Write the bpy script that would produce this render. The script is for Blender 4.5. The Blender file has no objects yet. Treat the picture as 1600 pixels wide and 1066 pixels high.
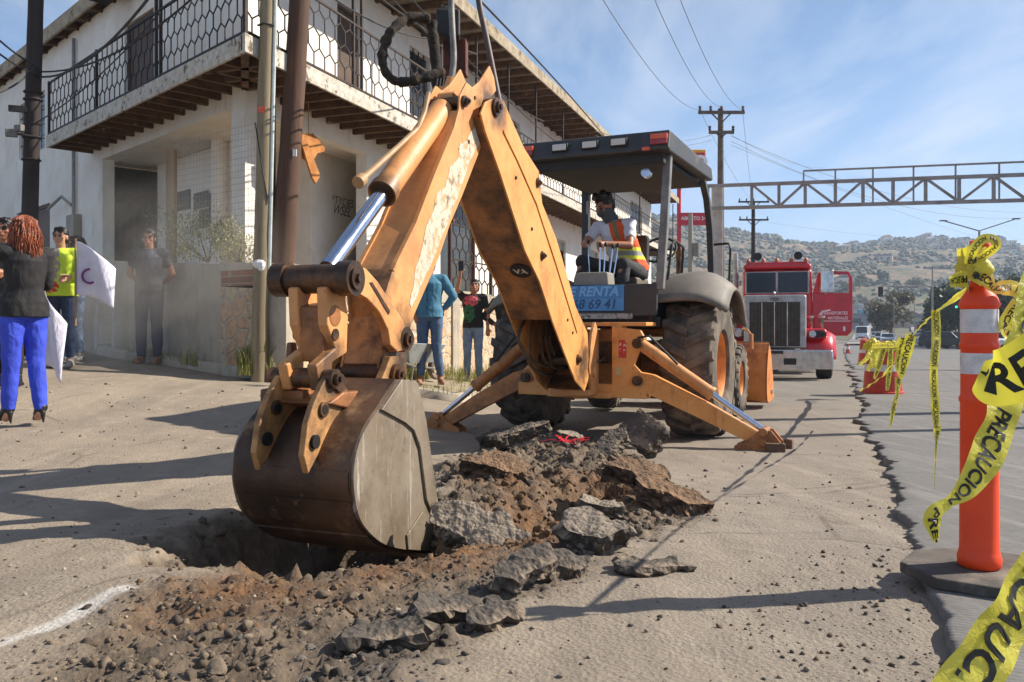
import bpy, bmesh, math, random
import numpy as np
from mathutils import Vector, Matrix, noise as mn
R = math.radians
rnd = random.Random(7)
SC = bpy.context.scene
# ---------------------------------------------------------------- camera, sky, sun, exposure
CH, FP, PX0, PY0 = 1.11, 1291.0, 800.0, 505.0
cam = bpy.data.objects.new("camera", bpy.data.cameras.new("camera")); SC.collection.objects.link(cam)
cam.location = (0, 0, CH); cam.rotation_euler = (R(90), 0, 0)
cam.data.sensor_width = 36; cam.data.lens = FP / 1600 * 36; cam.data.shift_y = -28 / 1600
cam.data.clip_start = 0.05; cam.data.clip_end = 5000
SC.camera = cam
SUN = Vector((0.984 * math.cos(R(37)), 0.176 * math.cos(R(37)), math.sin(R(37))))
w = bpy.data.worlds.new("World"); SC.world = w; w.use_nodes = True
wn, wl = w.node_tree.nodes, w.node_tree.links
wn.clear()
sky = wn.new("ShaderNodeTexSky"); sky.sky_type = 'NISHITA'; sky.sun_disc = False
sky.sun_elevation = R(37); sky.sun_rotation = math.atan2(SUN.x, SUN.y)
sky.air_density = 1.0; sky.dust_density = 0.25; sky.ozone_density = 3.0; sky.altitude = 200
tc = wn.new("ShaderNodeTexCoord")
def wnode(t, **k):
    n = wn.new(t)
    for a, b in k.items(): setattr(n, a, b)
    return n
# thin cirrus: project the view direction on a high plane, stretch it, threshold soft noise
sep = wn.new("ShaderNodeSeparateXYZ"); wl.new(tc.outputs["Generated"], sep.inputs[0])
def wm(op, a, b=None, c=None, clamp=False):
    n = wn.new("ShaderNodeMath"); n.operation = op; n.use_clamp = clamp
    for i, v in enumerate((a, b, c)):
        if v is None: continue
        if isinstance(v, (int, float)): n.inputs[i].default_value = v
        else: wl.new(v, n.inputs[i])
    return n.outputs[0]
den = wm('MAXIMUM', wm('ADD', sep.outputs[2], 0.10), 0.04)
cx, cy = wm('DIVIDE', sep.outputs[0], den), wm('DIVIDE', sep.outputs[1], den)
comb = wn.new("ShaderNodeCombineXYZ"); wl.new(cx, comb.inputs[0]); wl.new(cy, comb.inputs[1])
mp = wn.new("ShaderNodeMapping"); wl.new(comb.outputs[0], mp.inputs[0])
mp.inputs["Rotation"].default_value = (0, 0, R(35)); mp.inputs["Scale"].default_value = (1.3, 0.45, 1)
n1 = wn.new("ShaderNodeTexNoise"); wl.new(mp.outputs[0], n1.inputs["Vector"])
n1.inputs["Scale"].default_value = 1.5; n1.inputs["Detail"].default_value = 9; n1.inputs["Roughness"].default_value = .6; n1.inputs["Distortion"].default_value = .35
n2 = wn.new("ShaderNodeTexNoise"); wl.new(comb.outputs[0], n2.inputs["Vector"]); n2.inputs["Scale"].default_value = .35; n2.inputs["Detail"].default_value = 3
m1 = wm('MULTIPLY', wm('SUBTRACT', n1.outputs[0], 0.42), 3.0, clamp=True)
m2 = wm('MULTIPLY', wm('SUBTRACT', n2.outputs[0], 0.28), 3.5, clamp=True)
cm = wm('MULTIPLY', wm('MULTIPLY', m1, m2), 0.95)
mixc = wn.new("ShaderNodeMix"); mixc.data_type = 'RGBA'
wl.new(cm, mixc.inputs[0]); wl.new(sky.outputs[0], mixc.inputs[6]); mixc.inputs[7].default_value = (7.2, 7.4, 7.8, 1)
hz = wn.new("ShaderNodeMix"); hz.data_type = 'RGBA'; wl.new(wm('MULTIPLY', wm('SUBTRACT', 1.0, wm('DIVIDE', sep.outputs[2], 0.42), clamp=True), .62), hz.inputs[0])
wl.new(mixc.outputs[2], hz.inputs[6]); hz.inputs[7].default_value = (2.9, 5.0, 9.0, 1)
bg = wn.new("ShaderNodeBackground"); bg.inputs[1].default_value = 0.077
wl.new(hz.outputs[2], bg.inputs[0])
wo = wn.new("ShaderNodeOutputWorld"); wl.new(bg.outputs[0], wo.inputs[0])
sun = bpy.data.objects.new("sun", bpy.data.lights.new("sun", 'SUN')); SC.collection.objects.link(sun)
sun.data.energy = 5.0; sun.data.angle = R(0.5); sun.data.color = (1.0, .92, .80)
sun.rotation_euler = (-SUN).to_track_quat('-Z', 'Y').to_euler()
SC.view_settings.view_transform = 'Standard'; SC.view_settings.look = 'None'
SC.view_settings.exposure = 0.70; SC.view_settings.gamma = 1
SC.render.engine = 'CYCLES'
try:
    SC.cycles.max_bounces = 6; SC.cycles.transparent_max_bounces = 16; SC.cycles.use_denoising = True; SC.cycles.volume_bounces = 1
except Exception: pass

# ---------------------------------------------------------------- terrain height
def sstep(a, b, x):
    t = np.clip((np.asarray(x, float) - a) / (b - a), 0, 1); return t * t * (3 - 2 * t)
def vnoise(x, y, seed=0):
    x = np.asarray(x, float); y = np.asarray(y, float)
    xi = np.floor(x).astype(np.int64); yi = np.floor(y).astype(np.int64); xf = x - xi; yf = y - yi
    def h(a, b):
        n = (a * 374761393 + b * 668265263 + seed * 1442695041) & 0x7fffffff
        n = ((n ^ (n >> 13)) * 1274126177) & 0x7fffffff
        n = (n ^ (n >> 16)) & 0xffff
        return n / 65535.0
    u = xf * xf * (3 - 2 * xf); v = yf * yf * (3 - 2 * yf)
    return (h(xi, yi) * (1 - u) + h(xi + 1, yi) * u) * (1 - v) + (h(xi, yi + 1) * (1 - u) + h(xi + 1, yi + 1) * u) * v
def fbm(x, y, o=4, seed=0, g=.5):
    s = 0; a = 1; t = 0
    for i in range(o):
        s = s + a * (vnoise(x * 2 ** i, y * 2 ** i, seed + i * 17) - .5); t += a; a *= g
    return s / t * 2
BY = [-20, 0, 2.6, 5, 8, 12, 19, 30, 60, 87, 116, 150, 200, 290, 350, 420]
BZ = [.33, .33, .29, .14, 0, -.03, -.16, -.45, -1.2, -1.6, -1.8, -1.9, -1.2, 1.2, 4.6, 9]
def G0(x, y):                                   # the plain lie of the land
    x = np.asarray(x, float); y = np.asarray(y, float)
    b = np.interp(y, BY, BZ)
    a = np.maximum(0, -x)
    l = (.13 * np.minimum(a, 3) + .09 * np.clip(a - 3, 0, 5)) * sstep(4.2, 10.5, y) * (1 - sstep(16, 45, y) * .6)
    return b + l
def G(x, y): return float(G0(x, y))
def W(px, py=None, Y=None, z=None):             # a picture point at a known depth (or height) as a place in the world
    if Y is None: Y = (CH - z) * FP / (py - PY0)
    return Vector(((px - PX0) / FP * Y, Y, CH - (py - PY0) / FP * Y if py is not None else z))
def WG(px, py):                                 # where the ray meets the land
    Y = 4.0
    for i in range(60):
        X = (px - PX0) / FP * Y
        Y = .5 * Y + .5 * (CH - G(X, Y)) * FP / (py - PY0)
    return Vector(((px - PX0) / FP * Y, Y, G((px - PX0) / FP * Y, Y)))

# ---------------------------------------------------------------- mesh helpers
def link(o):
    SC.collection.objects.link(o); return o
def tag(o, label=None, cat=None, group=None, kind=None):
    if label: o["label"] = label
    if cat: o["category"] = cat
    if group: o["group"] = group
    if kind: o["kind"] = kind
    return o
def empty(name, loc=(0, 0, 0), rz=0, label=None, cat=None, group=None):
    o = bpy.data.objects.new(name, None); link(o); o.location = loc; o.rotation_euler = (0, 0, rz); o.empty_display_size = .1
    return tag(o, label, cat, group)
def basis(d, up=Vector((0, 0, 1))):
    d = Vector(d).normalized()
    if abs(d.dot(up)) > .98: up = Vector((0, 1, 0))
    x = d.cross(up).normalized(); y = x.cross(d).normalized()
    return x, y, d
class MB:
    def __init__(s, tf=None): s.v = []; s.f = []; s.tf = tf; s.col = None
    def add(s, vs, fs):
        b = len(s.v)
        s.v += [s.tf @ Vector(v) for v in vs] if s.tf else [Vector(v) for v in vs]
        s.f += [tuple(i + b for i in f) for f in fs]; return s
    def box(s, c, size, rot=None, taper=1.0):
        hx, hy, hz = [a / 2 for a in size]; vs = []
        for z in (-1, 1):
            k = taper if z > 0 else 1
            for x, y in ((-1, -1), (1, -1), (1, 1), (-1, 1)): vs.append(Vector((x * hx * k, y * hy * k, z * hz)))
        if rot is not None:
            m = rot if isinstance(rot, Matrix) else Matrix.Rotation(rot, 3, 'Z')
            vs = [m @ v for v in vs]
        c = Vector(c)
        return s.add([v + c for v in vs], [(0, 3, 2, 1), (4, 5, 6, 7), (0, 1, 5, 4), (1, 2, 6, 5), (2, 3, 7, 6), (3, 0, 4, 7)])
    def bar(s, a, b, wd, dp=None, up=Vector((0, 0, 1))):
        a, b = Vector(a), Vector(b); dp = dp or wd; x, y, d = basis(b - a, up)
        vs = [p + x * i * wd / 2 + y * j * dp / 2 for p in (a, b) for i, j in ((-1, -1), (1, -1), (1, 1), (-1, 1))]
        return s.add(vs, [(0, 3, 2, 1), (4, 5, 6, 7), (0, 1, 5, 4), (1, 2, 6, 5), (2, 3, 7, 6), (3, 0, 4, 7)])
    def tube(s, pts, r, n=10, cap=True):
        pts = [Vector(p) for p in pts]; rs = r if isinstance(r, (list, tuple)) else [r] * len(pts)
        vs = []; fs = []; x = None
        for i, p in enumerate(pts):
            d = (pts[min(i + 1, len(pts) - 1)] - pts[max(i - 1, 0)]).normalized()
            if x is None: x, y, _ = basis(d)
            else:
                x = (x - d * x.dot(d)).normalized(); y = d.cross(x).normalized() * -1
            for k in range(n):
                a = 2 * math.pi * k / n; vs.append(p + (x * math.cos(a) + y * math.sin(a)) * rs[i])
        for i in range(len(pts) - 1):
            for k in range(n):
                a, b = i * n + k, i * n + (k + 1) % n; fs.append((a, b, b + n, a + n))
        if cap: fs.append(tuple(range(n))[::-1]); fs.append(tuple(range((len(pts) - 1) * n, len(pts) * n)))
        return s.add(vs, fs)
    def cyl(s, a, b, r, r2=None, n=16): return s.tube([a, b], [r, r if r2 is None else r2], n)
    def lathe(s, prof, c=(0, 0, 0), axis=(0, 0, 1), n=24, close=False):   # prof: (radius, height)
        x, y, d = basis(axis); c = Vector(c); vs = []; fs = []
        for r, h in prof:
            for k in range(n):
                a = 2 * math.pi * k / n; vs.append(c + d * h + (x * math.cos(a) + y * math.sin(a)) * r)
        m = len(prof)
        for i in range(m if close else m - 1):
            j = (i + 1) % m
            for k in range(n):
                q = (k + 1) % n; fs.append((i * n + k, i * n + q, j * n + q, j * n + k))
        if not close: fs.append(tuple(range(n))[::-1]); fs.append(tuple(range((m - 1) * n, m * n)))
        return s.add(vs, fs)
    def prism(s, poly, o, ux, uy, th, holes=None):     # polygon in the plane (o, ux, uy), thickness th along ux x uy, centred
        o, ux, uy = Vector(o), Vector(ux), Vector(uy); nz = ux.cross(uy).normalized()
        n = len(poly); vs = [o + ux * p[0] + uy * p[1] + nz * (t * th / 2) for t in (-1, 1) for p in poly]
        fs = [(i, (i + 1) % n, (i + 1) % n + n, i + n) for i in range(n)]
        from mathutils.geometry import tessellate_polygon
        tri = tessellate_polygon([[Vector((p[0], p[1], 0)) for p in poly]])
        for t in tri:
            a, b, c = [poly[i] for i in t]
            if (b[0] - a[0]) * (c[1] - a[1]) - (b[1] - a[1]) * (c[0] - a[0]) < 0: t = (t[0], t[2], t[1])
            fs.append((t[0], t[2], t[1])); fs.append(tuple(i + n for i in t))
        return s.add(vs, fs)
    def ball(s, c, r, n=10, m=7, rot=None):
        c = Vector(c); r = (r, r, r) if isinstance(r, (int, float)) else r
        vs = []; fs = []
        for i in range(m + 1):
            t = math.pi * i / m
            for k in range(n):
                a = 2 * math.pi * k / n
                v = Vector((math.sin(t) * math.cos(a) * r[0], math.sin(t) * math.sin(a) * r[1], math.cos(t) * r[2]))
                if rot is not None: v = rot @ v
                vs.append(c + v)
        for i in range(m):
            for k in range(n):
                q = (k + 1) % n; fs.append((i * n + k, (i + 1) * n + k, (i + 1) * n + q, i * n + q))
        return s.add(vs, fs)
    def build(s, name, mat, parent=None, smooth=None, bevel=0, seg=2, weld=True):
        me = bpy.data.meshes.new(name); me.from_pydata([tuple(v) for v in s.v], [], s.f)
        bm = bmesh.new(); bm.from_mesh(me)
        if weld: bmesh.ops.remove_doubles(bm, verts=bm.verts, dist=1e-5)
        bmesh.ops.recalc_face_normals(bm, faces=bm.faces)
        if smooth:
            for f in bm.faces: f.smooth = True
            for e in bm.edges:
                if len(e.link_faces) == 2 and e.calc_face_angle(0) > R(smooth if smooth > 1 else 40): e.smooth = False
        bm.to_mesh(me); bm.free()
        if mat: me.materials.append(mat)
        o = bpy.data.objects.new(name, me); link(o)
        if parent: o.parent = parent
        if bevel:
            b = o.modifiers.new("bevel", 'BEVEL'); b.width = bevel; b.segments = seg; b.limit_method = 'ANGLE'; b.angle_limit = R(35); b.harden_normals = True
        return o
def copy_tree(o, parent=None):
    c = o.copy(); link(c)
    if parent: c.parent = parent
    for ch in list(o.children): copy_tree(ch, c)
    return c
def rawmesh(name, V, F, mat, parent=None, smooth=False, cols=None):
    me = bpy.data.meshes.new(name); V = np.asarray(V, np.float32); F = np.asarray(F, np.int32)
    me.vertices.add(len(V)); me.vertices.foreach_set("co", V.ravel())
    k = F.shape[1]; me.loops.add(F.size); me.loops.foreach_set("vertex_index", F.ravel())
    me.polygons.add(len(F)); me.polygons.foreach_set("loop_start", np.arange(0, F.size, k, dtype=np.int32))
    if smooth: me.polygons.foreach_set("use_smooth", np.ones(len(F), bool))
    me.update(calc_edges=True)
    if cols is not None:
        ca = me.color_attributes.new("soil", 'FLOAT_COLOR', 'POINT'); ca.data.foreach_set("color", np.asarray(cols, np.float32).ravel())
    if mat: me.materials.append(mat)
    o = bpy.data.objects.new(name, me); link(o)
    if parent: o.parent = parent
    return o

# ---------------------------------------------------------------- materials
MATS = {}
def S(r, g, b):                                  # 0-255 sRGB to linear
    f = lambda c: c / 255 / 12.92 if c / 255 <= .04045 else ((c / 255 + .055) / 1.055) ** 2.4
    return (f(r), f(g), f(b), 1)
class NT:
    def __init__(s, name):
        s.m = bpy.data.materials.new(name); s.m.use_nodes = True; s.t = s.m.node_tree; s.n = s.t.nodes
        s.p = s.n["Principled BSDF"]; s.co = s.node("ShaderNodeTexCoord").outputs["Object"]
    def node(s, t, **k):
        n = s.n.new(t)
        for a, b in k.items(): setattr(n, a, b)
        return n
    def put(s, sock, v):
        if isinstance(v, bpy.types.NodeSocket): s.t.links.new(v, sock)
        elif v is not None: sock.default_value = v
    def noise(s, scale, detail=6, rough=.6, co=None, dist=0, out=0):
        n = s.node("ShaderNodeTexNoise"); s.put(n.inputs["Vector"], co or s.co); n.inputs["Scale"].default_value = scale
        n.inputs["Detail"].default_value = detail; n.inputs["Roughness"].default_value = rough; n.inputs["Distortion"].default_value = dist
        return n.outputs[out]
    def vor(s, scale, feat='F1', out="Distance", co=None, rand=1):
        n = s.node("ShaderNodeTexVoronoi", feature=feat); s.put(n.inputs["Vector"], co or s.co); n.inputs["Scale"].default_value = scale
        n.inputs["Randomness"].default_value = rand
        return n.outputs[out]
    def ramp(s, v, a, b, c0=0., c1=1.):
        n = s.node("ShaderNodeMapRange", clamp=True); s.put(n.inputs[0], v); n.inputs[1].default_value = a; n.inputs[2].default_value = b
        n.inputs[3].default_value = c0; n.inputs[4].default_value = c1; return n.outputs[0]
    def mix(s, f, a, b):
        n = s.node("ShaderNodeMix", data_type='RGBA'); s.put(n.inputs[0], f); s.put(n.inputs[6], a); s.put(n.inputs[7], b); return n.outputs[2]
    def math(s, op, a, b=None, c=None, clamp=False):
        n = s.node("ShaderNodeMath", operation=op, use_clamp=clamp)
        for i, v in enumerate((a, b, c)): s.put(n.inputs[i], v)
        return n.outputs[0]
    def map(s, scale=(1, 1, 1), rot=(0, 0, 0), loc=(0, 0, 0), co=None):
        n = s.node("ShaderNodeMapping"); s.put(n.inputs[0], co or s.co); n.inputs["Scale"].default_value = scale
        n.inputs["Rotation"].default_value = rot; n.inputs["Location"].default_value = loc; return n.outputs[0]
    def bump(s, h, st=.3, dist=.01, nrm=None):
        n = s.node("ShaderNodeBump"); n.inputs["Strength"].default_value = st; n.inputs["Distance"].default_value = dist
        s.put(n.inputs["Height"], h)
        if nrm is not None: s.put(n.inputs["Normal"], nrm)
        s.t.links.new(n.outputs[0], s.p.inputs["Normal"]); return n.outputs[0]
    def fin(s, col=None, rough=None, metal=None, **k):
        s.put(s.p.inputs["Base Color"], col); s.put(s.p.inputs["Roughness"], rough); s.put(s.p.inputs["Metallic"], metal)
        for a, b in k.items(): s.put(s.p.inputs[a.replace("_", " ")], b)
        return s.m
def mat(name, c, c2=None, scale=6, rough=.6, metal=0, lo=.4, hi=.65, bump=0, bscale=60, bdist=.004, dirt=None, dscale=2.5, dlo=.5, dhi=.7, r2=None, **k):
    """paint-like surface: base colour, broken by a second colour in patches and by dirt"""
    if name in MATS: return MATS[name]
    t = NT(name); col = c
    n = t.noise(scale, 8, .65)
    if c2: col = t.mix(t.ramp(n, lo, hi), c, c2)
    if dirt: col = t.mix(t.ramp(t.noise(dscale, 10, .7), dlo, dhi), col, dirt)
    rg = t.ramp(n, .3, .7, rough, r2 if r2 is not None else min(1, rough + .15))
    if bump: t.bump(t.noise(bscale, 4, .6), bump, bdist)
    m = t.fin(col, rg, metal, **k); MATS[name] = m; return m
# ================================================================ GROUND, ROAD, RUBBLE
def pts_w(lst): return [WG(a, b) for a, b in lst]
RUB = np.array([[p.x, p.y] for p in pts_w([(60, 1075), (125, 1005), (205, 948), (290, 900), (370, 850), (560, 835), (660, 800), (690, 745), (730, 712), (870, 690), (960, 690),
      (1035, 745), (1095, 805), (1040, 850), (960, 850), (945, 905), (880, 940), (760, 985), (690, 1066), (640, 1200), (330, 1250), (120, 1210)])])
def poly_sd(P, x, y):
    d = np.full(x.shape, 1e9); ins = np.zeros(x.shape, bool)
    for i in range(len(P)):
        a, b = P[i], P[(i + 1) % len(P)]; e = b - a; L = e @ e
        t = np.clip(((x - a[0]) * e[0] + (y - a[1]) * e[1]) / L, 0, 1)
        d = np.minimum(d, np.hypot(x - a[0] - t * e[0], y - a[1] - t * e[1]))
        c = ((a[1] > y) != (b[1] > y)) & (x < (b[0] - a[0]) * (y - a[1]) / (b[1] - a[1] + 1e-12) + a[0]); ins ^= c
    return np.where(ins, d, -d)
def seg_d(a, b, x, y):
    e = np.array(b) - np.array(a); t = np.clip(((x - a[0]) * e[0] + (y - a[1]) * e[1]) / (e @ e), 0, 1)
    return np.hypot(x - a[0] - t * e[0], y - a[1] - t * e[1]), t
def ell(cx, cy, rx, ry, x, y, rot=0):
    c, s = math.cos(R(rot)), math.sin(R(rot)); u = ((x - cx) * c + (y - cy) * s) / rx; v = (-(x - cx) * s + (y - cy) * c) / ry
    return np.hypot(u, v)
EDGE_PX = [(1318, 545), (1322, 560), (1338, 600), (1344, 640), (1343, 665), (1352, 684), (1378, 702), (1388, 730), (1396, 765), (1402, 800), (1424, 850), (1436, 890), (1447, 930), (1470, 980), (1490, 1030), (1500, 1066), (1560, 1300)]
_e = sorted([(p.y, p.x) for p in pts_w(EDGE_PX)]); EY = [a for a, b in _e]; EX = [b for a, b in _e]
def edge_x(y):
    y = np.asarray(y, float)
    b = np.interp(y, EY, EX); b = b + np.maximum(0, y - EY[-1]) * .44
    k = np.clip(y / 5, .35, 3)
    return b + (fbm(y * 1.7, y * 0 + 3, 6, 5, .72) * .11 + np.abs(fbm(y * 6.3, y * 0 + 1, 4, 15, .7)) * .05) * k
TRENCH = [((-.9, 3.4), (-.25, 3.55), .10, .42), ((-.25, 3.55), (.2, 4.05), .16, .24), ((.2, 4.05), (.5, 4.5), .13, .2)]
def gdet(x, y):
    x = np.asarray(x, float); y = np.asarray(y, float)
    sd = poly_sd(RUB, x, y) + fbm(x * 3, y * 3, 3, 2) * .16
    m = sstep(-.10, .16, sd)
    pe = ell(-.82, 3.60, .68, .98, x, y, 12) + fbm(x * 3.4, y * 3.4, 5, 21, .65) * .42
    m = np.maximum(m, 1 - sstep(.85, 1.12, pe))
    amp = .30 + .70 * sstep(2.9, 4.6, y)
    h = m * (-.004 + amp * fbm(x * 4.5, y * 4.5, 5, 9, .62) * .09 + (.55 + .45 * amp) * np.abs(fbm(x * 15, y * 15, 4, 3, .68)) * .085 + amp * fbm(x * 26, y * 26, 3, 93, .6) * .02)
    pit = 1 - sstep(.45, 1.08, pe)
    h = h - pit * .36
    for a, b, dp, wd in TRENCH:
        d, t = seg_d(a, b, x, y); h = h - dp * (1 - sstep(.25, 1.1, d / wd))
    h = h + .13 * (1 - sstep(.1, 1.05, ell(.15, 5.15, .95, .78, x, y, 8)))
    h = h + .07 * (1 - sstep(.1, 1.0, ell(-.28, 4.55, .45, .7, x, y, 40)))
    h = h + .028 * (1 - sstep(.1, 1.0, ell(-.55, 2.50, .75, .26, x, y, 14)))
    h = h + .03 * (1 - sstep(.1, 1.0, ell(-1.25, 2.55, .55, .35, x, y, -10)))
    h = h + (1 - m) * (fbm(x * 1.3, y * 1.3, 3, 8) * .02 + fbm(x * 9, y * 9, 3, 4) * .006) * sstep(30, 10, y)
    orange = (1 - sstep(.12, .62, seg_d((-.95, 2.62), (-.1, 3.2), x, y)[0])) * .8
    orange = np.maximum(orange, 1 - sstep(.1, .5, seg_d((-.1, 3.2), (.45, 4.5), x, y)[0]))
    orange = np.maximum(orange, (1 - sstep(.1, .5, ell(-.1, 4.5, .7, .5, x, y))) * .9)
    orange = np.clip(orange * (1.0 + fbm(x * 5, y * 5, 3, 31) * 1.1), 0, 1) * m
    d, t = seg_d((-1.95, 2.1), (-1.28, 2.62), x, y)
    p0, p1 = WG(-20, 1012), WG(190, 938)
    d, t = seg_d((p0.x, p0.y), (p1.x, p1.y), x, y)
    chalk = (1 - sstep(.012, .045, d + fbm(x * 14, y * 14, 3, 6) * .025)) * (.75 + .5 * fbm(x * 9, y * 9, 3, 61))
    return h, m, orange, np.clip(chalk, 0, 1)
def GD(x, y):
    h, *_ = gdet(np.array([x]), np.array([y])); return G(x, y) + float(h[0])
def spaced(segs):
    out = [segs[0][0]]
    for a, b, st in segs:
        n = max(1, int(round((b - a) / st))); out += [a + (b - a) * i / n for i in range(1, n + 1)]
    return np.array(out)
xs = spaced([(-300, -60, 40), (-60, -16, 4), (-16, -6, .5), (-6, -2.2, .08), (-2.2, 1.5, .018), (1.5, 2.4, .035), (2.4, 8, .2), (8, 20, 1), (20, 60, 4), (60, 400, 40)])
ys = spaced([(-40, 0, 8), (0, 1.5, .3), (1.5, 2.0, .03), (2.0, 5.9, .018), (5.9, 9, .06), (9, 16, .2), (16, 40, 1), (40, 140, 5)])
XX, YY = np.meshgrid(xs, ys); h, mk, og, ck = gdet(XX, YY)
zz = G0(XX, YY) + h
ex = edge_x(YY); zz = np.where(XX > ex + .03, zz - .06, zz)
nx, ny = len(xs), len(ys)
V = np.stack([XX, YY, zz], -1).reshape(-1, 3); idx = np.arange(nx * ny).reshape(ny, nx)
F = np.stack([idx[:-1, :-1], idx[:-1, 1:], idx[1:, 1:], idx[1:, :-1]], -1).reshape(-1, 4)
dk = 1 - sstep(-.25, .25, poly_sd(np.array([[p.x, p.y] for p in pts_w([(540, 1000), (700, 930), (760, 900), (930, 830), (960, 870), (930, 950), (760, 1000), (690, 1250), (400, 1250)])]), XX, YY) * -1 + .05)
cols = np.stack([mk, og, ck, np.clip(dk, 0, 1) * mk], -1).reshape(-1, 4)
def ground_mat():
    t = NT("dusty_ground"); at = t.node("ShaderNodeAttribute", attribute_name="soil"); sp = t.node("ShaderNodeSeparateColor"); t.put(sp.inputs[0], at.outputs["Color"])
    m, o, c = sp.outputs[0], sp.outputs[1], sp.outputs[2]; al = at.outputs["Alpha"]
    base = t.mix(t.ramp(t.noise(.9, 8, .65), .35, .68), S(156, 141, 122), S(134, 121, 105))
    base = t.mix(t.ramp(t.noise(6, 8, .7), .52, .72), base, S(166, 151, 132))
    pos = t.node("ShaderNodeSeparateXYZ"); t.put(pos.inputs[0], t.co)
    far = t.ramp(t.math('ADD', pos.outputs[1], t.math('MULTIPLY', t.noise(.5, 4), 6)), 9, 17)
    right = t.ramp(t.math('ADD', pos.outputs[0], t.math('MULTIPLY', t.noise(1.5, 4), 1.2)), .2, 1.6)
    base = t.mix(t.math('MULTIPLY', right, .55), base, S(126, 119, 110))
    base = t.mix(t.math('MULTIPLY', far, t.ramp(pos.outputs[0], -1, 4, .1, .75)), base, S(116, 111, 104))
    speck = t.ramp(t.vor(42), .10, .17, 1, 0); sm = t.ramp(t.noise(2.3, 5), .38, .55)
    base = t.mix(t.math('MULTIPLY', t.ramp(t.noise(55, 6, .8), .52, .70), .45), base, S(112, 99, 85)); base = t.mix(t.math('MULTIPLY', t.ramp(t.noise(2.6, 8, .75), .54, .68), .30), base, S(120, 108, 94))
    base = t.mix(t.math('MULTIPLY', t.math('MULTIPLY', speck, sm), .65), base, S(84, 74, 64))
    speck2 = t.ramp(t.vor(85), .1, .2, 1, 0)
    base = t.mix(t.math('MULTIPLY', speck2, .35), base, S(205, 190, 172))
    crk = t.ramp(t.vor(.55, 'DISTANCE_TO_EDGE', co=t.co), .004, .010, 1, 0)
    crk = t.math('MULTIPLY', crk, t.ramp(t.noise(1.1, 3), .52, .6))
    base = t.mix(t.math('MULTIPLY', crk, .55), base, S(95, 85, 75))
    tr_ = t.ramp(t.noise(1.0, 7, .7, t.map((2.6, .22, 1), (0, 0, R(24.5)))), .50, .66); base = t.mix(t.math('MULTIPLY', tr_, .38), base, S(108, 99, 88)); tl_ = t.ramp(t.noise(1.0, 7, .7, t.map((3.4, .3, 1), (0, 0, R(24.5)), (5, 2, 0))), .55, .7); base = t.mix(t.math('MULTIPLY', tl_, .35), base, S(180, 166, 146))
    rub = t.mix(t.ramp(t.noise(9, 8, .7), .4, .62), S(116, 101, 84), S(82, 70, 57))
    rub = t.mix(o, rub, t.mix(t.ramp(t.noise(14, 6), .4, .6), S(122, 88, 56), S(90, 64, 44)))
    rub = t.mix(t.math('MULTIPLY', al, .8), rub, t.mix(t.ramp(t.noise(16, 6), .42, .6), S(96, 88, 80), S(56, 50, 46)))
    col = t.mix(m, base, rub); col = t.mix(t.math('MULTIPLY', c, .5), col, S(232, 228, 220))
    b1 = t.bump(t.math('ADD', t.noise(38, 8, .75), t.math('MULTIPLY', t.vor(70), .5)), .75, .010)
    t.bump(t.noise(5, 6, .6), .35, .03, b1)
    return t.fin(col, .95, 0)
gm = ground_mat()
ground = rawmesh("ground", V, F, gm, None, True, cols); tag(ground, kind="structure")
# the street: worn concrete slabs with a broken edge
def road_mat():
    t = NT("road_concrete"); d = (math.sin(R(24.5)), math.cos(R(24.5)))
    co = t.map((1, 1, 1), (0, 0, R(24.5)))
    sx = t.node("ShaderNodeSeparateXYZ"); t.put(sx.inputs[0], co)
    col = t.mix(t.ramp(t.noise(.7, 8, .65), .35, .65), S(120, 117, 113), S(102, 100, 97))
    col = t.mix(t.ramp(t.noise(25, 6, .7), .45, .7), col, S(96, 92, 88))
    col = t.mix(t.ramp(t.noise(3, 8, .7, t.map((3, .25, 1), (0, 0, R(24.5)))), .5, .75), col, S(140, 136, 129))
    jx = t.math('ABSOLUTE', t.math('SUBTRACT', t.math('FRACT', t.math('DIVIDE', sx.outputs[0], 3.6)), .36))
    jy = t.math('ABSOLUTE', t.math('SUBTRACT', t.math('FRACT', t.math('DIVIDE', t.math('ADD', sx.outputs[1], .9), 4.5)), .5))
    j = t.math('MAXIMUM', t.ramp(jx, .001, .004, 1, 0), t.ramp(jy, .0008, .0028, 1, 0))
    col = t.mix(t.math('MULTIPLY', j, .75), col, S(58, 54, 50))
    w = t.node("ShaderNodeTexWave", bands_direction='Y'); t.put(w.inputs[0], co); w.inputs["Scale"].default_value = 14; w.inputs["Distortion"].default_value = 1.2; w.inputs["Detail"].default_value = 3
    col = t.mix(t.math('MULTIPLY', t.ramp(w.outputs[1], .55, .9), .12), col, S(90, 86, 80))
    b = t.bump(w.outputs[1], .25, .004); t.bump(t.noise(90, 4, .7), .4, .003, b)
    return t.fin(col, .88)
ry = spaced([(-25, 1, 2), (1, 2, .05), (2, 9, .012), (9, 20, .08), (20, 60, .8), (60, 104, 4)])
eo = [-.012, 0, .004, .02, .08, .2, .5, 1, 2, 4, 8, 16, 32, 60, 120]
E = edge_x(ry)[:, None]; OO = np.array(eo)[None, :]; XR = E + OO; YR = np.repeat(ry[:, None], len(eo), 1)
ZR = G0(XR, YR) + .030 + fbm(YR * 1.4, XR * 1.4, 2, 77) * .004
ZR[:, 0] -= .09; ZR[:, 1] -= .012 + np.abs(fbm(ry * 11, ry * 0, 3, 8)) * .02; ZR[:, 2] -= .004
V = np.stack([XR, YR, ZR], -1).reshape(-1, 3); idx = np.arange(V.shape[0]).reshape(len(ry), len(eo))
F = np.stack([idx[:-1, :-1], idx[:-1, 1:], idx[1:, 1:], idx[1:, :-1]], -1).reshape(-1, 4)
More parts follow.
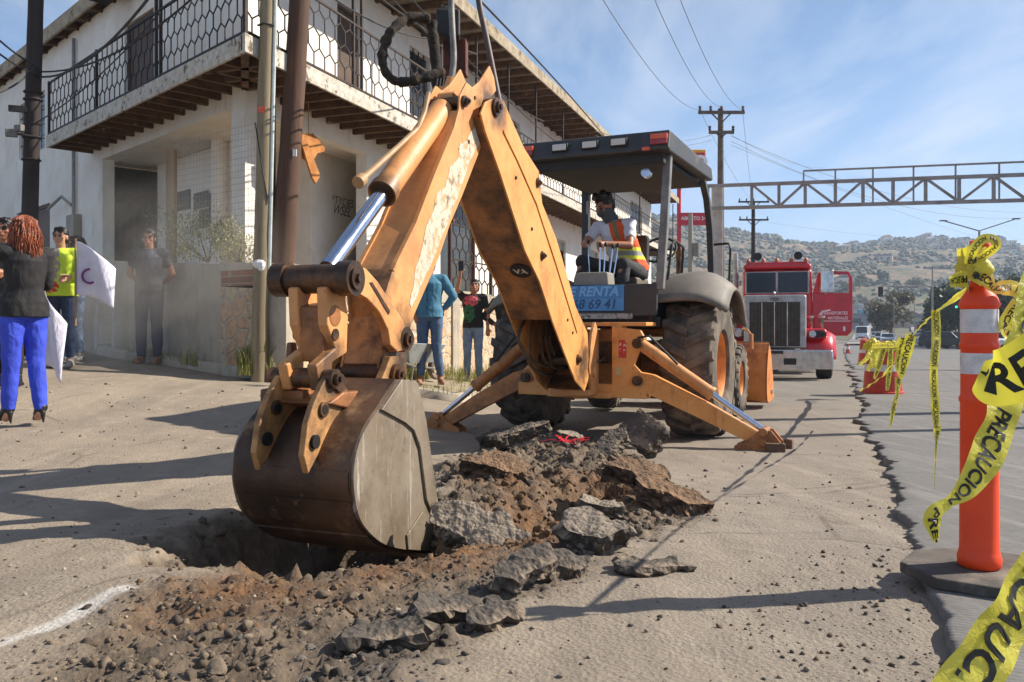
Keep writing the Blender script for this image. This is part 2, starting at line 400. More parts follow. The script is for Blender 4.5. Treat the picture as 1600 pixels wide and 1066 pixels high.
road = rawmesh("road", V, F, road_mat(), None, False); tag(road, kind="structure")

# ---- rocks and clods
def rock_mesh(seed, n=1, sq=(1, 1, .7), rough=.35, fr=1.6, cuts=0):
    bm = bmesh.new(); bmesh.ops.create_icosphere(bm, subdivisions=n, radius=1)
    for v in bm.verts:
        k = 1 + rough * mn.noise(v.co * fr + Vector((seed * 7.1, seed * 3.3, 0))) + rough * .4 * mn.noise(v.co * fr * 2.7 + Vector((0, seed * 5.3, 2)))
        v.co = Vector((v.co.x * sq[0], v.co.y * sq[1], v.co.z * sq[2])) * k
    rr = random.Random(seed * 31)
    for _ in range(cuts):
        d = Vector((rr.gauss(0, 1), rr.gauss(0, 1), rr.gauss(0, 1))).normalized(); k = rr.uniform(.35, .75)
        for v in bm.verts:
            t_ = v.co.dot(d)
            if t_ > k: v.co -= d * (t_ - k)
    V = np.array([v.co[:] for v in bm.verts]); F = np.array([[v.index for v in f.verts] for f in bm.faces]); bm.free(); return V, F
ROCKS = [rock_mesh(i, 2, (1, rnd.uniform(.6, .95), rnd.uniform(.5, .85)), .7, 1.9, 7) for i in range(10)]
ROCKS1 = [rock_mesh(i + 20, 1, (1, rnd.uniform(.6, .95), rnd.uniform(.45, .8)), .5, 1.4, 5) for i in range(10)]
def scatter(items, name, mat, label, cat, smooth=False):
    Vs, Fs, Cs = [], [], []; b = 0
    for x, y, z, s, c in items:
        Vr, Fr = (ROCKS if s > .011 else ROCKS1)[rnd.randrange(10)]
        q = np.array(Matrix.Rotation(rnd.uniform(0, 6.28), 3, 'Z') @ Matrix.Rotation(rnd.uniform(-.5, .5), 3, 'X'))
        Vs.append(Vr @ q.T * s + np.array([x, y, z])); Fs.append(Fr + b); b += len(Vr); Cs.append(np.tile(np.array([c]), (len(Vr), 1)))
    o = rawmesh(name, np.concatenate(Vs), np.concatenate(Fs), mat, None, smooth, np.concatenate(Cs)); return tag(o, label, cat, None, "stuff")
def rock_mat():
    t = NT("rubble_stone"); at = t.node("ShaderNodeAttribute", attribute_name="soil")
    col = t.mix(t.ramp(t.noise(40, 6, .7), .4, .65), at.outputs["Color"], t.mix(.5, at.outputs["Color"], S(70, 60, 50)))
    t.bump(t.noise(120, 5, .7), .6, .004); return t.fin(col, .95)
rkm = rock_mat()
def soilcol(o, d):
    p = [S(114, 99, 82), S(102, 88, 72), S(92, 79, 65), S(128, 112, 94)]
    if rnd.random() < o * .9: p = [S(116, 88, 62), S(104, 78, 55), S(124, 96, 68)]
    elif rnd.random() < d: p = [S(74, 68, 63), S(54, 49, 46), S(104, 97, 90)]
    return rnd.choice(p)
def rand_in(px0, px1, py0, py1):
    p = WG(rnd.uniform(px0, px1), rnd.uniform(py0, py1)); return p.x, p.y
items = []
cand = [rand_in(-60, 1140, 680, 1200) for _ in range(10500)] + [rand_in(660, 1060, 690, 860) for _ in range(4200)]
cx_ = np.array([c[0] for c in cand]); cy_ = np.array([c[1] for c in cand]); hh, mm, oo, cc = gdet(cx_, cy_)
dd = poly_sd(np.array([[p.x, p.y] for p in pts_w([(540, 1000), (700, 930), (760, 900), (930, 830), (960, 870), (930, 950), (760, 1000), (690, 1250), (400, 1250)])]), cx_, cy_) > -.05
for i in range(len(cand)):
    if rnd.random() > mm[i] * 1.0 + .0: continue
    bk = cy_[i] > 3.5
    s = (.008 if bk and rnd.random() < .35 else .004) + (.022 if bk else .017) * rnd.random() ** 3.6 * (1 if rnd.random() < .965 else 1.9); s *= (.7 + .14 * cy_[i])
    items.append((cx_[i], cy_[i], float(G0(cx_[i], cy_[i])) + hh[i] - s * .12, s, soilcol(float(oo[i]), .85 if dd[i] else .12)))
scatter(items, "rubble", rkm, "loose clods and stones heaped along the dug trench", "rubble")
items = []
for _ in range(4200):
    px = rnd.uniform(640, 1500); py = rnd.uniform(640, 1150) if rnd.random() < .5 else rnd.uniform(760, 1150)
    p = WG(px, py)
    if p.x > float(edge_x(p.y)) - .02: continue
    if vnoise(p.x * 1.7, p.y * 1.7, 5) < .5 and rnd.random() < .85: continue
    s = .0018 + .010 * rnd.random() ** 5; s *= (.6 + .17 * p.y)
    items.append((p.x, p.y, GD(p.x, p.y) + s * .2, s, rnd.choice([S(88, 80, 72), S(66, 58, 52), S(140, 128, 112), S(110, 84, 62)])))
for _ in range(900):
    px = rnd.uniform(-40, 640); py = rnd.uniform(600, 1150); p = WG(px, py); s = (.003 + .009 * rnd.random() ** 3) * (.6 + .17 * p.y)
    items.append((p.x, p.y, GD(p.x, p.y) + s * .2, s, rnd.choice([S(120, 104, 88), S(170, 156, 138), S(90, 78, 66)])))
scatter(items, "gravel", rkm, "small stones and crumbs strewn over the dusty ground", "gravel")

# ---- broken slabs of old paving, each one its own thing
def slab_mat(name, top, side, soil=None):
    t = NT(name); n = t.node("ShaderNodeNewGeometry"); 
    at = t.node("ShaderNodeSeparateXYZ"); t.put(at.inputs[0], t.co)
    c = t.mix(t.ramp(t.noise(12, 8, .7), .38, .66), top, side)
    if soil: c = t.mix(t.ramp(t.noise(4, 8, .7), .45, .58), c, soil)
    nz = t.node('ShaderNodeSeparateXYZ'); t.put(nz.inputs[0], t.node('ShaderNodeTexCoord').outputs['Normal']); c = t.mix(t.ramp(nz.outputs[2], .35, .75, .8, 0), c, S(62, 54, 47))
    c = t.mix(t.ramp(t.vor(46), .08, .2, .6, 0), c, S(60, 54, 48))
    t.bump(t.math('ADD', t.noise(30, 8, .75), t.vor(60)), .8, .010)
    return t.fin(c, .95)
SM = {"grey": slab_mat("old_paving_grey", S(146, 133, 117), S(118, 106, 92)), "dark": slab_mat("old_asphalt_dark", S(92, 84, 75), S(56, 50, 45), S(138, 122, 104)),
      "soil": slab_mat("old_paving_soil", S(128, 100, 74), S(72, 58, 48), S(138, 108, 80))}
def slab(px, py, Lx, Ly, th, rot, tilt, mk, label, lift=.03, seed=0):
    p = WG(px, py); r = random.Random(seed + 3)
    bm = bmesh.new(); n = 13; ring = []
    for k in range(n):
        a = 2 * math.pi * k / n + r.uniform(-.15, .15); e = r.uniform(.62, 1.08)
        q = 1 / max(abs(math.cos(a)), abs(math.sin(a))) ** .6
        ring.append((math.cos(a) * Lx / 2 * e * q, math.sin(a) * Ly / 2 * e * q))
    vs = [bm.verts.new((x, y, z)) for z in (-th / 2, th / 2) for x, y in ring]
    bm.faces.new(vs[:n][::-1]); bm.faces.new(vs[n:])
    for k in range(n): bm.faces.new((vs[k], vs[(k + 1) % n], vs[(k + 1) % n + n], vs[k + n]))
    bmesh.ops.triangulate(bm, faces=bm.faces)
    for _ in range(4 if Lx > .3 else 3): bmesh.ops.subdivide_edges(bm, edges=[e for e in bm.edges if e.calc_length() > .022], cuts=1, use_grid_fill=True)
    bmesh.ops.triangulate(bm, faces=bm.faces)
    bm.normal_update(); off = Vector((seed * 1.7, seed * .9, 0))
    for v in bm.verts:
        k = mn.fractal(v.co * 9 + off, .8, 2.2, 5) * .016 + mn.noise(v.co * 38 + off) * .006
        side = 1 - abs(v.normal.z)
        v.co += v.normal * k * (1 + side * 1.8)
    for f in bm.faces: f.smooth = False
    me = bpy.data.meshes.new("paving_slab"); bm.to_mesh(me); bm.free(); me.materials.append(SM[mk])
    o = bpy.data.objects.new("paving_slab", me); link(o)
    o.location = (p.x, p.y, GD(p.x, p.y) + lift); o.rotation_euler = (R(tilt[0]), R(tilt[1]), R(rot))
    tag(o, label, "slab", "broken slabs of old paving", "thing"); return o
slab(760, 830, .58, .24, .085, -40, (30, 16), "grey", "long pale grey slab leaning on the rubble right beside the bucket", .15, 1)
slab(800, 708, .66, .22, .11, 8, (8, -10), "dark", "long dark slab with rounded crumbly top at the back of the heap", .13, 2)
slab(1006, 712, .36, .30, .14, -52, (48, 26), "dark", "tall slab standing on edge at the back right of the heap", .17, 3)
slab(955, 722, .42, .20, .09, 38, (18, -28), "dark", "sloping dark slab propped against the upright one", .12, 8)
slab(1005, 778, .42, .20, .10, -24, (14, 12), "soil", "dark chunk caked with orange soil below the upright slab", .07, 4)
slab(1042, 800, .44, .19, .09, -30, (8, 14), "soil", "black slab topped with orange soil at the heap's right tip", .05, 5)
slab(925, 862, .30, .17, .09, -34, (18, 6), "grey", "thick pale slab lying at the right rim of the trench", .06, 6)
slab(940, 822, .20, .12, .05, -15, (8, 4), "grey", "small flat pale piece above the trench rim slab", .06, 7)
slab(1022, 895, .27, .15, .028, 8, (0, 3), "dark", "thin flat asphalt piece lying alone on the bare ground", .012, 9)
slab(815, 925, .26, .10, .06, 32, (26, -10), "dark", "dark slab tilted up out of the front rubble", .06, 10)
slab(880, 905, .18, .11, .07, 10, (20, 8), "dark", "blocky dark chunk at the front right of the trench", .03, 11)
slab(790, 770, .50, .28, .07, -24, (10, 10), "soil", "broad orange-brown chunk in the middle of the heap", .06, 12)
slab(890, 735, .24, .14, .08, 20, (10, 15), "grey", "pale lump between the long dark slab and the upright one", .10, 13)
slab(690, 975, .18, .11, .05, 25, (14, 12), "dark", "ashy crumbling slab in the lowest front rubble", .03, 14)
slab(610, 1010, .20, .11, .045, 10, (12, -6), "dark", "ash grey slab near the bottom edge of the rubble", .03, 15)
slab(760, 985, .17, .10, .05, 40, (16, -6), "dark", "flat dark piece at the end of the front rubble", .02, 16)
# red plastic ribbon on the heap
p = WG(880, 752); rb = MB(); r3 = random.Random(3)
for k in range(9):
    a0 = r3.uniform(0, 6.28); q = Vector((p.x + r3.uniform(-.03, .03), p.y + r3.uniform(-.05, .05), GD(p.x, p.y) + .10)); pts = [q.copy()]
    for j in range(7):
        a0 += r3.uniform(-.5, .5); q = q + Vector((math.cos(a0) * .022, math.sin(a0) * .022, r3.uniform(-.010, .012))); q.z = max(q.z, GD(q.x, q.y) + .03); pts.append(q.copy())
    for a, b in zip(pts[:-1], pts[1:]): rb.bar(a, b, .011, .002)
tag(rb.build("ribbon", mat("red_plastic", S(214, 30, 52), rough=.35)), "tangled bright red plastic ribbon on the rubble heap", "ribbon")
# ================================================================ BACKHOE LOADER
OR1, OR2 = S(222, 157, 86), S(202, 134, 66)
PINS = []
def yellow(name, c, c2, dirt, dlo=.52, dhi=.68, ds=3, rough=.42, white=None, oil=None, grease=.0):
    t = NT(name); n = t.noise(3, 9, .7)
    col = t.mix(t.ramp(n, .42, .62), c, c2)
    col = t.mix(t.math('MULTIPLY', t.ramp(t.noise(1.2, 6, .6), .45, .7), .35), col, (min(1, c[0] * 1.15), c[1] * 1.2, c[2] * 1.5, 1))
    sc = t.math('MULTIPLY', t.ramp(t.noise(26, 8, .8, t.map((1, 1, .35))), .60, .68), .7); col = t.mix(sc, col, S(120, 82, 52))
    d = t.ramp(t.noise(ds, 10, .72), dlo, dhi); col = t.mix(t.math('MULTIPLY', d, .85), col, dirt)
    drip = t.math('MULTIPLY', t.ramp(t.noise(9, 6, .7, t.map((1, 1, .12))), .58, .70), .5); col = t.mix(drip, col, S(92, 62, 42))
    chip = t.math('MULTIPLY', t.ramp(t.noise(60, 4, .8), .64, .67), t.ramp(t.noise(4, 3), .48, .56)); col = t.mix(t.math('MULTIPLY', chip, .8), col, S(66, 44, 34))
    for (x, y, z, r_) in PINS:
        v = t.node("ShaderNodeVectorMath", operation='DISTANCE'); t.put(v.inputs[0], t.co); v.inputs[1].default_value = (x, y, z); dd = t.math('ADD', v.outputs["Value"], t.math('MULTIPLY', t.math('SUBTRACT', t.noise(11, 5, .7), .5), r_ * 1.1)); col = t.mix(t.ramp(dd, r_ * .45, r_, grease, 0), col, S(46, 34, 26))
    t.bump(t.noise(50, 5, .65), .22, .003)
    return t.fin(col, t.ramp(n, .3, .7, rough, rough + .25), 0)
ORM = yellow("orange_paint", OR1, OR2, S(150, 100, 58), .56, .74)
ORD = yellow("orange_paint_dirty", S(190, 126, 70), S(164, 104, 56), S(84, 58, 40), .45, .66, 4)
ORO = yellow("orange_paint_oily", S(176, 112, 58), S(130, 84, 48), S(46, 36, 30), .40, .62, 5, .35)
ORF = yellow("orange_fade", S(216, 154, 92), S(198, 134, 76), S(150, 104, 66), .55, .75, 2.5)
STEEL = mat("worn_steel", S(176, 164, 146), S(150, 132, 110), 4, .42, .25, .4, .65, .25, 40, .003, S(106, 78, 54), 2.2, .52, .72)
def steel2():
    t = NT("scraped_steel"); col = t.mix(t.ramp(t.noise(3.0, 9, .7), .38, .62), S(146, 133, 115), S(120, 106, 89)); col = t.mix(t.math('MULTIPLY', t.ramp(t.noise(1.7, 8, .7), .50, .66), .7), col, S(128, 96, 68))
    for r_, k_ in ((R(20), 1), (R(-35), 2)): sc_ = t.ramp(t.noise(14, 6, .8, t.map((1.2, 1.2, .07), (r_, r_ * .6, 0), (k_, 0, 0))), .60, .64); col = t.mix(t.math('MULTIPLY', sc_, .55), col, S(214, 208, 198))
    z = t.node("ShaderNodeSeparateXYZ"); t.put(z.inputs[0], t.co); col = t.mix(t.ramp(t.math('ADD', z.outputs[2], t.math('MULTIPLY', t.noise(6, 6, .7), .22)), .13, .24, .75, 0), col, S(110, 92, 72))
    col = t.mix(t.math('MULTIPLY', t.ramp(t.noise(30, 5, .8), .60, .66), .6), col, S(84, 66, 52)); t.bump(t.noise(18, 7, .7), .3, .008); return t.fin(col, t.ramp(t.noise(5, 5), .3, .7, .35, .62), .25)
STEEL = steel2()
SHELL = mat("bucket_shell_steel", S(104, 78, 58), S(66, 50, 40), 2.2, .40, .35, .40, .62, .5, 16, .010, S(146, 116, 84), 5.5, .55, .66)
CHROME = mat("chrome_rod", S(205, 210, 222), None, 6, .08, 1)
OILY = mat("greasy_steel", S(70, 54, 42), S(112, 78, 52), 9, .35, .5, .45, .62, .4, 50, .004)
BLACK = mat("black_rubber_hose", S(36, 34, 33), S(52, 48, 44), 14, .6, 0, .45, .65, .3, 120, .002)
HOSEG = mat("grey_hose", S(122, 118, 112), S(92, 88, 82), 12, .5)
DKP = mat("dark_grey_paint", S(48, 49, 51), S(64, 63, 61), 5, .45, 0, .4, .65, .15, 60, .002, S(96, 88, 78), 3, .58, .75)
GRYP = mat("grey_plastic", S(140, 134, 124), S(122, 116, 106), 5, .55, 0, .4, .65, .1, 60, .002, S(160, 146, 126), 2.5, .5, .7)
TYRE = mat("tyre_rubber", S(66, 60, 55), S(96, 86, 76), 5, .85, 0, .38, .62, .4, 60, .004, S(132, 118, 102), 3.0, .45, .66)
RIM = yellow("rim_orange", S(226, 146, 66), S(208, 128, 56), S(140, 100, 66), .56, .74)
def glow_lens(name, c, rough=.25):
    return mat(name, c, None, 6, rough, 0, **{"Coat_Weight": .6})
LR, LO, LW = glow_lens("red_lens", S(150, 38, 40)), glow_lens("orange_lens", S(220, 88, 40)), glow_lens("clear_lens", S(205, 200, 190))
BROT = R(-24.5)
BH = empty("backhoe_loader", (1.06, 8.5, 0.0), BROT, "worn orange backhoe loader with canopy, its arm reaching into the trench", "backhoe")
BMAT = Matrix.Translation((1.06, 8.5, 0)) @ Matrix.Rotation(BROT, 4, 'Z')
# ---- wheels
def wheel(x, y, Rr, wd, rimr, lugs, name="rear_wheel", side=1, lugh=.045):
    e = empty(name, (x, y, Rr)); e.parent = BH
    t = MB(); hw = wd / 2; rb = Rr - lugh
    prof = [(rimr, -hw * .78), (rimr * 1.06, -hw * .92), (rimr + (rb - rimr) * .45, -hw), (rb - .06, -hw * .96), (rb - .012, -hw * .86), (rb, -hw * .6), (rb + .004, 0), (rb, hw * .6), (rb - .012, hw * .86), (rb - .06, hw * .96), (rimr + (rb - rimr) * .45, hw), (rimr * 1.06, hw * .92), (rimr, hw * .78)]
    t.lathe(prof, (0, 0, 0), (1, 0, 0), 56, close=True)
    for k in range(lugs):                                      # chevron lugs, two half-width bars per pitch, staggered
        for sd in (-1, 1):
            a0 = 2 * math.pi * (k + (.5 if sd > 0 else 0)) / lugs; N = 5; w0 = .5 * 2 * math.pi / lugs
            vs = []
            for i in range(N + 1):
                f = i / N; xx = sd * hw * (1.0 * f - .04 * (1 - f)); aa = a0 - .9 * w0 * f * 1.3
                rr = Rr - (.006 if i < N else .03) - .02 * max(0, f - .7); rl = rb - .035 - (.05 if i == N else 0)
                for da, r_ in ((-w0 * .50, rl), (-w0 * .36, rr), (w0 * .36, rr), (w0 * .50, rl)):
                    vs.append((xx, math.cos(aa + da) * r_, math.sin(aa + da) * r_))
            fs = []
            for i in range(N):
                for j in range(3): fs.append((i * 4 + j, i * 4 + j + 1, i * 4 + 5 + j, i * 4 + 4 + j))
                fs.append((i * 4 + 3, i * 4, i * 4 + 4, i * 4 + 7))
            fs += [(0, 3, 2, 1), (N * 4, N * 4 + 1, N * 4 + 2, N * 4 + 3)]; t.add(vs, fs)
    ty = t.build("tyre", TYRE, e, 45, .008, 1, weld=False)
    r_ = MB(); o = side
    r_.lathe([(rimr * 1.02, -hw * .8), (rimr * 1.07, -hw * .86), (rimr * .97, -hw * .74), (rimr * .9, -hw * .3), (rimr * .9, hw * .3), (rimr * .97, hw * .74), (rimr * 1.07, hw * .86), (rimr * 1.02, hw * .8)], (0, 0, 0), (1, 0, 0), 40, close=True)
    r_.lathe([(.0, o * hw * .18), (rimr * .35, o * hw * .18), (rimr * .45, o * hw * .30), (rimr * .75, o * hw * .10), (rimr * .92, o * hw * .02), (rimr * .92, -o * hw * .04), (0, -o * hw * .04)], (0, 0, 0), (1, 0, 0), 36)
    ro = r_.build("rim", RIM, e, 40)
    hb = MB(); hb.cyl((o * hw * .1, 0, 0), (o * hw * .42, 0, 0), rimr * .28, rimr * .22, 20)
    for k in range(8):
        a = k * math.pi / 4; hb.cyl((o * hw * .2, math.cos(a) * rimr * .4, math.sin(a) * rimr * .4), (o * hw * .38, math.cos(a) * rimr * .4, math.sin(a) * rimr * .4), .018, n=6)
    hb.build("hub", OILY, e, 40); return e
wheel(.87, 0, .70, .50, .33, 19, "rear_wheel", 1); wheel(-.87, 0, .70, .50, .33, 19, "rear_wheel", -1)
wheel(.80, 2.13, .43, .32, .21, 20, "front_wheel", 1, .022); wheel(-.80, 2.13, .43, .32, .21, 20, "front_wheel", -1, .022)
# ---- chassis
c = MB(); c.box((0, .9, .72), (.62, 2.9, .34)); c.cyl((-.62, 0, .68), (.62, 0, .68), .13, n=20); c.box((0, 0, .68), (.42, .44, .42)); c.box((0, 2.13, .45), (1.3, .16, .14)); c.box((0, 1.2, .5), (.5, .9, .25))
c.build("chassis", ORO, BH, bevel=.01)
hd = MB(); pr = [(1.0, 1.0), (3.0 - .25, .92), (2.80, 1.12), (2.62, 1.26), (1.05, 1.42)]
hd.prism(pr, (0, 0, 0), (0, 1, 0), (0, 0, 1), .72); hd.build("engine_hood", ORM, BH, bevel=.03)
ex = MB(); ex.cyl((.22, 1.9, 1.3), (.22, 1.9, 1.95), .035); ex.tube([(.22, 1.9, 1.93), (.22, 1.88, 2.0), (.22, 1.82, 2.05)], .036); ex.build("exhaust_pipe", OILY, BH, 40)
ac = MB(); ac.lathe([(.10, 0), (.12, .01), (.12, .05), (.14, .055), (.14, .07), (.05, .09)], (.62, 1.30, 1.42)); ac.build("air_precleaner", BLACK, BH, 40)
# front loader: lift arms, bucket
for sx in (-1, 1):
    a = MB(); a.prism([(.95, 1.25), (1.25, 1.32), (2.55, .55), (2.95, .28), (2.85, .16), (2.4, .38), (1.1, 1.05)], (sx * .50, 0, 0), (0, 1, 0), (0, 0, 1), .07)
    a.build("loader_arm", ORM, BH, bevel=.006)
    a = MB(); a.cyl((sx * .50, 1.3, .62), (sx * .50, 1.9, .70), .05); a.cyl((sx * .5, 1.9, .70), (sx * .5, 2.35, .60), .025); a.build("loader_cylinder", ORD, BH, 40)
lb = MB(); prof = [(3.62, .10), (3.10, .06), (2.96, .10), (2.90, .22), (2.92, .50), (3.02, .72), (3.12, .84)]
inner = [(y + .022, z + .012) for y, z in prof]
lb.prism(prof + inner[::-1], (0, 0, 0), (0, 1, 0), (0, 0, 1), 2.26)
for sx in (-1, 1): lb.prism([(3.62, .10), (3.10, .06), (2.96, .10), (2.90, .22), (2.92, .50), (3.02, .72), (3.12, .84), (3.30, .74), (3.55, .30)], (sx * 1.12, 0, 0), (0, 1, 0), (0, 0, 1), .024)
lbo = lb.build("loader_bucket", yellow("bucket_orange", S(206, 128, 60), S(182, 108, 50), S(96, 68, 48), .5, .68), BH)
k = MB(); k.box((.93, 2.98, .87), (.03, .05, .20)); k.tube([(.93, 2.98, .95), (.88, 2.96, 1.02), (.80, 2.96, 1.03)], .012, 8); k.build("marker_bracket", ORF, lbo)
k = MB(); k.box((0, 3.16, .85), (2.2, .03, .03)); k.box((1.12, 3.45, .19), (.045, .32, .05)); k.build("cutting_edge", STEEL, lbo)
# ---- operator platform, panel, fenders
pf = MB(); pf.box((0, .25, 1.12), (1.2, 1.5, .10)); pf.box((.0, .9, 1.22), (1.0, .10, .35)); pf.build("platform", DKP, BH, bevel=.01)
rp = MB(); rp.box((-.05, -.68, 1.33), (1.34, .05, .29)); rp.box((-.05, -.66, 1.20), (1.30, .1, .05)); rpo = rp.build("rear_panel", DKP, BH, bevel=.012)
def text_mesh(body, size, bold=0, shear=0, font=None):
    cu = bpy.data.curves.new("lettering", 'FONT'); cu.body = body; cu.size = size; cu.offset = bold; cu.shear = shear; cu.align_x = 'CENTER'; cu.align_y = 'CENTER'; cu.resolution_u = 3
    o = bpy.data.objects.new("lettering", cu); link(o); bpy.context.view_layer.update()
    dg = bpy.context.evaluated_depsgraph_get(); me = o.evaluated_get(dg).to_mesh()
    V = [v.co.copy() for v in me.vertices]; F = [tuple(p.vertices) for p in me.polygons]
    o.evaluated_get(dg).to_mesh_clear(); bpy.data.objects.remove(o); bpy.data.curves.remove(cu); return V, F
def letter(body, size, o, ux, uy, mat_, parent, bold=.0, shear=0, name="lettering", sx=1):
    V, F = text_mesh(body, size, bold, shear); o, ux, uy = Vector(o), Vector(ux).normalized(), Vector(uy).normalized()
    b = MB(); b.add([o + ux * v.x * sx + uy * v.y for v in V], F)
    me = bpy.data.meshes.new(name); me.from_pydata([tuple(v) for v in b.v], [], b.f); me.materials.append(mat_)
    ob = bpy.data.objects.new(name, me); link(ob); ob.parent = parent; return ob
SB = mat("sign_blue", S(84, 150, 204), S(70, 134, 190), 8, .5); SBD = mat("sign_blue_dark", S(44, 82, 124), None, 8, .5); SBL = mat("sign_pale", S(120, 176, 220), None, 6, .5)
sg = MB(); sg.box((-.02, -.712, 1.345), (.66, .008, .24)); sgo = sg.build("rental_sign", SB, rpo, bevel=.004)
k = MB(); k.box((-.02, -.7175, 1.40), (.64, .003, .115)); k.build("sign_band", mat("sign_mid_blue", S(70, 128, 182), None, 8, .5), sgo)
letter("SE RENTA", .125, (-.02, -.7205, 1.405), (1, 0, 0), (0, 0, 1), SBL, sgo, .0035, .25)
letter("68 69 41", .125, (.015, -.7175, 1.285), (1, 0, 0), (0, 0, 1), SBD, sgo, .003, .2)
k = MB(); k.box((.06, -.70, 1.175), (.66, .03, .05)); ps = k.build("number_strip", mat("white_strip", S(176, 170, 158), S(90, 84, 76), 30, .6, 0, .5, .6), rpo)
ct = MB(); ct.prism([(-.30, 1.20), (.16, 1.20), (.12, 1.60), (-.20, 1.60)], (0, -.52, 0), (1, 0, 0), (0, 0, 1), .22); ct.build("control_tower", GRYP, BH, bevel=.02)
k = MB(); k.tube([(-.16, -.66, 1.40), (-.12, -.64, 1.43), (.14, -.64, 1.45), (.18, -.66, 1.40)], .008); k.build("tower_crease", DKP, BH, 40)
for i, (lx, ly, h) in enumerate([(-.14, -.45, 2.0), (-.02, -.45, 1.97), (.03, -.45, 1.97), (.10, -.45, 1.95), (.14, -.42, 1.96), (-.05, -.40, 1.78), (.06, -.38, 1.75)]):
    lv = MB(); lv.tube([(lx * .8, ly, 1.55), (lx, ly + .02, 1.75), (lx * 1.05, ly + .04, h - .10)], .006, 8); lo = lv.build("control_lever", CHROME if i < 5 else DKP, BH, 40)
    kb = MB(); kb.ball((lx * 1.05, ly + .045, h - .09), (.018, .018, .028)); kb.build("knob", BLACK, lo, 40)
# fenders: broad rounded shells over the rear wheels
def fender(sx, mt):
    vs, fs = [], []; n, m = 18, 10
    for i in range(n + 1):
        a = R(44 + 106 * i / n)              # around the tyre, 0 = rear, 90 = top
        for j in range(m + 1):
            f = j / m; x = .52 + f * .70; dr = .0 - .12 * max(0, (f - .55) / .45) ** 2.2
            rr = .80 + dr + .05 * math.sin(math.pi * f) * max(0, math.sin(a))
            sq = 1 if a > 0 else 1
            yy = -math.cos(a) * rr * 1.02; z2 = .72 + math.sin(a) * rr * 1.04
            vs.append((sx * x, yy, z2))
    for i in range(n):
        for j in range(m): q = i * (m + 1) + j; fs.append((q, q + 1, q + m + 2, q + m + 1))
    b = MB(); b.add(vs, fs); o = b.build("fender", mt, BH, 60); s_ = o.modifiers.new("thickness", 'SOLIDIFY'); s_.thickness = .03; s_.offset = 0
    return o
FND = mat("fender_grey", S(120, 113, 104), S(98, 92, 85), 3, .6, 0, .4, .65, .15, 60, .002, S(150, 137, 118), 2.0, .5, .72)
fr = fender(1, FND); fl = fender(-1, FND)
ins = MB(); 
for sx in (-1, 1): ins.prism([(-.62, 1.2), (-.45, 1.50), (.3, 1.56), (.75, 1.35), (.8, 1.1), (-.6, 1.1)], (sx * .53, 0, 0), (0, 1, 0), (0, 0, 1), .04)
ins.build("wheel_arch_panel", DKP, BH, bevel=.006)
# seat (turned to the rear), steering wheel behind it
st = MB(); st.box((.02, .18, 1.52), (.46, .46, .12)); st.box((.02, .12, 1.36), (.30, .30, .26)); st.build("seat", mat("seat_vinyl", S(110, 98, 82), S(84, 74, 62), 6, .7), BH, bevel=.03)
st = MB(); st.box((.02, .42, 1.80), (.44, .10, .50), Matrix.Rotation(R(-8), 3, 'X')); st.build("seat_backrest", BLACK, BH, bevel=.04)
sw = MB(); rr_ = []; 
for k in range(25):
    a = 2 * math.pi * k / 24; rr_.append(Vector((.25 + math.cos(a) * .19, .82 + math.sin(a) * .12, 1.92 + math.sin(a) * .14)))
sw.tube(rr_, .014, 8); sw.bar((.25, .82, 1.92), (.44, .82, 1.92), .02); sw.bar((.25, .82, 1.92), (.06, .82, 1.92), .02); sw.bar((.25, .82, 1.92), (.25, .72, 1.78), .02); sw.cyl((.25, .84, 1.92), (.25, 1.0, 1.45), .03)
sw.build("steering_wheel", BLACK, BH, 40)
k = MB()
for q in range(7): k.tube([(.30 + .05 * q, .55, 1.25), (.32 + .055 * q, .50, 1.45 + .03 * q), (.36 + .04 * q, .62, 1.62), (.46, .85, 1.58)], .012, 8)
k.box((.42, .75, 1.42), (.26, .4, .3)); k.build("side_console", BLACK, BH, 40)
for sx in (-1, 1):
    k = MB(); k.tube([(sx * .62, -.30, 1.52), (sx * .66, -.30, 1.86), (sx * .66, -.16, 1.92), (sx * .66, .20, 1.88), (sx * .63, .25, 1.55)], .014, 8); k.build("grab_rail", BLACK, BH, 40)
k = MB(); k.tube([(.98, .95, 1.35), (1.0, .98, 1.92), (.97, 1.02, 1.98), (.80, 1.1, 1.98)], .014, 8); k.build("mirror_bracket", BLACK, BH, 40)
# ---- canopy
cp = MB()
cp.prism([(-.86, 2.68), (-.80, 2.86), (1.12, 2.84), (1.20, 2.72), (1.16, 2.70), (-.80, 2.66)], (.02, 0, 0), (0, 1, 0), (0, 0, 1), 1.50)
cpo = cp.build("canopy_roof", DKP, BH, bevel=.02)
k = MB(); k.box((.02, .15, 2.635), (1.30, 1.7, .05)); k.box((.02, -.72, 2.62), (1.36, .10, .10)); k.build("roof_liner", mat("roof_liner", S(44, 42, 40), S(60, 56, 52), 6, .8), cpo, bevel=.01)
k = MB(); k.box((.76, .17, 2.765), (.012, 1.7, .10)); k.build("roof_side_stripe", mat("faded_orange_side", S(168, 110, 84), S(120, 108, 98), 7, .6, 0, .4, .6), cpo)
yb = -.845
for sx in (-1, 1):
    k = MB(); k.box((.02 + sx * .655, -.838, 2.745), (.155, .06, .045)); k.build("tail_light", LR, cpo, bevel=.006)
    k = MB(); k.box((.02 + sx * .655, -.828, 2.795), (.155, .06, .05)); k.build("indicator_light", LO, cpo, bevel=.006)
for x in (-.28, .02, .30):
    k = MB(); k.box((x, -.84, 2.775), (.16, .05, .08)); ho = k.build("work_light", BLACK, cpo, bevel=.006)
    k = MB(); k.box((x, -.868, 2.775), (.135, .012, .058)); k.build("lens", LW, ho, bevel=.004)
k = MB(); k.box((.56, -.85, 2.69), (.07, .03, .03)); k.build("marker_light", LO, cpo)
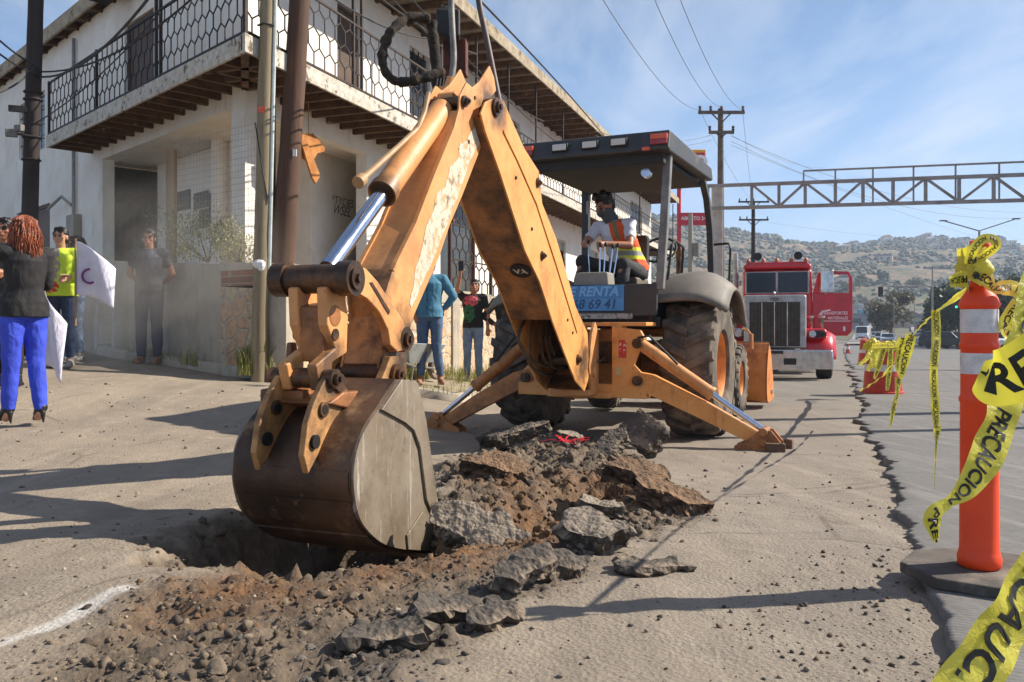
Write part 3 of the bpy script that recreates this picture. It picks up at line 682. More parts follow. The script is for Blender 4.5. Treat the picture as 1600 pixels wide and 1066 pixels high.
k = MB(); k.box((-.05, -.835, 2.695), (1.0, .03, .03)); k.build("roof_trim", mat("trim_tan", S(156, 136, 104), S(70, 62, 52), 9, .6), cpo)
def post(pts, wd, dp, mt, name="canopy_post"):
    b = MB()
    vs = []; fs = []
    for p in pts:
        for i, j in ((-1, -1), (1, -1), (1, 1), (-1, 1)): vs.append((p[0] + i * wd / 2, p[1] + j * dp / 2, p[2]))
    for k_ in range(len(pts) - 1):
        for j in range(4): q = k_ * 4; fs.append((q + j, q + (j + 1) % 4, q + 4 + (j + 1) % 4, q + 4 + j))
    fs += [(3, 2, 1, 0), tuple(range(len(vs) - 4, len(vs)))]; b.add(vs, fs); return b.build(name, mt, BH, None, .012)
GPO = mat("post_grey", S(132, 130, 126), S(104, 102, 98), 8, .4, .1)
post([(.64, -.66, 1.42), (.67, -.63, 2.0), (.70, -.60, 2.68)], .075, .08, GPO)
post([(-.66, -.66, 1.42), (-.68, -.63, 2.0), (-.70, -.60, 2.68)], .075, .08, DKP)
post([(.74, 1.26, 1.3), (.74, 1.25, 1.75), (.735, 1.20, 2.15), (.72, 1.10, 2.48), (.70, .95, 2.68)], .07, .10, DKP)
post([(-.66, .98, 1.3), (-.66, .98, 1.75), (-.66, .98, 2.68)], .085, .09, DKP)
k = MB(); k.box((-.62, .92, 2.45), (.03, .01, .15)); k.build("warning_decal", mat("decal_white", S(200, 196, 186), S(90, 88, 84), 60, .6), BH)
bc = MB(); bc.cyl((.49, -.62, 2.52), (.49, -.54, 2.52), .045, n=18); bco = bc.build("round_lamp", CHROME, BH, 40)
# ---- rear frame and stabilisers
fm = MB(); Y0 = -.98
fm.box((.12, Y0 + .12, 1.10), (.98, .34, .035)); fm.box((.0, Y0, .50), (1.24, .16, .12)); fm.box((.34, Y0 + .02, .80), (.10, .14, .60)); fm.box((-.34, Y0 + .02, .80), (.10, .14, .60)); 
fm.prism([(.30, 1.08), (.56, 1.05), (.60, .98), (.50, .74), (.62, .62), (.64, .50), (.50, .44), (.30, .44)], (0, Y0 - .05, 0), (1, 0, 0), (0, 0, 1), .05)
fm.prism([(-.30, 1.08), (-.56, 1.05), (-.60, .98), (-.50, .74), (-.62, .62), (-.64, .50), (-.50, .44), (-.30, .44)], (0, Y0 - .05, 0), (1, 0, 0), (0, 0, 1), .05)
fm.box((0, Y0 + .25, .75), (.7, .10, .6)); fm.box((.0, Y0 - .02, .46), (.60, .24, .05))
fmo = fm.build("rear_frame", ORM, BH, bevel=.008)
k = MB(); k.box((.40, Y0 - .0772, .88), (.07, .002, .16)); k.build("red_decal", mat("decal_red", S(190, 48, 48), S(220, 200, 190), 40, .5, 0, .55, .6), fmo)
k = MB(); k.box((.36, Y0 - .0775, .68), (.05, .002, .07)); k.build("pale_decal", mat("decal_pale", S(196, 176, 130), None, 40, .5), fmo)
for sx in (-1, 1):
    for z in (.60, .93): k = MB(); k.cyl((sx * .54, Y0 - .11, z), (sx * .54, Y0 + .06, z), .045, n=18); k.cyl((sx * .54, Y0 - .125, z), (sx * .54, Y0 - .10, z), .024, n=12); k.build("pivot_pin", OILY, fmo, 40)
vb = MB(); vb.box((.08, Y0 + .12, .84), (.34, .16, .20))
for q in range(6): vb.cyl((-.06 + q * .055, Y0 - .0, .78), (-.06 + q * .055, Y0 - .03, .78), .02, n=10); vb.tube([(-.06 + q * .055, Y0 - .02, .80), (-.05 + q * .05, Y0 - .10, .86 - .02 * q), (-.12 + q * .02, Y0 - .2, .80), (-.2, Y0 - .28, .72)], .012, 8)
vb.build("valve_block", OILY, BH, 40)
def stab(sx, foot):
    p = Vector((sx * .54, Y0 - .02, .60)); f = Vector(foot); g = empty("stabilizer", p); g.parent = BH; d = f - p; z = Vector((0, 0, 1)); L = d.length; u = d.normalized(); n = Vector((0, 1, 0)); v = n.cross(u); v = v if v.z > 0 else -v
    b = MB(); b.prism([(-.07, -.06), (-.07, .06), (.10, .10), (L * .55, .085), (L - .05, .045), (L + .04, .03), (L + .05, -.05), (L - .06, -.06), (L * .5, -.06), (.08, -.07)], (0, 0, 0), u, v, .115)
    b.build("stabilizer_arm", ORD if sx < 0 else ORM, g, bevel=.008)
    b = MB(); c0 = Vector((0, 0, .33)); c1 = d + Vector((0, 0, .085)) + u * .02; e = c1 - c0; m = c0 + e * .60
    b.cyl(c0, m, .055, n=20); b.cyl(m - e.normalized() * .03, m, .062, n=20); b.cyl(c0 + e * .27, c0 + e * .285, .058, n=20); b.ball(c0, .06)
    b.build("stabilizer_cylinder", ORF if sx > 0 else ORD, g, 40)
    b = MB(); b.cyl(m, c1, .026, n=16); b.build("cylinder_rod", CHROME, g, 40)
    b = MB(); gz = -p.z - .0
    q = d + Vector((sx * .02, 0, 0))
    for dy in (-.075, .075): b.prism([(-.24, gz + .03), (.16, gz + .03), (.14, gz + .12), (.06, gz + .22), (-.03, gz + .22), (-.12, gz + .14), (-.24, gz + .08)], (q.x, q.y + dy, 0), (sx, 0, 0), (0, 0, 1), .022)
    b.box((q.x - sx * .04, q.y, gz + .03), (.44, .26, .03)); b.cyl((q.x, q.y - .12, gz + .12), (q.x, q.y + .12, gz + .12), .03)
    b.cyl((c1.x, c1.y - .11, c1.z), (c1.x, c1.y + .11, c1.z), .035); b.build("stabilizer_foot", ORD, g, 40, .005)
    if sx > 0:
        
        for w_ in ((.10, -.16, 8), (.13, .14, -8)): b = MB(); b.box((q.x + w_[0], q.y + w_[1], gz + .07), (.16, .06, .12), R(w_[2])); b.build("foot_pad", mat("pad_brown", S(110, 84, 64), S(80, 62, 50), 6, .7), g, bevel=.008)
    h = MB(); h.tube([c0 + Vector((0, -.05, .05)), c0 + e * .10 + Vector((0, -.07, .14)), c0 + e * .25 + Vector((0, -.06, .09)), c0 + e * .33 + Vector((0, -.05, .06))], .011, 8); h.build("cylinder_hose", BLACK, g, 40)
stab(1, (1.60, Y0 - .02, .13)); stab(-1, (-1.46, Y0 - .02, .12))

# ---- digging arm: traced in its own plane (s outward, z up, p across), stored in the machine's frame
AX, AY = -.346, -.938
def AP(s, p, z): return BMAT.inverted() @ Vector((.54 + AX * s + .938 * p, 7.36 + AY * s - .346 * p, z))
def tr(px, py, p):
    a = (px - PX0) / FP; s = (a * (7.36 - .346 * p) - .54 - .938 * p) / (.938 * a - .346); Y = 7.36 - .938 * s - .346 * p
    return s, CH - (py - PY0) / FP * Y
def trl(pts, p): return [tr(a, b, p) for a, b in pts]
def plate(b, poly, p, th):
    o = AP(0, p, 0); us = AP(1, p, 0) - o; uz = Vector((0, 0, 1)); b.prism(poly, o, us, uz, th); return b
def boxsec(b, poly, w_, th=.012, skip=()):
    """closed box girder whose side outline is poly: two side plates and the skin between them"""
    plate(b, poly, w_ / 2, th); plate(b, poly, -w_ / 2, th)
    n = len(poly); cx = sum(p[0] for p in poly) / n; cz = sum(p[1] for p in poly) / n
    for i in range(n):
        if i in skip: continue
        (s0, z0), (s1, z1) = poly[i], poly[(i + 1) % n]
        sh = lambda s, z: (s + (cx - s) * .02, z + (cz - z) * .02)
        s0, z0 = sh(s0, z0); s1, z1 = sh(s1, z1); h = w_ / 2 - .002
        b.add([AP(s0, -h, z0), AP(s0, h, z0), AP(s1, h, z1), AP(s1, -h, z1)], [(0, 1, 2, 3)])
    return b
def pin(b, s, z, w_, r, collar=True):
    b.cyl(AP(s, -w_ / 2, z), AP(s, w_ / 2, z), r, n=22)
    if collar:
        for e in (-1, 1): b.cyl(AP(s, e * w_ / 2, z), AP(s, e * (w_ / 2 + .018), z), r * .62, n=16); b.cyl(AP(s, e * (w_ / 2 + .018), z), AP(s, e * (w_ / 2 + .03), z), r * .3, n=6)
for (px, py, p, r_) in ((771, 168, .14, .20), (722, 159, 0, .14), (553, 435, 0, .26), (622, 530, .1, .20), (614, 585, .1, .24), (520, 592, .1, .20), (901, 562, .1, .22), (838, 286, .14, .10), (600, 300, 0, .13), (875, 590, .0, .3)):
    q_ = tr(px, py, p); v_ = AP(q_[0], p, q_[1]); PINS.append((v_.x, v_.y, v_.z, r_))
ORM0, ORF0 = ORM, ORF
ORM = yellow('arm_paint', OR1, OR2, S(150, 100, 58), .56, .74, grease=.85); ORF = yellow('arm_paint_faded', S(216, 154, 92), S(198, 134, 76), S(150, 104, 66), .55, .75, 2.5, grease=.85)
# boom
boom_px = [(771, 153), (757, 160), (750, 178), (757, 206), (780, 270), (819, 392), (842, 440), (862, 502), (871, 527), (898, 596), (912, 612), (920, 590), (917, 520), (898, 478), (888, 440), (868, 372), (846, 318), (841, 268), (818, 232), (797, 185), (786, 158)]
BW = .33
bp = trl(boom_px, BW / 2)
bm_ = MB(); boxsec(bm_, bp, BW, .014, skip=range(21)); boom = bm_.build("boom", ORM, BH, bevel=.004)
b = MB(); rp_ = trl([(784, 205), (806, 250), (836, 318), (866, 410), (900, 520)], BW / 2)
o_ = [AP(s, BW / 2 + .010, z) for s, z in rp_]
for a_, c_ in zip(o_[:-1], o_[1:]): b.bar(a_, c_, .012, .014)
b.build("weld_ridge", ORM, boom)
b = MB(); s, z = tr(772, 168, BW / 2); pin(b, s, z, BW + .05, .058); b.build("boom_pin", OILY, boom, 40)
TS, TZ = tr(772, 168, BW / 2)
for px, py, rr in ((838, 286, .035), (845, 400, .035), (901, 562, .045)):
    b = MB(); s, z = tr(px, py, BW / 2); pin(b, s, z, BW + .03, rr); b.build("boom_pin", OILY, boom, 40)
for px, py in ((804, 278), (829, 358), (813, 425), (885, 500), (893, 520)):
    b = MB(); s, z = tr(px, py, BW / 2); b.cyl(AP(s, BW / 2, z), AP(s, BW / 2 + .016, z), .012, n=8); b.build("plate_bolt", OILY, boom, 40)
q0_, q1_ = tr(819, 392, BW / 2), tr(842, 440, BW / 2); e0_ = AP(q0_[0], BW / 2, q0_[1]); e1_ = AP(q1_[0], BW / 2, q1_[1]); ed_ = (e1_ - e0_).normalized(); pa_ = (AP(0, 1, 0) - AP(0, 0, 0)).normalized(); fn_ = ed_.cross(pa_).normalized(); fn_ = fn_ if fn_.y < 0 else -fn_
c_ = e0_.lerp(e1_, .62) - pa_ * .095 + fn_ * .006; lg = MB(); lg.cyl(c_ - fn_ * .01, c_ + fn_ * .004, .078, n=28); lgo = lg.build("round_cover", mat("cover_black", S(26, 20, 18), S(48, 34, 28), 8, .6), boom, 40)
letter("VA", .075, c_ + fn_ * .0055, pa_, -ed_, mat("mark_white", S(210, 196, 176), None), lgo, .003)
b = MB(); boxsec(b, bp, BW, .001, skip=(0, 1, 7, 8, 9, 19, 20)); boom_skin = b.build('box_plating', ORO, boom)  # dirty skin between the plates; its darker paint also deepens the shade on this face
# boom lift cylinder and hoses at its foot
b = MB(); a1 = trl([(846, 330), (882, 470)], .0)
b.cyl(AP(a1[0][0] - .06, .0, a1[0][1] - .15), AP(a1[1][0] - .10, .0, a1[1][1]), .05, n=20); b.build("boom_cylinder", ORF, boom, 40)
b = MB(); r4 = random.Random(4)
for k in range(9):
    p0 = tr(856 + k * 4, 505 + r4.uniform(-10, 10), 0); pts = []
    for j, (dx, dy) in enumerate([(0, 0), (-4 + r4.uniform(-5, 5), 28), (2 + r4.uniform(-6, 6), 58 + r4.uniform(-6, 6)), (14 + r4.uniform(-5, 5), 78 - k * 2 + r4.uniform(-8, 8)), (30, 80 - k * 3 + r4.uniform(-8, 8)), (40, 64)]):
        s, z = tr(848 + k * 5 + dx * (1.3 - .1 * k), 500 + dy, 0); pts.append(AP(s + .05 - .012 * k, -.13 + .028 * k, z))
    sm = []
    for i in range(len(pts) - 1):
        for f in (0, .25, .5, .75):
            a_ = pts[max(i - 1, 0)]; c_ = pts[i]; d_ = pts[i + 1]; e_ = pts[min(i + 2, len(pts) - 1)]
            sm.append(.5 * ((2 * c_) + (d_ - a_) * f + (2 * a_ - 5 * c_ + 4 * d_ - e_) * f * f + (3 * c_ - a_ - 3 * d_ + e_) * f ** 3))
    b.tube(sm + [pts[-1]], .014, 8)
b.build("hose_bundle", mat("dirty_hose", S(70, 58, 46), S(110, 90, 68), 14, .7), boom, 40)
# swing post (kingpost) that carries the boom
kp = MB(); fs_, fz_ = 0.0, .80
plate(kp, [(-.22, .52), (-.22, 1.02), (-.10, 1.12), (.02, 1.02), (.12, .72), (.02, .50)], .17, .03); plate(kp, [(-.22, .52), (-.22, 1.02), (-.10, 1.12), (.02, 1.02), (.12, .72), (.02, .50)], -.17, .03)
kp.cyl(AP(-.24, 0, .42), AP(-.24, 0, 1.10), .07, n=20); kp.cyl(AP(-.02, -.21, .68), AP(-.02, .21, .68), .05, n=20)
kp.prism([(-.30, -.18), (.10, -.18), (.10, .18), (-.30, .18)], AP(0, 0, .50), AP(1, 0, 0) - AP(0, 0, 0), AP(0, 1, 0) - AP(0, 0, 0), .05)
kp.build("swing_post", ORF, BH, 40, .006)
# dipper
dip_px = [(764, 103), (771, 122), (774, 142), (760, 160), (748, 170), (746, 182), (751, 205), (752, 226), (720, 308), (702, 350), (684, 404), (646, 491), (632, 540), (634, 585), (618, 606), (600, 600), (590, 575), (604, 500), (600, 460), (612, 423), (648, 350), (678, 272), (708, 200), (716, 170), (717, 150), (728, 129), (737, 137), (748, 128)]
DW = .20
dp = trl(dip_px, DW / 2)
b = MB(); boxsec(b, dp, DW, .014, skip=(0, 1, 2, 3, 4, 23, 24, 25, 26, 27)); dipper = b.build("dipper", ORF, BH, bevel=.004)
# raised lips along the dipper's outer edges
b = MB()
for e in (-1, 1):
    o_ = [AP(s, e * DW / 2, z) for s, z in trl([(612, 423), (648, 350), (678, 272), (708, 200)], DW / 2)]
    for a_, c_ in zip(o_[:-1], o_[1:]): b.bar(a_, c_, .022, .016)
b.build("edge_strip", ORF, dipper)
def worn(pts):
    b = MB(); r5 = random.Random(9); P = trl(pts, DW / 2)
    plate(b, P, DW / 2 + .0085, .002); return b
wpoly = [(745, 195), (749, 222), (738, 240), (728, 262), (716, 300), (706, 325), (696, 352), (680, 392), (664, 430), (650, 462), (640, 482), (638, 470), (644, 440), (650, 410), (658, 384), (664, 350), (676, 330), (680, 302), (694, 292), (700, 262), (712, 250), (718, 224), (728, 222), (734, 204)]
wp2 = []
r5 = random.Random(9)
for i in range(len(wpoly)):
    a_, c_ = Vector(wpoly[i]), Vector(wpoly[(i + 1) % len(wpoly)])
    for f in (0, .33, .66): q = a_.lerp(c_, f); wp2.append((q.x + r5.uniform(-1.6, 1.6), q.y + r5.uniform(-1.6, 1.6)))
worn(wp2).build("worn_paint_strip", mat("worn_white", S(196, 186, 166), S(190, 150, 104), 20, .6, 0, .50, .58, .2, 60, .002, S(120, 108, 92), 18, .56, .62), dipper)
b = MB(); s, z = tr(722, 159, DW / 2); pin(b, s, z, DW + .05, .034); b.build("dipper_pin", OILY, dipper, 40)
for px, py in ((740, 153), (730, 222), (706, 345), (608, 480)): s, z = tr(px, py, DW / 2); b = MB(); b.cyl(AP(s, -DW / 2 - .012, z), AP(s, DW / 2 + .014, z), .012, n=10); b.build("plate_bolt", OILY, dipper, 40)
b = MB(); G_S, G_Z = tr(622, 530, DW / 2 + .03); pin(b, G_S, G_Z, DW + .16, .062); b.build("dipper_pin", OILY, dipper, 40)
# bucket cylinder
b = MB(); c0 = tr(697, 168, 0); c1 = tr(602, 303, 0); c2 = tr(512, 420, 0)
P0, P1, P2 = AP(c0[0], -.02, c0[1]), AP(c1[0], -.02, c1[1]), AP(c2[0], -.0, c2[1]); dv = (P1 - P0).normalized()
b.cyl(P0 + dv * .03, P1, .068, n=24); b.ball(P0 + dv * .04, .068, 14, 9); b.cyl(P1 - dv * .05, P1, .077, n=24); b.cyl(P0 - dv * .10, P0 + dv * .04, .04, n=14)
b.cyl(P0 - dv * .09 + (AP(0, .05, 0) - AP(0, 0, 0)), P0 - dv * .09 - (AP(0, .05, 0) - AP(0, 0, 0)), .05, n=16)
cyl_o = b.build("bucket_cylinder", ORF, dipper, 40)
b = MB(); b.cyl(P1, P2, .040, n=24); b.build("cylinder_rod", CHROME, cyl_o, 40)
b = MB(); pp = [AP(*[(lambda q: (q[0] + .08, -.02, q[1]))(tr(a_, c_, 0))][0]) for a_, c_ in [(684, 150), (678, 180), (668, 205), (640, 232), (608, 262), (585, 283)]]
b.tube(pp, [.014] * 4 + [.016, .018], 8); b.cyl(pp[-1], pp[-1] + (pp[-1] - pp[-2]).normalized() * .05, .032, n=12); b.build("cylinder_pipe", mat("pipe_tan", S(170, 134, 92), S(150, 116, 78), 9, .5), cyl_o, 40)
# link pieces: cross tube, guide links, bucket link
A_S, A_Z = tr(553, 435, .19)
b = MB(); b.cyl(AP(A_S, -.19, A_Z), AP(A_S, .19, A_Z), .064, n=24)
for e in (-1, 1): b.cyl(AP(A_S, e * .13, A_Z), AP(A_S, e * .20, A_Z), .076, n=24); b.cyl(AP(A_S, e * .20, A_Z), AP(A_S, e * .212, A_Z), .05, n=20); b.cyl(AP(A_S, e * .212, A_Z), AP(A_S, e * .226, A_Z), .022, n=6)
b.build("link_cross_pin", OILY, dipper, 40)
gl_px = [(548, 412), (566, 420), (584, 440), (604, 470), (624, 500), (634, 528), (630, 546), (614, 550), (604, 540), (600, 516), (586, 488), (566, 466), (548, 456)]
for e in (-1, 1):
    b = MB(); plate(b, trl(gl_px, .155), e * .155, .045); go = b.build("guide_link", ORF, dipper, bevel=.008)
    b = MB(); P = trl([(570, 442), (574, 441), (602, 486), (600, 492)], .155); plate(b, P, e * .179, .004); b.build("slot_mark", OILY, go)
K_S, K_Z = tr(516, 592, .12)
bl_px = [(540, 452), (536, 490), (534, 512), (520, 556), (516, 590), (500, 598), (486, 580), (494, 545), (492, 512), (478, 480), (474, 450), (496, 440), (520, 470)]
bl = [(A_S + .07, A_Z - .04), (A_S + .06, A_Z - .20), (A_S - .0, A_Z - .30), (K_S + .07, K_Z + .06), (K_S + .04, K_Z - .05), (K_S - .05, K_Z - .04), (K_S - .06, K_Z + .07), (A_S - .10, A_Z - .32), (A_S - .11, A_Z - .16), (A_S - .07, A_Z)]
for e in (-1, 1):
    b = MB(); plate(b, bl, e * .072, .05); lo = b.build("bucket_link", ORF, dipper, bevel=.010)
    b = MB(); b.cyl(AP(A_S + .0, e * .072 - .03, A_Z - .24), AP(A_S + .0, e * .072 + .03, A_Z - .24), .026, n=14); b.build("link_hole", OILY, lo, 40)
b = MB(); b.cyl(AP(A_S, -.10, A_Z - .16), AP(A_S, .10, A_Z - .16), .05, n=16); plate(b, [(A_S - .06, A_Z - .10), (A_S + .05, A_Z - .12), (A_S + .03, A_Z - .36), (A_S - .06, A_Z - .34)], 0, .12); b.build("link_web", ORO, dipper, 40, .01)
EARM = yellow('ear_paint', S(200, 148, 84), S(160, 112, 66), S(82, 60, 44), .46, .66, 5, .5, grease=.9)
# bucket: side plates and curved shell
BKW = .575; bh = BKW / 2
side_px = [(621, 593), (646, 598), (659, 656), (680, 802), (675, 861), (627, 858), (592, 847), (563, 818), (552, 783), (549, 739), (557, 694), (576, 656), (589, 640)]
def smo(P, i0, i1, n=5):
    out = list(P[:i0]); seg = P[i0:i1 + 1]
    for i in range(len(seg) - 1):
        a, c, d, e = seg[max(i - 1, 0)], seg[i], seg[i + 1], seg[min(i + 2, len(seg) - 1)]
        for k in range(n): f = k / n; out.append(tuple(.5 * (2 * c[q] + (d[q] - a[q]) * f + (2 * a[q] - 5 * c[q] + 4 * d[q] - e[q]) * f * f + (3 * c[q] - a[q] - 3 * d[q] + e[q]) * f ** 3) for q in (0, 1)))
    return out + list(P[i1:])
side_px = smo(side_px, 4, 12)
sp_ = trl(side_px, bh)
b = MB(); plate(b, sp_, bh, .022); plate(b, sp_, -bh, .022); bucket = b.build("bucket", STEEL, BH, bevel=.004)
cut_px = [(589, 640), (621, 593), (646, 598), (659, 656), (680, 802), (674, 812), (660, 780), (650, 700), (640, 672), (626, 660)]
for e in (-1, 1):
    b = MB(); plate(b, trl(cut_px, bh), e * (bh + .018), .014); b.build("side_cutter", STEEL, bucket, bevel=.003)
    b = MB(); plate(b, trl([(676, 812), (675, 861), (632, 858), (630, 836), (654, 800)], bh), e * (bh + .016), .010); b.build("wear_plate", STEEL, bucket, bevel=.002)
shell = trl([(618, 592), (600, 618), (586, 640), (572, 660), (560, 686), (551, 712), (548, 739), (548, 762), (552, 785), (563, 820), (577, 836), (592, 849), (627, 860), (676, 863)], bh)
shell = smo(shell, 2, 13)
cs = sum(p[0] for p in shell) / len(shell); cz = sum(p[1] for p in shell) / len(shell)
inn = [(s + (cs - s) * .05, z + (cz - z) * .05) for s, z in shell]
b = MB(); plate(b, shell + inn[::-1], 0, BKW - .004); sho = b.build("bucket_shell", SHELL, bucket, 30)
b = MB()
for i0, i1, k0 in ((22, 30, 1.03), (32, 41, 1.045), (42, 54, 1.06)):
    seg = shell[i0:i1 + 1]; out = [(cs + (s - cs) * k0, cz + (z - cz) * k0) for s, z in seg]
    plate(b, seg + out[::-1], 0, BKW - .02)
b.build("wear_strip", SHELL, bucket, 30)
b = MB(); e0, e1 = shell[-1], shell[-2]; plate(b, [(e0[0] - .05, e0[1] - .006), (e0[0] + .10, e0[1] - .004), (e0[0] + .10, e0[1] + .02), (e0[0] - .05, e0[1] + .016)], 0, BKW + .05); b.build("cutting_edge", STEEL, bucket)
# ears on the bucket's back
ear_px = [(519, 582), (530, 590), (543, 618), (540, 640), (520, 664), (506, 680), (492, 712), (477, 741), (470, 712), (476, 662), (486, 630), (500, 600), (508, 585)]
def moved(px_, dp_, frm): return px_
for e in (-1, 1):
    b = MB(); P = trl(ear_px, .115)
    plate(b, P, e * .115, .03); eo_ = b.build("bucket_ear", EARM, bucket, bevel=.006)
    b = MB()
    for (px, py, r_) in ((524, 598, .040), (499, 640, .032)): s, z = tr(px, py, .115); b.cyl(AP(s, e * .115 - .028, z), AP(s, e * .115 + .028, z), r_, n=20)
    b.build("ear_boss", OILY, eo_, 40, .003)
    for (px, py, r_) in ((499, 640, .020), (485, 690, .028)): b = MB(); s, z = tr(px, py, .115); b.cyl(AP(s, e * .115 - .0295, z), AP(s, e * .115 + .0295, z), r_, n=18); b.build("ear_hole", mat("hole_dark", S(22, 18, 16), None, 6, .9), eo_, 40)
B_S, B_Z = tr(614, 585, .16)
for e in (-1, 1):
    b = MB(); plate(b, [(B_S + .09, B_Z + .02), (B_S + .04, B_Z + .085), (B_S - .04, B_Z + .085), (B_S - .075, B_Z + .02), (B_S - .10, B_Z - .16), (B_S + .30, B_Z - .20), (B_S + .22, B_Z - .12)], e * .15, .04); b.build("hinge_ear", EARM, bucket, bevel=.006)
b = MB(); pin(b, B_S, B_Z, .38, .05); b.build("hinge_pin", OILY, bucket, 40); b = MB(); pin(b, K_S, K_Z, .30, .042); b.build("hinge_pin", OILY, bucket, 40)
b = MB(); plate(b, [(K_S + .06, K_Z - .10), (K_S - .06, K_Z - .06), (B_S + .02, B_Z - .06), (B_S - .04, B_Z - .15), (shell[2][0], shell[2][1])], 0, .30)
b.build("bucket_top_plate", ORO, bucket, None, .01)
# coupler hook in front of the ears
b = MB(); q0 = tr(476, 568, -.06)
for e in (-.17, -.05):
    plate(b, [(q0[0] - .08, q0[1] + .09), (q0[0] - .04, q0[1] + .09), (q0[0] - .03, q0[1] - .03), (q0[0] + .07, q0[1] - .03), (q0[0] + .07, q0[1] - .08), (q0[0] - .12, q0[1] - .08)], e, .03)
b.cyl(AP(q0[0] + .05, -.20, q0[1] - .05), AP(q0[0] + .05, 0, q0[1] - .05), .035); plate(b, [(q0[0] - .13, q0[1] - .17), (q0[0] + .10, q0[1] - .17), (q0[0] + .10, q0[1] - .11), (q0[0] - .13, q0[1] - .10)], -.11, .22)
b.build("coupler_hook", ORO, bucket, bevel=.008)
# ---- hose cluster at the boom top
def sp3(pts, n=5):
    out = []
    for i in range(len(pts) - 1):
        a_ = pts[max(i - 1, 0)]; c_ = pts[i]; d_ = pts[i + 1]; e_ = pts[min(i + 2, len(pts) - 1)]
        for k in range(n):
            f = k / n; out.append(.5 * ((2 * c_) + (d_ - a_) * f + (2 * a_ - 5 * c_ + 4 * d_ - e_) * f * f + (3 * c_ - a_ - 3 * d_ + e_) * f ** 3))
    return out + [pts[-1]]
def hp(px, py, Y): return BMAT.inverted() @ W(px, py, Y)
def wig(pts, r, a=.18, seed=0):
    rr = random.Random(seed); return [r * (1 + rr.uniform(-a, a)) for _ in pts]
hs = empty("hose_cluster"); hs.parent = BH
b = MB(); P = sp3([hp(*q) for q in ((672, 30, 5.7), (640, 28, 5.65), (612, 48, 5.55), (598, 82, 5.5), (602, 112, 5.5), (622, 128, 5.5), (655, 124, 5.55), (680, 116, 5.6), (692, 112, 5.65))], 7); b.tube(P, wig(P, .032, .22, 1), 10)
P = sp3([hp(*q) for q in ((674, 34, 5.75), (678, 70, 5.75), (682, 110, 5.75), (684, 140, 5.7))], 6); b.tube(P, wig(P, .038, .12, 2), 10); b.build("sleeved_hose", mat("hose_sleeve", S(34, 27, 23), S(62, 50, 34), 20, .85, 0, .45, .6, .8, 30, .02), hs, 60)
b = MB(); P = [hp(694, 20, 5.9), hp(698, 60, 5.9)]; b.box(hp(700, 42, 5.95), (.17, .2, .20), R(30)); b.ball(hp(700, 24, 5.95), (.09, .09, .06)); b.build("hose_bracket", BLACK, hs, 40, .02)
b = MB(); b.box(hp(712, 92, 6.05), (.17, .12, .26), R(20)); b.build("bracket_plate", mat("rusty_red", S(96, 44, 30), S(50, 34, 28), 7, .7), hs, bevel=.01)
b = MB(); P = sp3([hp(*q) for q in ((705, -60, 5.5), (705, 0, 5.5), (707, 50, 5.45), (709, 90, 5.42), (706, 118, 5.40), (699, 140, 5.38))], 6); b.tube(P, .021, 10); b.build("grey_hose", HOSEG, hs, 40)
b = MB(); b.cyl(P[-6], P[-1], .028); b.cyl(hp(699, 138, 5.38), hp(695, 152, 5.35), .03); b.box(hp(695, 145, 5.4), (.07, .07, .07)); b.build("hose_fitting", ORF, hs, 40)
b = MB(); P = sp3([hp(*q) for q in ((745, -60, 5.6), (748, 0, 5.6), (760, 60, 5.55), (772, 120, 5.5), (781, 165, 5.45), (783, 183, 5.42), (778, 192, 5.40))], 6); b.tube(P, .021, 10); b.build("return_hose", mat("hose_brown", S(72, 58, 54), S(100, 78, 66), 10, .5), hs, 40)
b = MB()
for k in range(4): P = sp3([hp(*q) for q in ((684 + k * 5, 120, 5.7), (682 + k * 5, 150, 5.62), (690 + k * 6, 190, 5.6), (720 + k * 5, 240, 5.8), (752 + k * 3, 260 + k * 4, 5.95))], 5); b.tube(P, .012, 8)
b.cyl(hp(735, 150, 5.8), hp(775, 210, 5.9), .07); b.build("inner_hose", BLACK, hs, 40)
b = MB(); P = sp3([hp(*q) for q in ((684, 150, 5.35), (682, 178, 5.22), (664, 204, 5.05), (632, 232, 4.9))], 5); b.tube(P, .010, 8); b.build("thin_line", HOSEG, hs, 40)
# ================================================================ CORNER BUILDING, YARD WALL, SIDEWALK
def plaster(name, c, c2, stain, dlo=.56, dhi=.74, brick=False):
    t = NT(name); col = t.mix(t.ramp(t.noise(1.6, 9, .68), .4, .65), c, c2)
    col = t.mix(t.math('MULTIPLY', t.ramp(t.noise(3.2, 10, .75, t.map((1, 1, .28))), dlo, dhi), .75), col, stain)
    col = t.mix(t.math('MULTIPLY', t.ramp(t.noise(14, 8, .8), .62, .68), .55), col, S(120, 108, 94))
    b = t.noise(30, 6, .7); t.bump(b, .3, .006); return t.fin(col, .9)
WHT = plaster("old_white_plaster", S(236, 231, 220), S(222, 214, 200), S(176, 162, 142))
WHT2 = plaster("porch_plaster", S(232, 224, 210), S(218, 208, 192), S(170, 156, 136), .6, .8)
def wood_mat(name, c, c2, dark, sc=(1, 1, 1), axis=(14, 14, .6), rough=.85):
    t = NT(name); n = t.noise(1.0, 9, .7, t.map(axis)); col = t.mix(t.ramp(n, .35, .66), c, c2)
    col = t.mix(t.math('MULTIPLY', t.ramp(t.noise(2.2, 8, .7, t.map((6, 6, .8))), .58, .68), .8), col, dark)
    t.bump(n, .7, .008); return t.fin(col, rough)
PEEL = mat("peeling_white_wood", S(200, 194, 182), S(178, 168, 150), 9, .85, 0, .4, .6, .5, 40, .006, S(104, 90, 74), 7, .55, .62)
JOIST = mat("dark_joist_wood", S(82, 62, 46), S(112, 84, 60), 7, .9, 0, .4, .62, .3, 40, .006, S(160, 148, 132), 4, .62, .7)
IRON = mat("wrought_iron", S(48, 40, 36), S(74, 56, 44), 12, .6, .3, .45, .6)
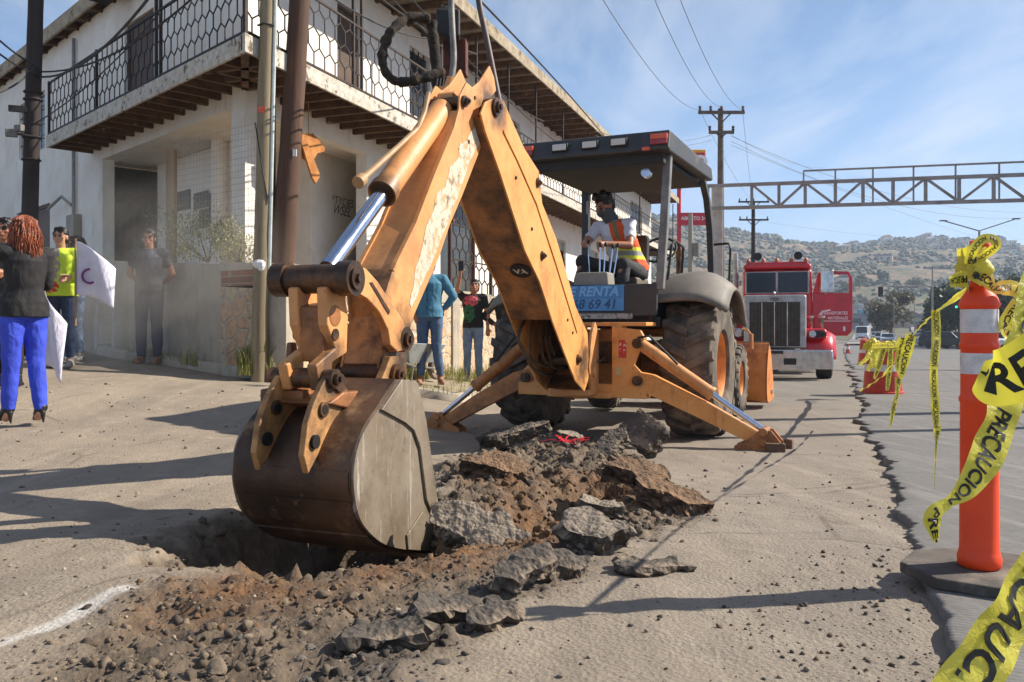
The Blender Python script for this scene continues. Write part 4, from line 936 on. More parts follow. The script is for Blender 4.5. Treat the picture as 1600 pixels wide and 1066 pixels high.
IRONB = mat("iron_black", S(30, 28, 28), S(52, 44, 40), 12, .6, .2, .45, .6)
GLASSD = mat("dark_window_glass", S(52, 56, 56), S(80, 80, 74), 2, .12, 0, .4, .7)
DOORB = mat("brown_door", S(70, 52, 38), S(94, 72, 54), 5, .6)
CEM = plaster("grey_cement", S(182, 171, 153), S(160, 148, 130), S(122, 111, 95), .5, .7)
ROOFM = mat("roof_felt", S(150, 140, 122), S(118, 108, 94), 3, .9)
class Fac:
    def __init__(s, o, d, nin): s.o = Vector((o[0], o[1], 0)); s.d = Vector((d[0], d[1], 0)).normalized(); s.n = Vector((nin[0], nin[1], 0)).normalized()
    def p(s, t, off, z): return s.o + s.d * t + s.n * off + Vector((0, 0, z))
    def t(s, px, off):
        a = (px - PX0) / FP; o = s.o + s.n * off; return (a * o.y - o.x) / (s.d.x - a * s.d.y)
    def z(s, px, py, off): t = s.t(px, off); return CH - (py - PY0) / FP * s.p(t, off, 0).y
    def box(s, b, t0, t1, o0, o1, z0, z1):
        vs = [s.p(t, o, z) for z in (z0, z1) for t, o in ((t0, o0), (t1, o0), (t1, o1), (t0, o1))]
        b.add(vs, [(0, 3, 2, 1), (4, 5, 6, 7), (0, 1, 5, 4), (1, 2, 6, 5), (2, 3, 7, 6), (3, 0, 4, 7)])
    def wall(s, b, t0, t1, z0, z1, off, th, holes=()):
        cuts = sorted({t0, t1, *[h[0] for h in holes], *[h[1] for h in holes]})
        for a, c in zip(cuts[:-1], cuts[1:]):
            hs_ = sorted([h for h in holes if h[0] <= a + 1e-6 and h[1] >= c - 1e-6], key=lambda h: h[2]); z = z0
            for h in hs_:
                if h[2] > z + 1e-4: s.box(b, a, c, off, off + th, z, h[2])
                z = h[3]
            if z1 > z + 1e-4: s.box(b, a, c, off, off + th, z, z1)
FR = Fac((-3.23, 10.0), (.342, .94), (-.94, .342)); FL = Fac((-3.23, 10.0), (-.707, .707), (.707, .707))
OR_, OL_ = 1.15, .85
# where the wall planes meet
_m = Matrix(((FR.d.x, -FL.d.x), (FR.d.y, -FL.d.y))); _r = (FL.p(0, OL_, 0) - FR.p(0, OR_, 0)); _s = _m.inverted() @ Vector((_r.x, _r.y)); TR0, TL0 = _s[0], _s[1]
BD = empty("corner_building", (-3.6, 11.3, 1.8), 0, "two storey white plaster corner building with wrap-around iron balcony", "building")
BI = Matrix.Translation((3.6, -11.3, -1.8))
def mb(): return MB(BI)
ZB, ZU, ZE = 4.42, 4.61, 7.10
fr_ = lambda px: FR.t(px, OR_); fl_ = lambda px: FL.t(px, OL_)
# right front
rh = [(fr_(413), fr_(573), 1.4, 4.18), (fr_(603), fr_(622), 1.7, 3.75), (fr_(688), fr_(742), 1.7, 3.9), (fr_(860), fr_(884), 2.4, 3.8), (fr_(915), fr_(935), 2.3, 3.8),
      (fr_(527), fr_(562), 4.65, 6.6), (fr_(640), fr_(672), 5.3, 6.7), (fr_(790), fr_(812), 5.2, 6.6), (fr_(934), fr_(950), 5.2, 6.6), (fr_(985), fr_(1003), 5.2, 6.6)]
b = mb(); FR.wall(b, TR0, 33, -.6, ZB + .188, OR_, .22, [h for h in rh if h[3] < 4.4]); b.build("wall", WHT, BD)
b = mb(); FR.wall(b, TR0, 33, ZB + .19, ZE, OR_, .22, [h for h in rh if h[3] > 4.4]); b.build("wall", WHT, BD)
FR_T6, FR_T7 = fr_(20), 0
lh = [(fl_(361), fl_(160), 1.2, 4.25), (fl_(78), fl_(26), 1.0, 3.75), (fl_(240), fl_(195), 4.65, 6.5), (fl_(70), fl_(30), 5.0, 6.3)]
b = mb(); FL.wall(b, TL0 + .22, 24, .0, ZB + .188, OL_, .22, [h for h in lh if h[3] < 4.4]); b.build("wall", WHT, BD)
b = mb(); FL.wall(b, TL0 + .22, 24, ZB + .19, ZE, OL_, .22, [h for h in lh if h[3] > 4.4]); b.build("wall", WHT, BD)
# porch inside the corner
b = mb(); FR.wall(b, rh[0][0] + 1.3, rh[0][1] + 1.6, 1.5, 4.3, OR_ + 1.9, .15); t0 = fr_(545); FR.box(b, t0 + .2, rh[0][1] + 1.6, OR_ + .9, OR_ + 1.899, 1.5, 4.3); b.build("porch_wall", WHT2, BD)
PW = OL_ + 1.0; b = mb(); FL.box(b, FL.t(366, PW), FL.t(246, PW), PW, PW + .12, 1.5, 4.24); FL.box(b, FL.t(246, PW) - .12, FL.t(246, PW) - .001, PW + .12, OL_ + 2.3, 1.5, 4.24); b.build("porch_wall", WHT2, BD)
b = mb(); pc = [FR.p(TR0 + .3, OR_ + .24, 4.26), FR.p(rh[0][1] + 1.5, OR_ + .24, 4.26), FR.p(rh[0][1] + 1.5, OR_ + 2.1, 4.26), FL.p(fl_(150), OL_ + 2.4, 4.24), FL.p(fl_(150), OL_ + .24, 4.24)]
pc2 = [v + Vector((0, 0, .08)) for v in pc]; b.add(pc + pc2, [(4, 3, 2, 1, 0), (5, 6, 7, 8, 9)] + [(i, (i + 1) % 5, (i + 1) % 5 + 5, i + 5) for i in range(5)]); b.build("porch_ceiling", WHT2, BD)
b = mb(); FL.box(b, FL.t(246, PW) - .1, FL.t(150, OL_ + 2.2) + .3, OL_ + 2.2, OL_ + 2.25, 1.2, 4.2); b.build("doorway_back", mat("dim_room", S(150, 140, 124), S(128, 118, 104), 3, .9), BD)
for (pa, pb, qa, qb) in ((272, 298, 303, 332), (305, 327, 303, 328), (329, 352, 302, 327), (313, 333, 329, 357), (336, 356, 330, 360)):
    o = PW - .004; b = mb(); FL.box(b, FL.t(pb, o), FL.t(pa, o), o - .03, o, FL.z(pa, qb, o), FL.z(pa, qa, o)); b.build("wall_tile", mat("black_tile", S(52, 50, 50), S(70, 66, 62), 10, .5), BD)
# fillers: windows and doors
def window(F, h, off, mt=GLASSD, bars=0, frame=PEEL, name="window"):
    t0, t1, z0, z1 = h; t0, t1 = min(t0, t1), max(t0, t1); b = mb(); w_ = .06
    for a in ((t0, t1, z0, z0 + w_), (t0, t1, z1 - w_, z1), (t0, t0 + w_, z0 + w_, z1 - w_), (t1 - w_, t1, z0 + w_, z1 - w_)): F.box(b, a[0], a[1], off + .05, off + .12, a[2], a[3])
    fo = b.build(name, frame, BD)
    b = mb(); F.box(b, t0 + w_, t1 - w_, off + .08, off + .10, z0 + w_, z1 - w_); b.build("pane", mt, fo)
    if bars:
        b = mb()
        for k in range(1, bars): t_ = t0 + (t1 - t0) * k / bars; F.box(b, t_ - .012, t_ + .012, off + .03, off + .05, z0, z1)
        for z in np.linspace(z0, z1, 5)[1:-1]: F.box(b, t0, t1, off + .025, off + .03, z - .01, z + .01)
        b.build("window_bars", IRON, fo)
CURT = mat("curtained_glass", S(150, 146, 130), S(120, 118, 104), 5, .25)
window(FR, rh[1], OR_, CURT, 3); window(FR, rh[2], OR_, GLASSD, 0); window(FR, rh[3], OR_, CURT, 0); window(FR, rh[4], OR_, CURT, 0)
for h in rh[6:]: window(FR, h, OR_, GLASSD, 4)
window(FR, rh[5], OR_, DOORB, 0, DOORB, "door"); window(FL, lh[1], OL_, DOORB, 0, DOORB, "door"); window(FL, lh[2], OL_, DOORB, 0, DOORB, "door"); window(FL, lh[3], OL_, GLASSD, 3)
# balcony: joists, deck, fascia
TLB = FL.t(72, 0)
b = mb(); fl4 = lambda F, t1, z0, z1, o1: b.add([F.p(.04, .035, z0), F.p(t1, .035, z0), F.p(t1, o1, z0), F.p(.47 * o1 + .02, o1, z0), F.p(.04, .035, z1), F.p(t1, .035, z1), F.p(t1, o1, z1), F.p(.47 * o1 + .02, o1, z1)], [(0, 3, 2, 1), (4, 5, 6, 7), (0, 1, 5, 4), (1, 2, 6, 5), (2, 3, 7, 6), (3, 0, 4, 7)])
fl4(FR, 33, ZU - .05, ZU, OR_); fl4(FL, TLB, ZU - .052, ZU - .002, OL_); b.build("balcony_floor", JOIST, BD)
b = mb()
for k in range(77): t_ = .62 + k * .42; FR.box(b, t_, t_ + .07, .04, OR_, ZB + .01, ZU - .052)
for k in range(1, 19): t_ = .3 + k * .42; FL.box(b, t_, t_ + .07, .04, OL_, ZB + .01, ZU - .055)
b.bar(FR.p(.05, .04, ZB + .1), FR.p(TR0, OR_, ZB + .1), .1, .18); b.build("joists", JOIST, BD)
b = mb(); FR.box(b, 0, 33, -.0, .04, ZB - .02, ZU + .02); b.build("fascia_board", PEEL, BD, bevel=.005)
b = mb(); FL.box(b, .05, TLB, -.0, .04, ZB - .02, ZU + .02); b.build("fascia_board", PEEL, BD, bevel=.005)
# railings: stretched hexagon ironwork
def lattice(F, t0, t1, z0, z1, off, w_, h_, bar=.016, frame=.03, name="railing", mt=IRON, depth=None):
    b = mb(); t0, t1 = min(t0, t1), max(t0, t1); up = F.n; dz = h_ * .75
    def seg(a, c):
        (ta, za), (tb, zb) = a, c
        def clip(v0, v1, w0, w1, lo, hi):
            if v0 > v1: r = clip(v1, v0, w1, w0, lo, hi); return None if r is None else (r[2], r[3], r[0], r[1])
            if v1 < lo or v0 > hi: return None
            if v0 < lo: w0 = w0 + (w1 - w0) * (lo - v0) / (v1 - v0); v0 = lo
            if v1 > hi: w1 = w0 + (w1 - w0) * (hi - v0) / (v1 - v0 + 1e-9); v1 = hi
            return v0, w0, v1, w1
        r = clip(ta, tb, za, zb, t0, t1)
        if not r: return
        ta, za, tb, zb = r; r = clip(za, zb, ta, tb, z0, z1)
        if not r: return
        za, ta, zb, tb = r
        if abs(ta - tb) + abs(za - zb) < .01: return
        b.bar(F.p(ta, off, za), F.p(tb, off, zb), bar, bar * .8, up)
    for j in range(-1, int((z1 - z0) / dz) + 2):
        for i in range(-1, int((t1 - t0) / w_) + 2):
            cx = t0 + i * w_ + (j % 2) * w_ / 2; cz = z0 + j * dz + h_ * .25
            seg((cx, cz + h_ / 2), (cx + w_ / 2, cz + h_ / 4)); seg((cx + w_ / 2, cz + h_ / 4), (cx + w_ / 2, cz - h_ / 4)); seg((cx - w_ / 2, cz + h_ / 4), (cx, cz + h_ / 2))
    F.box(b, t0, t1, off - frame / 2, off + frame / 2, z0 - frame, z0); F.box(b, t0, t1, off - frame / 2, off + frame / 2, z1, z1 + frame)
    return b.build(name, mt, BD, weld=False)
ZR0, ZR1 = ZU + .08, ZU + 1.0
posts = [0.06, fr_(553) if False else FR.t(553, .04), FR.t(566, .04), FR.t(690, .04), FR.t(745, .04), FR.t(795, .04), FR.t(838, .04), FR.t(880, .04), FR.t(920, .04), FR.t(960, .04), FR.t(1000, .04), 32.9]
for a, c in zip(posts[:-1], posts[1:]):
    if c - a < .15: continue
    lattice(FR, a, c, ZR0, ZR1, .05, .27, .36, .016)
pl = [0.08, FL.t(250, .04), FL.t(243, .04), FL.t(150, .04), TLB]
for a, c in zip(pl[:-1], pl[1:]):
    lattice(FL, a, c, ZR0, ZR1, .05, .22, .34, .016, mt=IRONB)
for F, L in ((FR, posts), (FL, pl)):
    for t_ in L:
        b = mb(); F.box(b, t_ - .02, t_ + .02, .03, .07, ZU + .02, ZE - .1 if F is FR or t_ in pl[1:3] or t_ < .2 else ZR1 + .05); b.build("balcony_post", IRON, BD)
# eaves: roof slab, fascia, rafters
b = mb(); vs = [FR.p(-.15, -.15, 0), FR.p(33.3, -.15, 0), FR.p(33.3, 12, 0), FL.p(26, 12, 0), FL.p(26, .62, 0), FL.p(.30, .62, 0)]
n = len(vs); top = [v + Vector((0, 0, ZE + .20)) for v in vs]; bot = [v + Vector((0, 0, ZE + .10)) for v in vs]
b.add(bot + top, [tuple(range(n))[::-1], tuple(range(n, 2 * n))] + [(i, (i + 1) % n, (i + 1) % n + n, i + n) for i in range(n)]); ro_ = b.build("roof", ROOFM, BD)
b = mb(); FR.box(b, -.17, 33.3, -.19, -.153, ZE - .03, ZE + .23); FL.box(b, .32, 26, .57, .617, ZE - .05, ZE + .23); b.build("eave_board", mat("eave_tan", S(170, 156, 132), S(140, 126, 104), 5, .85, 0, .4, .6, .3, 40, .004, S(100, 88, 72), 5, .56, .66), ro_)
b = mb()
for k in range(51): t_ = .7 + k * .64; FR.box(b, t_, t_ + .08, -.14, OR_ + .02, ZE - .06, ZE + .095)
b.build("rafters", JOIST, ro_); b = mb()
for k in range(36): t_ = 1.2 + k * .68; FL.box(b, t_, t_ + .08, .63, OL_ + .02, ZE - .05, ZE + .095)
b.build("rafters", JOIST, ro_)
b = mb(); FL.box(b, FL.t(132, 0), FL.t(112, 0), -.35, .6, ZE - .25, ZE - .05); b.build("eave_beam", mat("black_beam", S(36, 30, 28), None, 6, .8), ro_)
# far sides and end of the block so that it is a whole body
b = mb(); FR.box(b, 32.8, 33, OR_ + .23, 11.5, .0, ZE); b.build("end_wall", WHT, BD); b = mb(); b.add([FL.p(23.8, OL_ + .23, 0), FL.p(24, OL_ + .23, 0), FL.p(24, 11.5, 0), FL.p(23.8, 11.5, 0), FL.p(23.8, OL_ + .23, ZE), FL.p(24, OL_ + .23, ZE), FL.p(24, 11.5, ZE), FL.p(23.8, 11.5, ZE)], [(0, 3, 2, 1), (4, 5, 6, 7), (0, 1, 5, 4), (1, 2, 6, 5), (2, 3, 7, 6), (3, 0, 4, 7)])
b.build("end_wall", WHT, BD)
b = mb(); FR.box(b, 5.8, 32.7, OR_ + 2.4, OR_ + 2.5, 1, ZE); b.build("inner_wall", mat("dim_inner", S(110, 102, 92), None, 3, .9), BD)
# stairs with saw-tooth edge far along the front
# graffiti, pipework, lamp, hanging boards
b = mb(); o = OR_ + .885
GT = mat("graffiti_ink", S(70, 66, 66), None)
def facetext(txt, px, py, off, F, size, mt, shear=0, th=None):
    t_ = F.t(px, off); z = F.z(px, py, off); V, Fc = text_mesh(txt, size, 0, shear); b = mb(); ux = F.d if F is FR else -F.d
    b.add([F.p(t_, off - .005, z) + ux * v.x + Vector((0, 0, v.y)) for v in V], Fc); me = bpy.data.meshes.new("graffiti"); me.from_pydata([tuple(v) for v in b.v], [], b.f); me.materials.append(mt)
    o_ = bpy.data.objects.new("graffiti", me); link(o_); o_.parent = BD
facetext("*TYCIES", 535, 316, OR_ + .9, FR, .22, GT, .2); facetext("WSEL", 533, 330, OR_ + .9, FR, .26, GT, .5)
pb = empty("electric_meter_riser", FL.p(fl_(112), OL_ - .05, 1.6), 0, "grey service pipes and meter boxes fixed to the white wall behind the crowd", "meter")
def pob(): return MB(Matrix.Translation(-pb.location))
zf = lambda px, py: FL.z(px, py, OL_ - .05)
b = pob(); t1_ = fl_(120); b.cyl(FL.p(t1_, OL_ - .06, 2.0), FL.p(t1_, OL_ - .06, ZE - .2), .035); b.build("service_pipe", mat("galvanised", S(140, 138, 134), S(110, 106, 102), 8, .5, .3), pb, 40)
b = pob(); FL.box(b, fl_(128), fl_(116), OL_ - .16, OL_ - .002, 2.6, 3.3); b.build("meter_box", GRYP, pb, bevel=.01)
b = pob(); FL.box(b, fl_(112), fl_(104), OL_ - .14, OL_ - .002, 2.2, 2.75); b.build("meter_box", mat("box_dark", S(84, 76, 66), None, 5, .6), pb, bevel=.01)
b = pob(); b.tube([FL.p(t1_, OL_ - .1, 3.5), FL.p(t1_ + .3, OL_ - .2, 3.7), FL.p(t1_ + .8, OL_ - .25, 3.55), FL.p(t1_ + 1.0, OL_ - .25, 3.5)], .03, 8); b.build("weatherhead", GRYP, pb, 40)
# security lattice standing on the yard wall
def yard():
    Q = Vector((-2.83, 10.27, 0)); return Q
QW = Vector((-2.83, 10.27, 0)); FW = Fac((-2.83, 10.27), (.342, .94), (-.94, .342))
dL = Vector((-2.49, 1.8, 0)).normalized(); FV = Fac((-2.83, 10.27), (dL.x, dL.y), (-dL.y if False else .586, .811))
def stone_mat():
    t = NT("stone_cladding"); co = t.map((1, 1, 1.0))
    e = t.vor(4.4, 'DISTANCE_TO_EDGE', co=t.mix(.10, co, t.noise(3, 3, out=1))); c = t.vor(4.4, 'F1', 'Color', co=t.mix(.10, co, t.noise(3, 3, out=1)))
    s_ = t.node("ShaderNodeSeparateColor"); t.put(s_.inputs[0], c)
    col = t.mix(s_.outputs[0], S(212, 184, 150), S(194, 152, 116)); col = t.mix(t.ramp(s_.outputs[1], .5, .9), col, S(206, 188, 156)); col = t.mix(t.ramp(t.noise(8, 7, .7), .45, .7), col, S(150, 122, 92))
    col = t.mix(t.ramp(e, .03, .06, 1, 0), col, S(186, 174, 156)); t.bump(t.ramp(e, .02, .09), .8, .02); return t.fin(col, .9)
def brick_mat():
    t = NT("brick_course"); n = t.node("ShaderNodeTexBrick"); sx = t.node("ShaderNodeSeparateXYZ"); t.put(sx.inputs[0], t.co); cb = t.node("ShaderNodeCombineXYZ")
    t.put(cb.inputs[0], t.math('ADD', sx.outputs[0], sx.outputs[1])); t.put(cb.inputs[1], sx.outputs[2]); t.put(n.inputs[0], cb.outputs[0])
    n.inputs["Color1"].default_value = S(150, 96, 72); n.inputs["Color2"].default_value = S(124, 78, 60); n.inputs["Mortar"].default_value = S(158, 146, 128); n.inputs["Scale"].default_value = 4; n.inputs["Mortar Size"].default_value = .03
    n.inputs["Brick Width"].default_value = 1.0; n.inputs["Row Height"].default_value = .38; return t.fin(n.outputs[0], .9)
STN, BRK = stone_mat(), brick_mat()
YW = empty("yard_wall", (-2.83, 10.27, .3), 0, "low retaining wall of grey cement, stone and brick round the building's corner", "wall")
YI = Matrix.Translation((2.83, -10.27, -.3))
def ztopR(t): return 1.82 - .022 * t
def ztopL(t): return 1.82 + .06 * t
def sheetwall(F, t0, t1, th, zt, zb, n=12, off=0):
    b = MB(YI); vs = []
    for i in range(n + 1):
        t_ = t0 + (t1 - t0) * i / n; vs += [F.p(t_, off, zb), F.p(t_, off, zt(t_)), F.p(t_, off + th, zt(t_)), F.p(t_, off + th, zb)]
    fs = [];
    for i in range(n):
        for j in range(4): q = i * 4; fs.append((q + j, q + (j + 1) % 4, q + 4 + (j + 1) % 4, q + 4 + j))
    fs += [(3, 2, 1, 0), tuple(range(n * 4, n * 4 + 4))]; return b.add(vs, fs)
tq = FV.t(345, 0)
sheetwall(FV, tq, 6.2, .2, ztopL, -.2).build("cement_wall", CEM, YW)
sheetwall(FV, 0, tq, .2, lambda t: ztopL(t) - .30, -.2).build("stone_wall", STN, YW)
sheetwall(FV, 0, tq, .2, lambda t: ztopL(t), 1.6).build("brick_wall", BRK, YW)
sheetwall(FV, -.02, tq, .25, lambda t: ztopL(t) + .03, 1.80, off=-.02).build("coping", CEM, YW)
sheetwall(FR if False else FW, 0, 24, .2, lambda t: ztopR(t) - .25, -.6, 24).build("stone_wall", STN, YW)
sheetwall(FW, 0, 24, .2, ztopR, 1.0, 24).build("brick_wall", BRK, YW) if False else None
b = MB(YI)
for i in range(24): FW.box(b, i, i + 1, -.02, .22, ztopR(i) - .26, ztopR(i + 1) + .02)
b.build("coping", CEM, YW)
b = MB(YI)
for t_ in (0, 1.9, 5.2, 8.6, 12, 16, 20): FW.box(b, t_ - (.15 if t_ else .02), t_ + .18, -.04, .24, -.4, ztopR(t_) + .04)
b.build("pier", CEM, YW, bevel=.01)
BDsave = BD
LG = empty("security_lattice", (-1, 16, 1.6), 0, "tall dark hexagon lattice grille standing on the yard wall behind the men", "grille"); BDI = BI
def mb(): return MB(Matrix.Translation((1, -16, -1.6)))
BD = LG
ta, tb = FW.t(703, .1), FW.t(790, .1)
for a, c in ((ta, ta + (tb - ta) * .38), (ta + (tb - ta) * .38, ta + (tb - ta) * .7), (ta + (tb - ta) * .7, tb)):
    lattice(FW, a, c, ztopR(a) + .02, 3.75, .1, .30, .36, .022, name="lattice_panel", mt=IRON)
    k = mb(); FW.box(k, a - .03, a + .03, .07, .13, ztopR(a), 3.82); k.build("lattice_post", mat("maroon_post", S(80, 44, 38), S(60, 36, 32), 8, .6), LG)
    k = mb()
    for z in (2.3, 2.95, 3.4): FW.box(k, a, c, .085, .115, z - .012, z + .012)
    k.build("cross_bar", IRON, LG)
BD = BDsave
def mb(): return MB(BI)
# yard floor, sidewalk and kerb
yd = MB(); P = [FW.p(24, .21, 1.17), FW.p(0, .22, 1.80), FV.p(0, .1, 1.80), FV.p(6.2, .1, 2.1), FL.p(9.5, .3, 2.0), FL.p(9.5, 4, 1.9), FR.p(24, 6, 1.2)]
yd.add(P, [tuple(range(len(P)))]); tag(yd.build("yard_ground", mat("yard_dirt", S(150, 134, 112), S(128, 112, 92), 3, .95)), kind="structure")
KB = [(-9.5, 15.6), (-7.6, 13.9)] + [(p.x, p.y) for p in pts_w([(180, 561), (300, 578), (430, 596)])] + [(p.x, p.y) for p in pts_w([(560, 611), (656, 621), (716, 629)])]
q = KB[-1]; KB += [(q[0] + .12, q[1] + .25), (q[0] + .2, q[1] + .7)] + [(q[0] + .2 + .40 * k, q[1] + .7 + .92 * k) for k in (1, 3, 6, 10, 16, 24)]
def dens(P, st=.25):
    out = []
    for a, c in zip(P[:-1], P[1:]):
        n = max(1, int(math.dist(a, c) / st))
        out += [(a[0] + (c[0] - a[0]) * i / n, a[1] + (c[1] - a[1]) * i / n) for i in range(n)]
    return out + [P[-1]]
KD = dens(KB); kb = MB(); vs = []; fs = []
for i, (x, y) in enumerate(KD):
    a = Vector(KD[max(i - 1, 0)]); c = Vector(KD[min(i + 1, len(KD) - 1)]); d = (c - a).normalized(); nn = Vector((-d.y, d.x)); z = G(x, y); r_ = mn.noise(Vector((x * 3, y * 3, 0))) * .02
    hk = .12 + r_ * .5
    vs += [(x - nn.x * (.0 - r_), y - nn.y * (.0 - r_), z - .1), (x + nn.x * .015, y + nn.y * .015, z + hk - .02), (x + nn.x * .035, y + nn.y * .035, z + hk), (x + nn.x * .16, y + nn.y * .16, z + hk), (x + nn.x * .16, y + nn.y * .16, z - .1)]
for i in range(len(KD) - 1):
    for j in range(4): fs.append((i * 5 + j, i * 5 + j + 1, i * 5 + 6 + j, i * 5 + 5 + j))
kb.add(vs, fs); tag(kb.build("kerb", CEM, None, 50), kind="structure")
sw_ = MB(); vs = []; fs = []; NN = 8
for i, (x, y) in enumerate(KD):
    a = Vector(KD[max(i - 1, 0)]); c = Vector(KD[min(i + 1, len(KD) - 1)]); d = (c - a).normalized(); nn = Vector((-d.y, d.x)); lim = 3.4 if i > len(KD) * .45 else 1.9
    for j in range(NN + 1):
        f = .15 + lim * j / NN; X, Y = x + nn.x * f, y + nn.y * f; vs.append((X, Y, G(X, Y) + .105 + .02 * mn.noise(Vector((X * 2, Y * 2, 1))) + (.04 * j / NN)))
for i in range(len(KD) - 1):
    for j in range(NN): q = i * (NN + 1) + j; fs.append((q, q + 1, q + NN + 2, q + NN + 1))
sw_.add(vs, fs); tag(sw_.build("sidewalk", mat("sidewalk_dirt", S(160, 146, 124), S(138, 124, 102), 4, .95, 0, .4, .6, .4, 30, .01), None, 60), kind="structure")

# ---- grass and weeds
def blades(spots, name, label, cols, hgt=(.10, .35), lean=.5, w0=.006, cat="grass"):
    Vs, Fs, Cs = [], [], []; r_ = random.Random(5); k = 0
    for (x, y, z, sc) in spots:
        a = r_.uniform(0, 6.28); h = r_.uniform(*hgt) * sc; l = r_.uniform(.1, lean) * h; w_ = w0 * r_.uniform(.7, 1.5) * sc ** .5; dx, dy = math.cos(a), math.sin(a); c_ = r_.choice(cols)
        px_, py_ = -dy, dx
        for (f, ww) in ((0, 1), (.45, .85), (.8, .5), (1, .08)):
            cx_, cy2, cz_ = x + dx * l * f * f, y + dy * l * f * f, z + h * f * (1 - .12 * f)
            Vs += [(cx_ - px_ * w_ * ww, cy2 - py_ * w_ * ww, cz_), (cx_ + px_ * w_ * ww, cy2 + py_ * w_ * ww, cz_)]; Cs += [c_, c_]
        for j in range(3): Fs.append((k + 2 * j, k + 2 * j + 1, k + 2 * j + 3, k + 2 * j + 2))
        k += 8
    o = rawmesh(name, Vs, Fs, LEAFM, None, False, Cs); return tag(o, label, cat, None, "stuff")
def leafm():
    t = NT("leaf_green"); at = t.node("ShaderNodeAttribute", attribute_name="soil"); t.fin(at.outputs["Color"], .6)
    tr_ = t.node("ShaderNodeBsdfTranslucent"); t.put(tr_.inputs[0], at.outputs["Color"]); ad = t.node("ShaderNodeMixShader"); ad.inputs[0].default_value = .3
    t.put(ad.inputs[1], t.p.outputs[0]); t.put(ad.inputs[2], tr_.outputs[0]); t.put(t.n["Material Output"].inputs[0], ad.outputs[0]); return t.m
LEAFM = leafm()
GC = [S(128, 130, 62), S(150, 146, 84), S(108, 116, 54), S(172, 160, 104), S(96, 106, 50)]
sp = []
def spotline(F, t0, t1, o0, o1, n, sc, ck=1.5):
    for _ in range(n):
        t_ = rnd.uniform(t0, t1); o_ = rnd.uniform(o0, o1)
        if vnoise(t_ * ck, o_ * ck * 2, 3) < .33: continue
        p = F.p(t_, -o_, 0); sp.append((p.x, p.y, G(p.x, p.y) + .10, sc * (.6 + .8 * float(vnoise(t_ * 2, o_ * 2, 9)))))
spotline(FW, -.1, 2.8, .05, .75, 3600, 1.35); spotline(FV, -.3, 1.3, .05, .6, 1500, 1.1); spotline(FV, 1.3, 4, .05, .35, 350, .6); spotline(FW, 2.8, 9, .05, 1.1, 2600, .8); spotline(FW, 1, 6, 1.2, 2.6, 700, .45)
for _ in range(8000):
    q_ = WG(rnd.uniform(372, 520), rnd.uniform(582, 597)); d_ = math.exp(-((PX0 + FP * q_.x / q_.y - 440) / 50) ** 2)
    if rnd.random() < .25 + .75 * d_: sp.append((q_.x, q_.y, q_.z + .08, .8 + 1.3 * d_))
blades(sp, "grass", "long green and straw weeds growing along the foot of the yard wall", GC)
def bush(name, c, rad, n, cols, label, leaf=.02, group=None, cat="bush", stems=6, kind=None):
    r_ = random.Random(hash(label) % 1000 if False else int(c[0] * 31 + c[1] * 17) & 1023); e = empty(name, c, 0, label, cat, group); Vs, Fs, Cs = [], [], []; k = 0
    cl = [(Vector((r_.gauss(0, .45), r_.gauss(0, .45), r_.uniform(.15, 1))), r_.uniform(.25, .5)) for _ in range(16)]
    for _ in range(n):
        q, s_ = r_.choice(cl); d = Vector((r_.gauss(0, 1), r_.gauss(0, 1), r_.gauss(0, 1))) * s_ * .5; p = q + d; p = Vector((p.x * rad[0], p.y * rad[1], abs(p.z) * rad[2]))
        a = Vector((r_.gauss(0, 1), r_.gauss(0, 1), r_.gauss(0, 1) + .5)).normalized(); x_, y_, _ = basis(a); l = leaf * r_.uniform(.6, 1.4); c_ = r_.choice(cols)
        Vs += [p - x_ * l * .4, p - y_ * l, p + x_ * l * .4, p + y_ * l]; Fs.append((k, k + 1, k + 2, k + 3)); Cs += [c_] * 4; k += 4
    rawmesh("foliage", [tuple(v) for v in Vs], Fs, LEAFM, e, False, Cs)
    b = MB()
    for i in range(stems): q, s_ = cl[i]; b.tube([(0, 0, 0), (q.x * rad[0] * .5, q.y * rad[1] * .5, q.z * rad[2] * .5), (q.x * rad[0], q.y * rad[1], q.z * rad[2])], [.012 * rad[2] + .004, .008 * rad[2] + .003, .004], 5)
    b.build("stem", JOIST, e); return e
BC = [S(134, 140, 74), S(104, 116, 56), S(158, 158, 96), S(176, 168, 116), S(92, 104, 50)]
p = FV.p(FV.t(325, .35), .35, 0); bush("weed_bush", (p.x, p.y, 1.98), (.62, .4, .62), 4200, BC, "wispy green weed bush above the cement wall, left of the pale pole", .020)
p = FV.p(FV.t(372, .3), .3, 0); bush("weed_bush", (p.x, p.y, 1.93), (.32, .3, .5), 1500, [S(190, 184, 160), S(150, 150, 100), S(170, 160, 124)], "pale dry weed bush on the wall right beside the white column", .018)
# ---- wire mesh fence with wooden posts in the porch
FN = empty("mesh_fence", (-4.2, 11.6, 1.9), 0, "thin wire mesh fence on wooden posts in front of the porch", "fence"); FI = Matrix.Translation((4.2, -11.6, -1.9))
WD = wood_mat("post_wood", S(160, 134, 104), S(128, 104, 78), S(84, 66, 50)); WDD = wood_mat("post_wood_dark", S(104, 84, 64), S(82, 66, 52), S(52, 42, 34))
b = MB(FI); p = FV.p(FV.t(268, .15), .15, 1.9); b.box((p.x, p.y, 2.75), (.12, .12, 1.75)); b.build("fence_post", WD, FN)
b = MB(FI); p = FV.p(FV.t(424, .3), .3, 1.9); b.box((p.x, p.y, 3.0), (.09, .09, 2.3)); b.build("fence_post", WDD, FN)
b = MB(FI); t0, t1 = FV.t(424, .25), FV.t(268, .25)
for k in range(22): z = 1.98 + k * .085; b.bar(FV.p(t0, .25, z), FV.p(t1, .25, z), .0035)
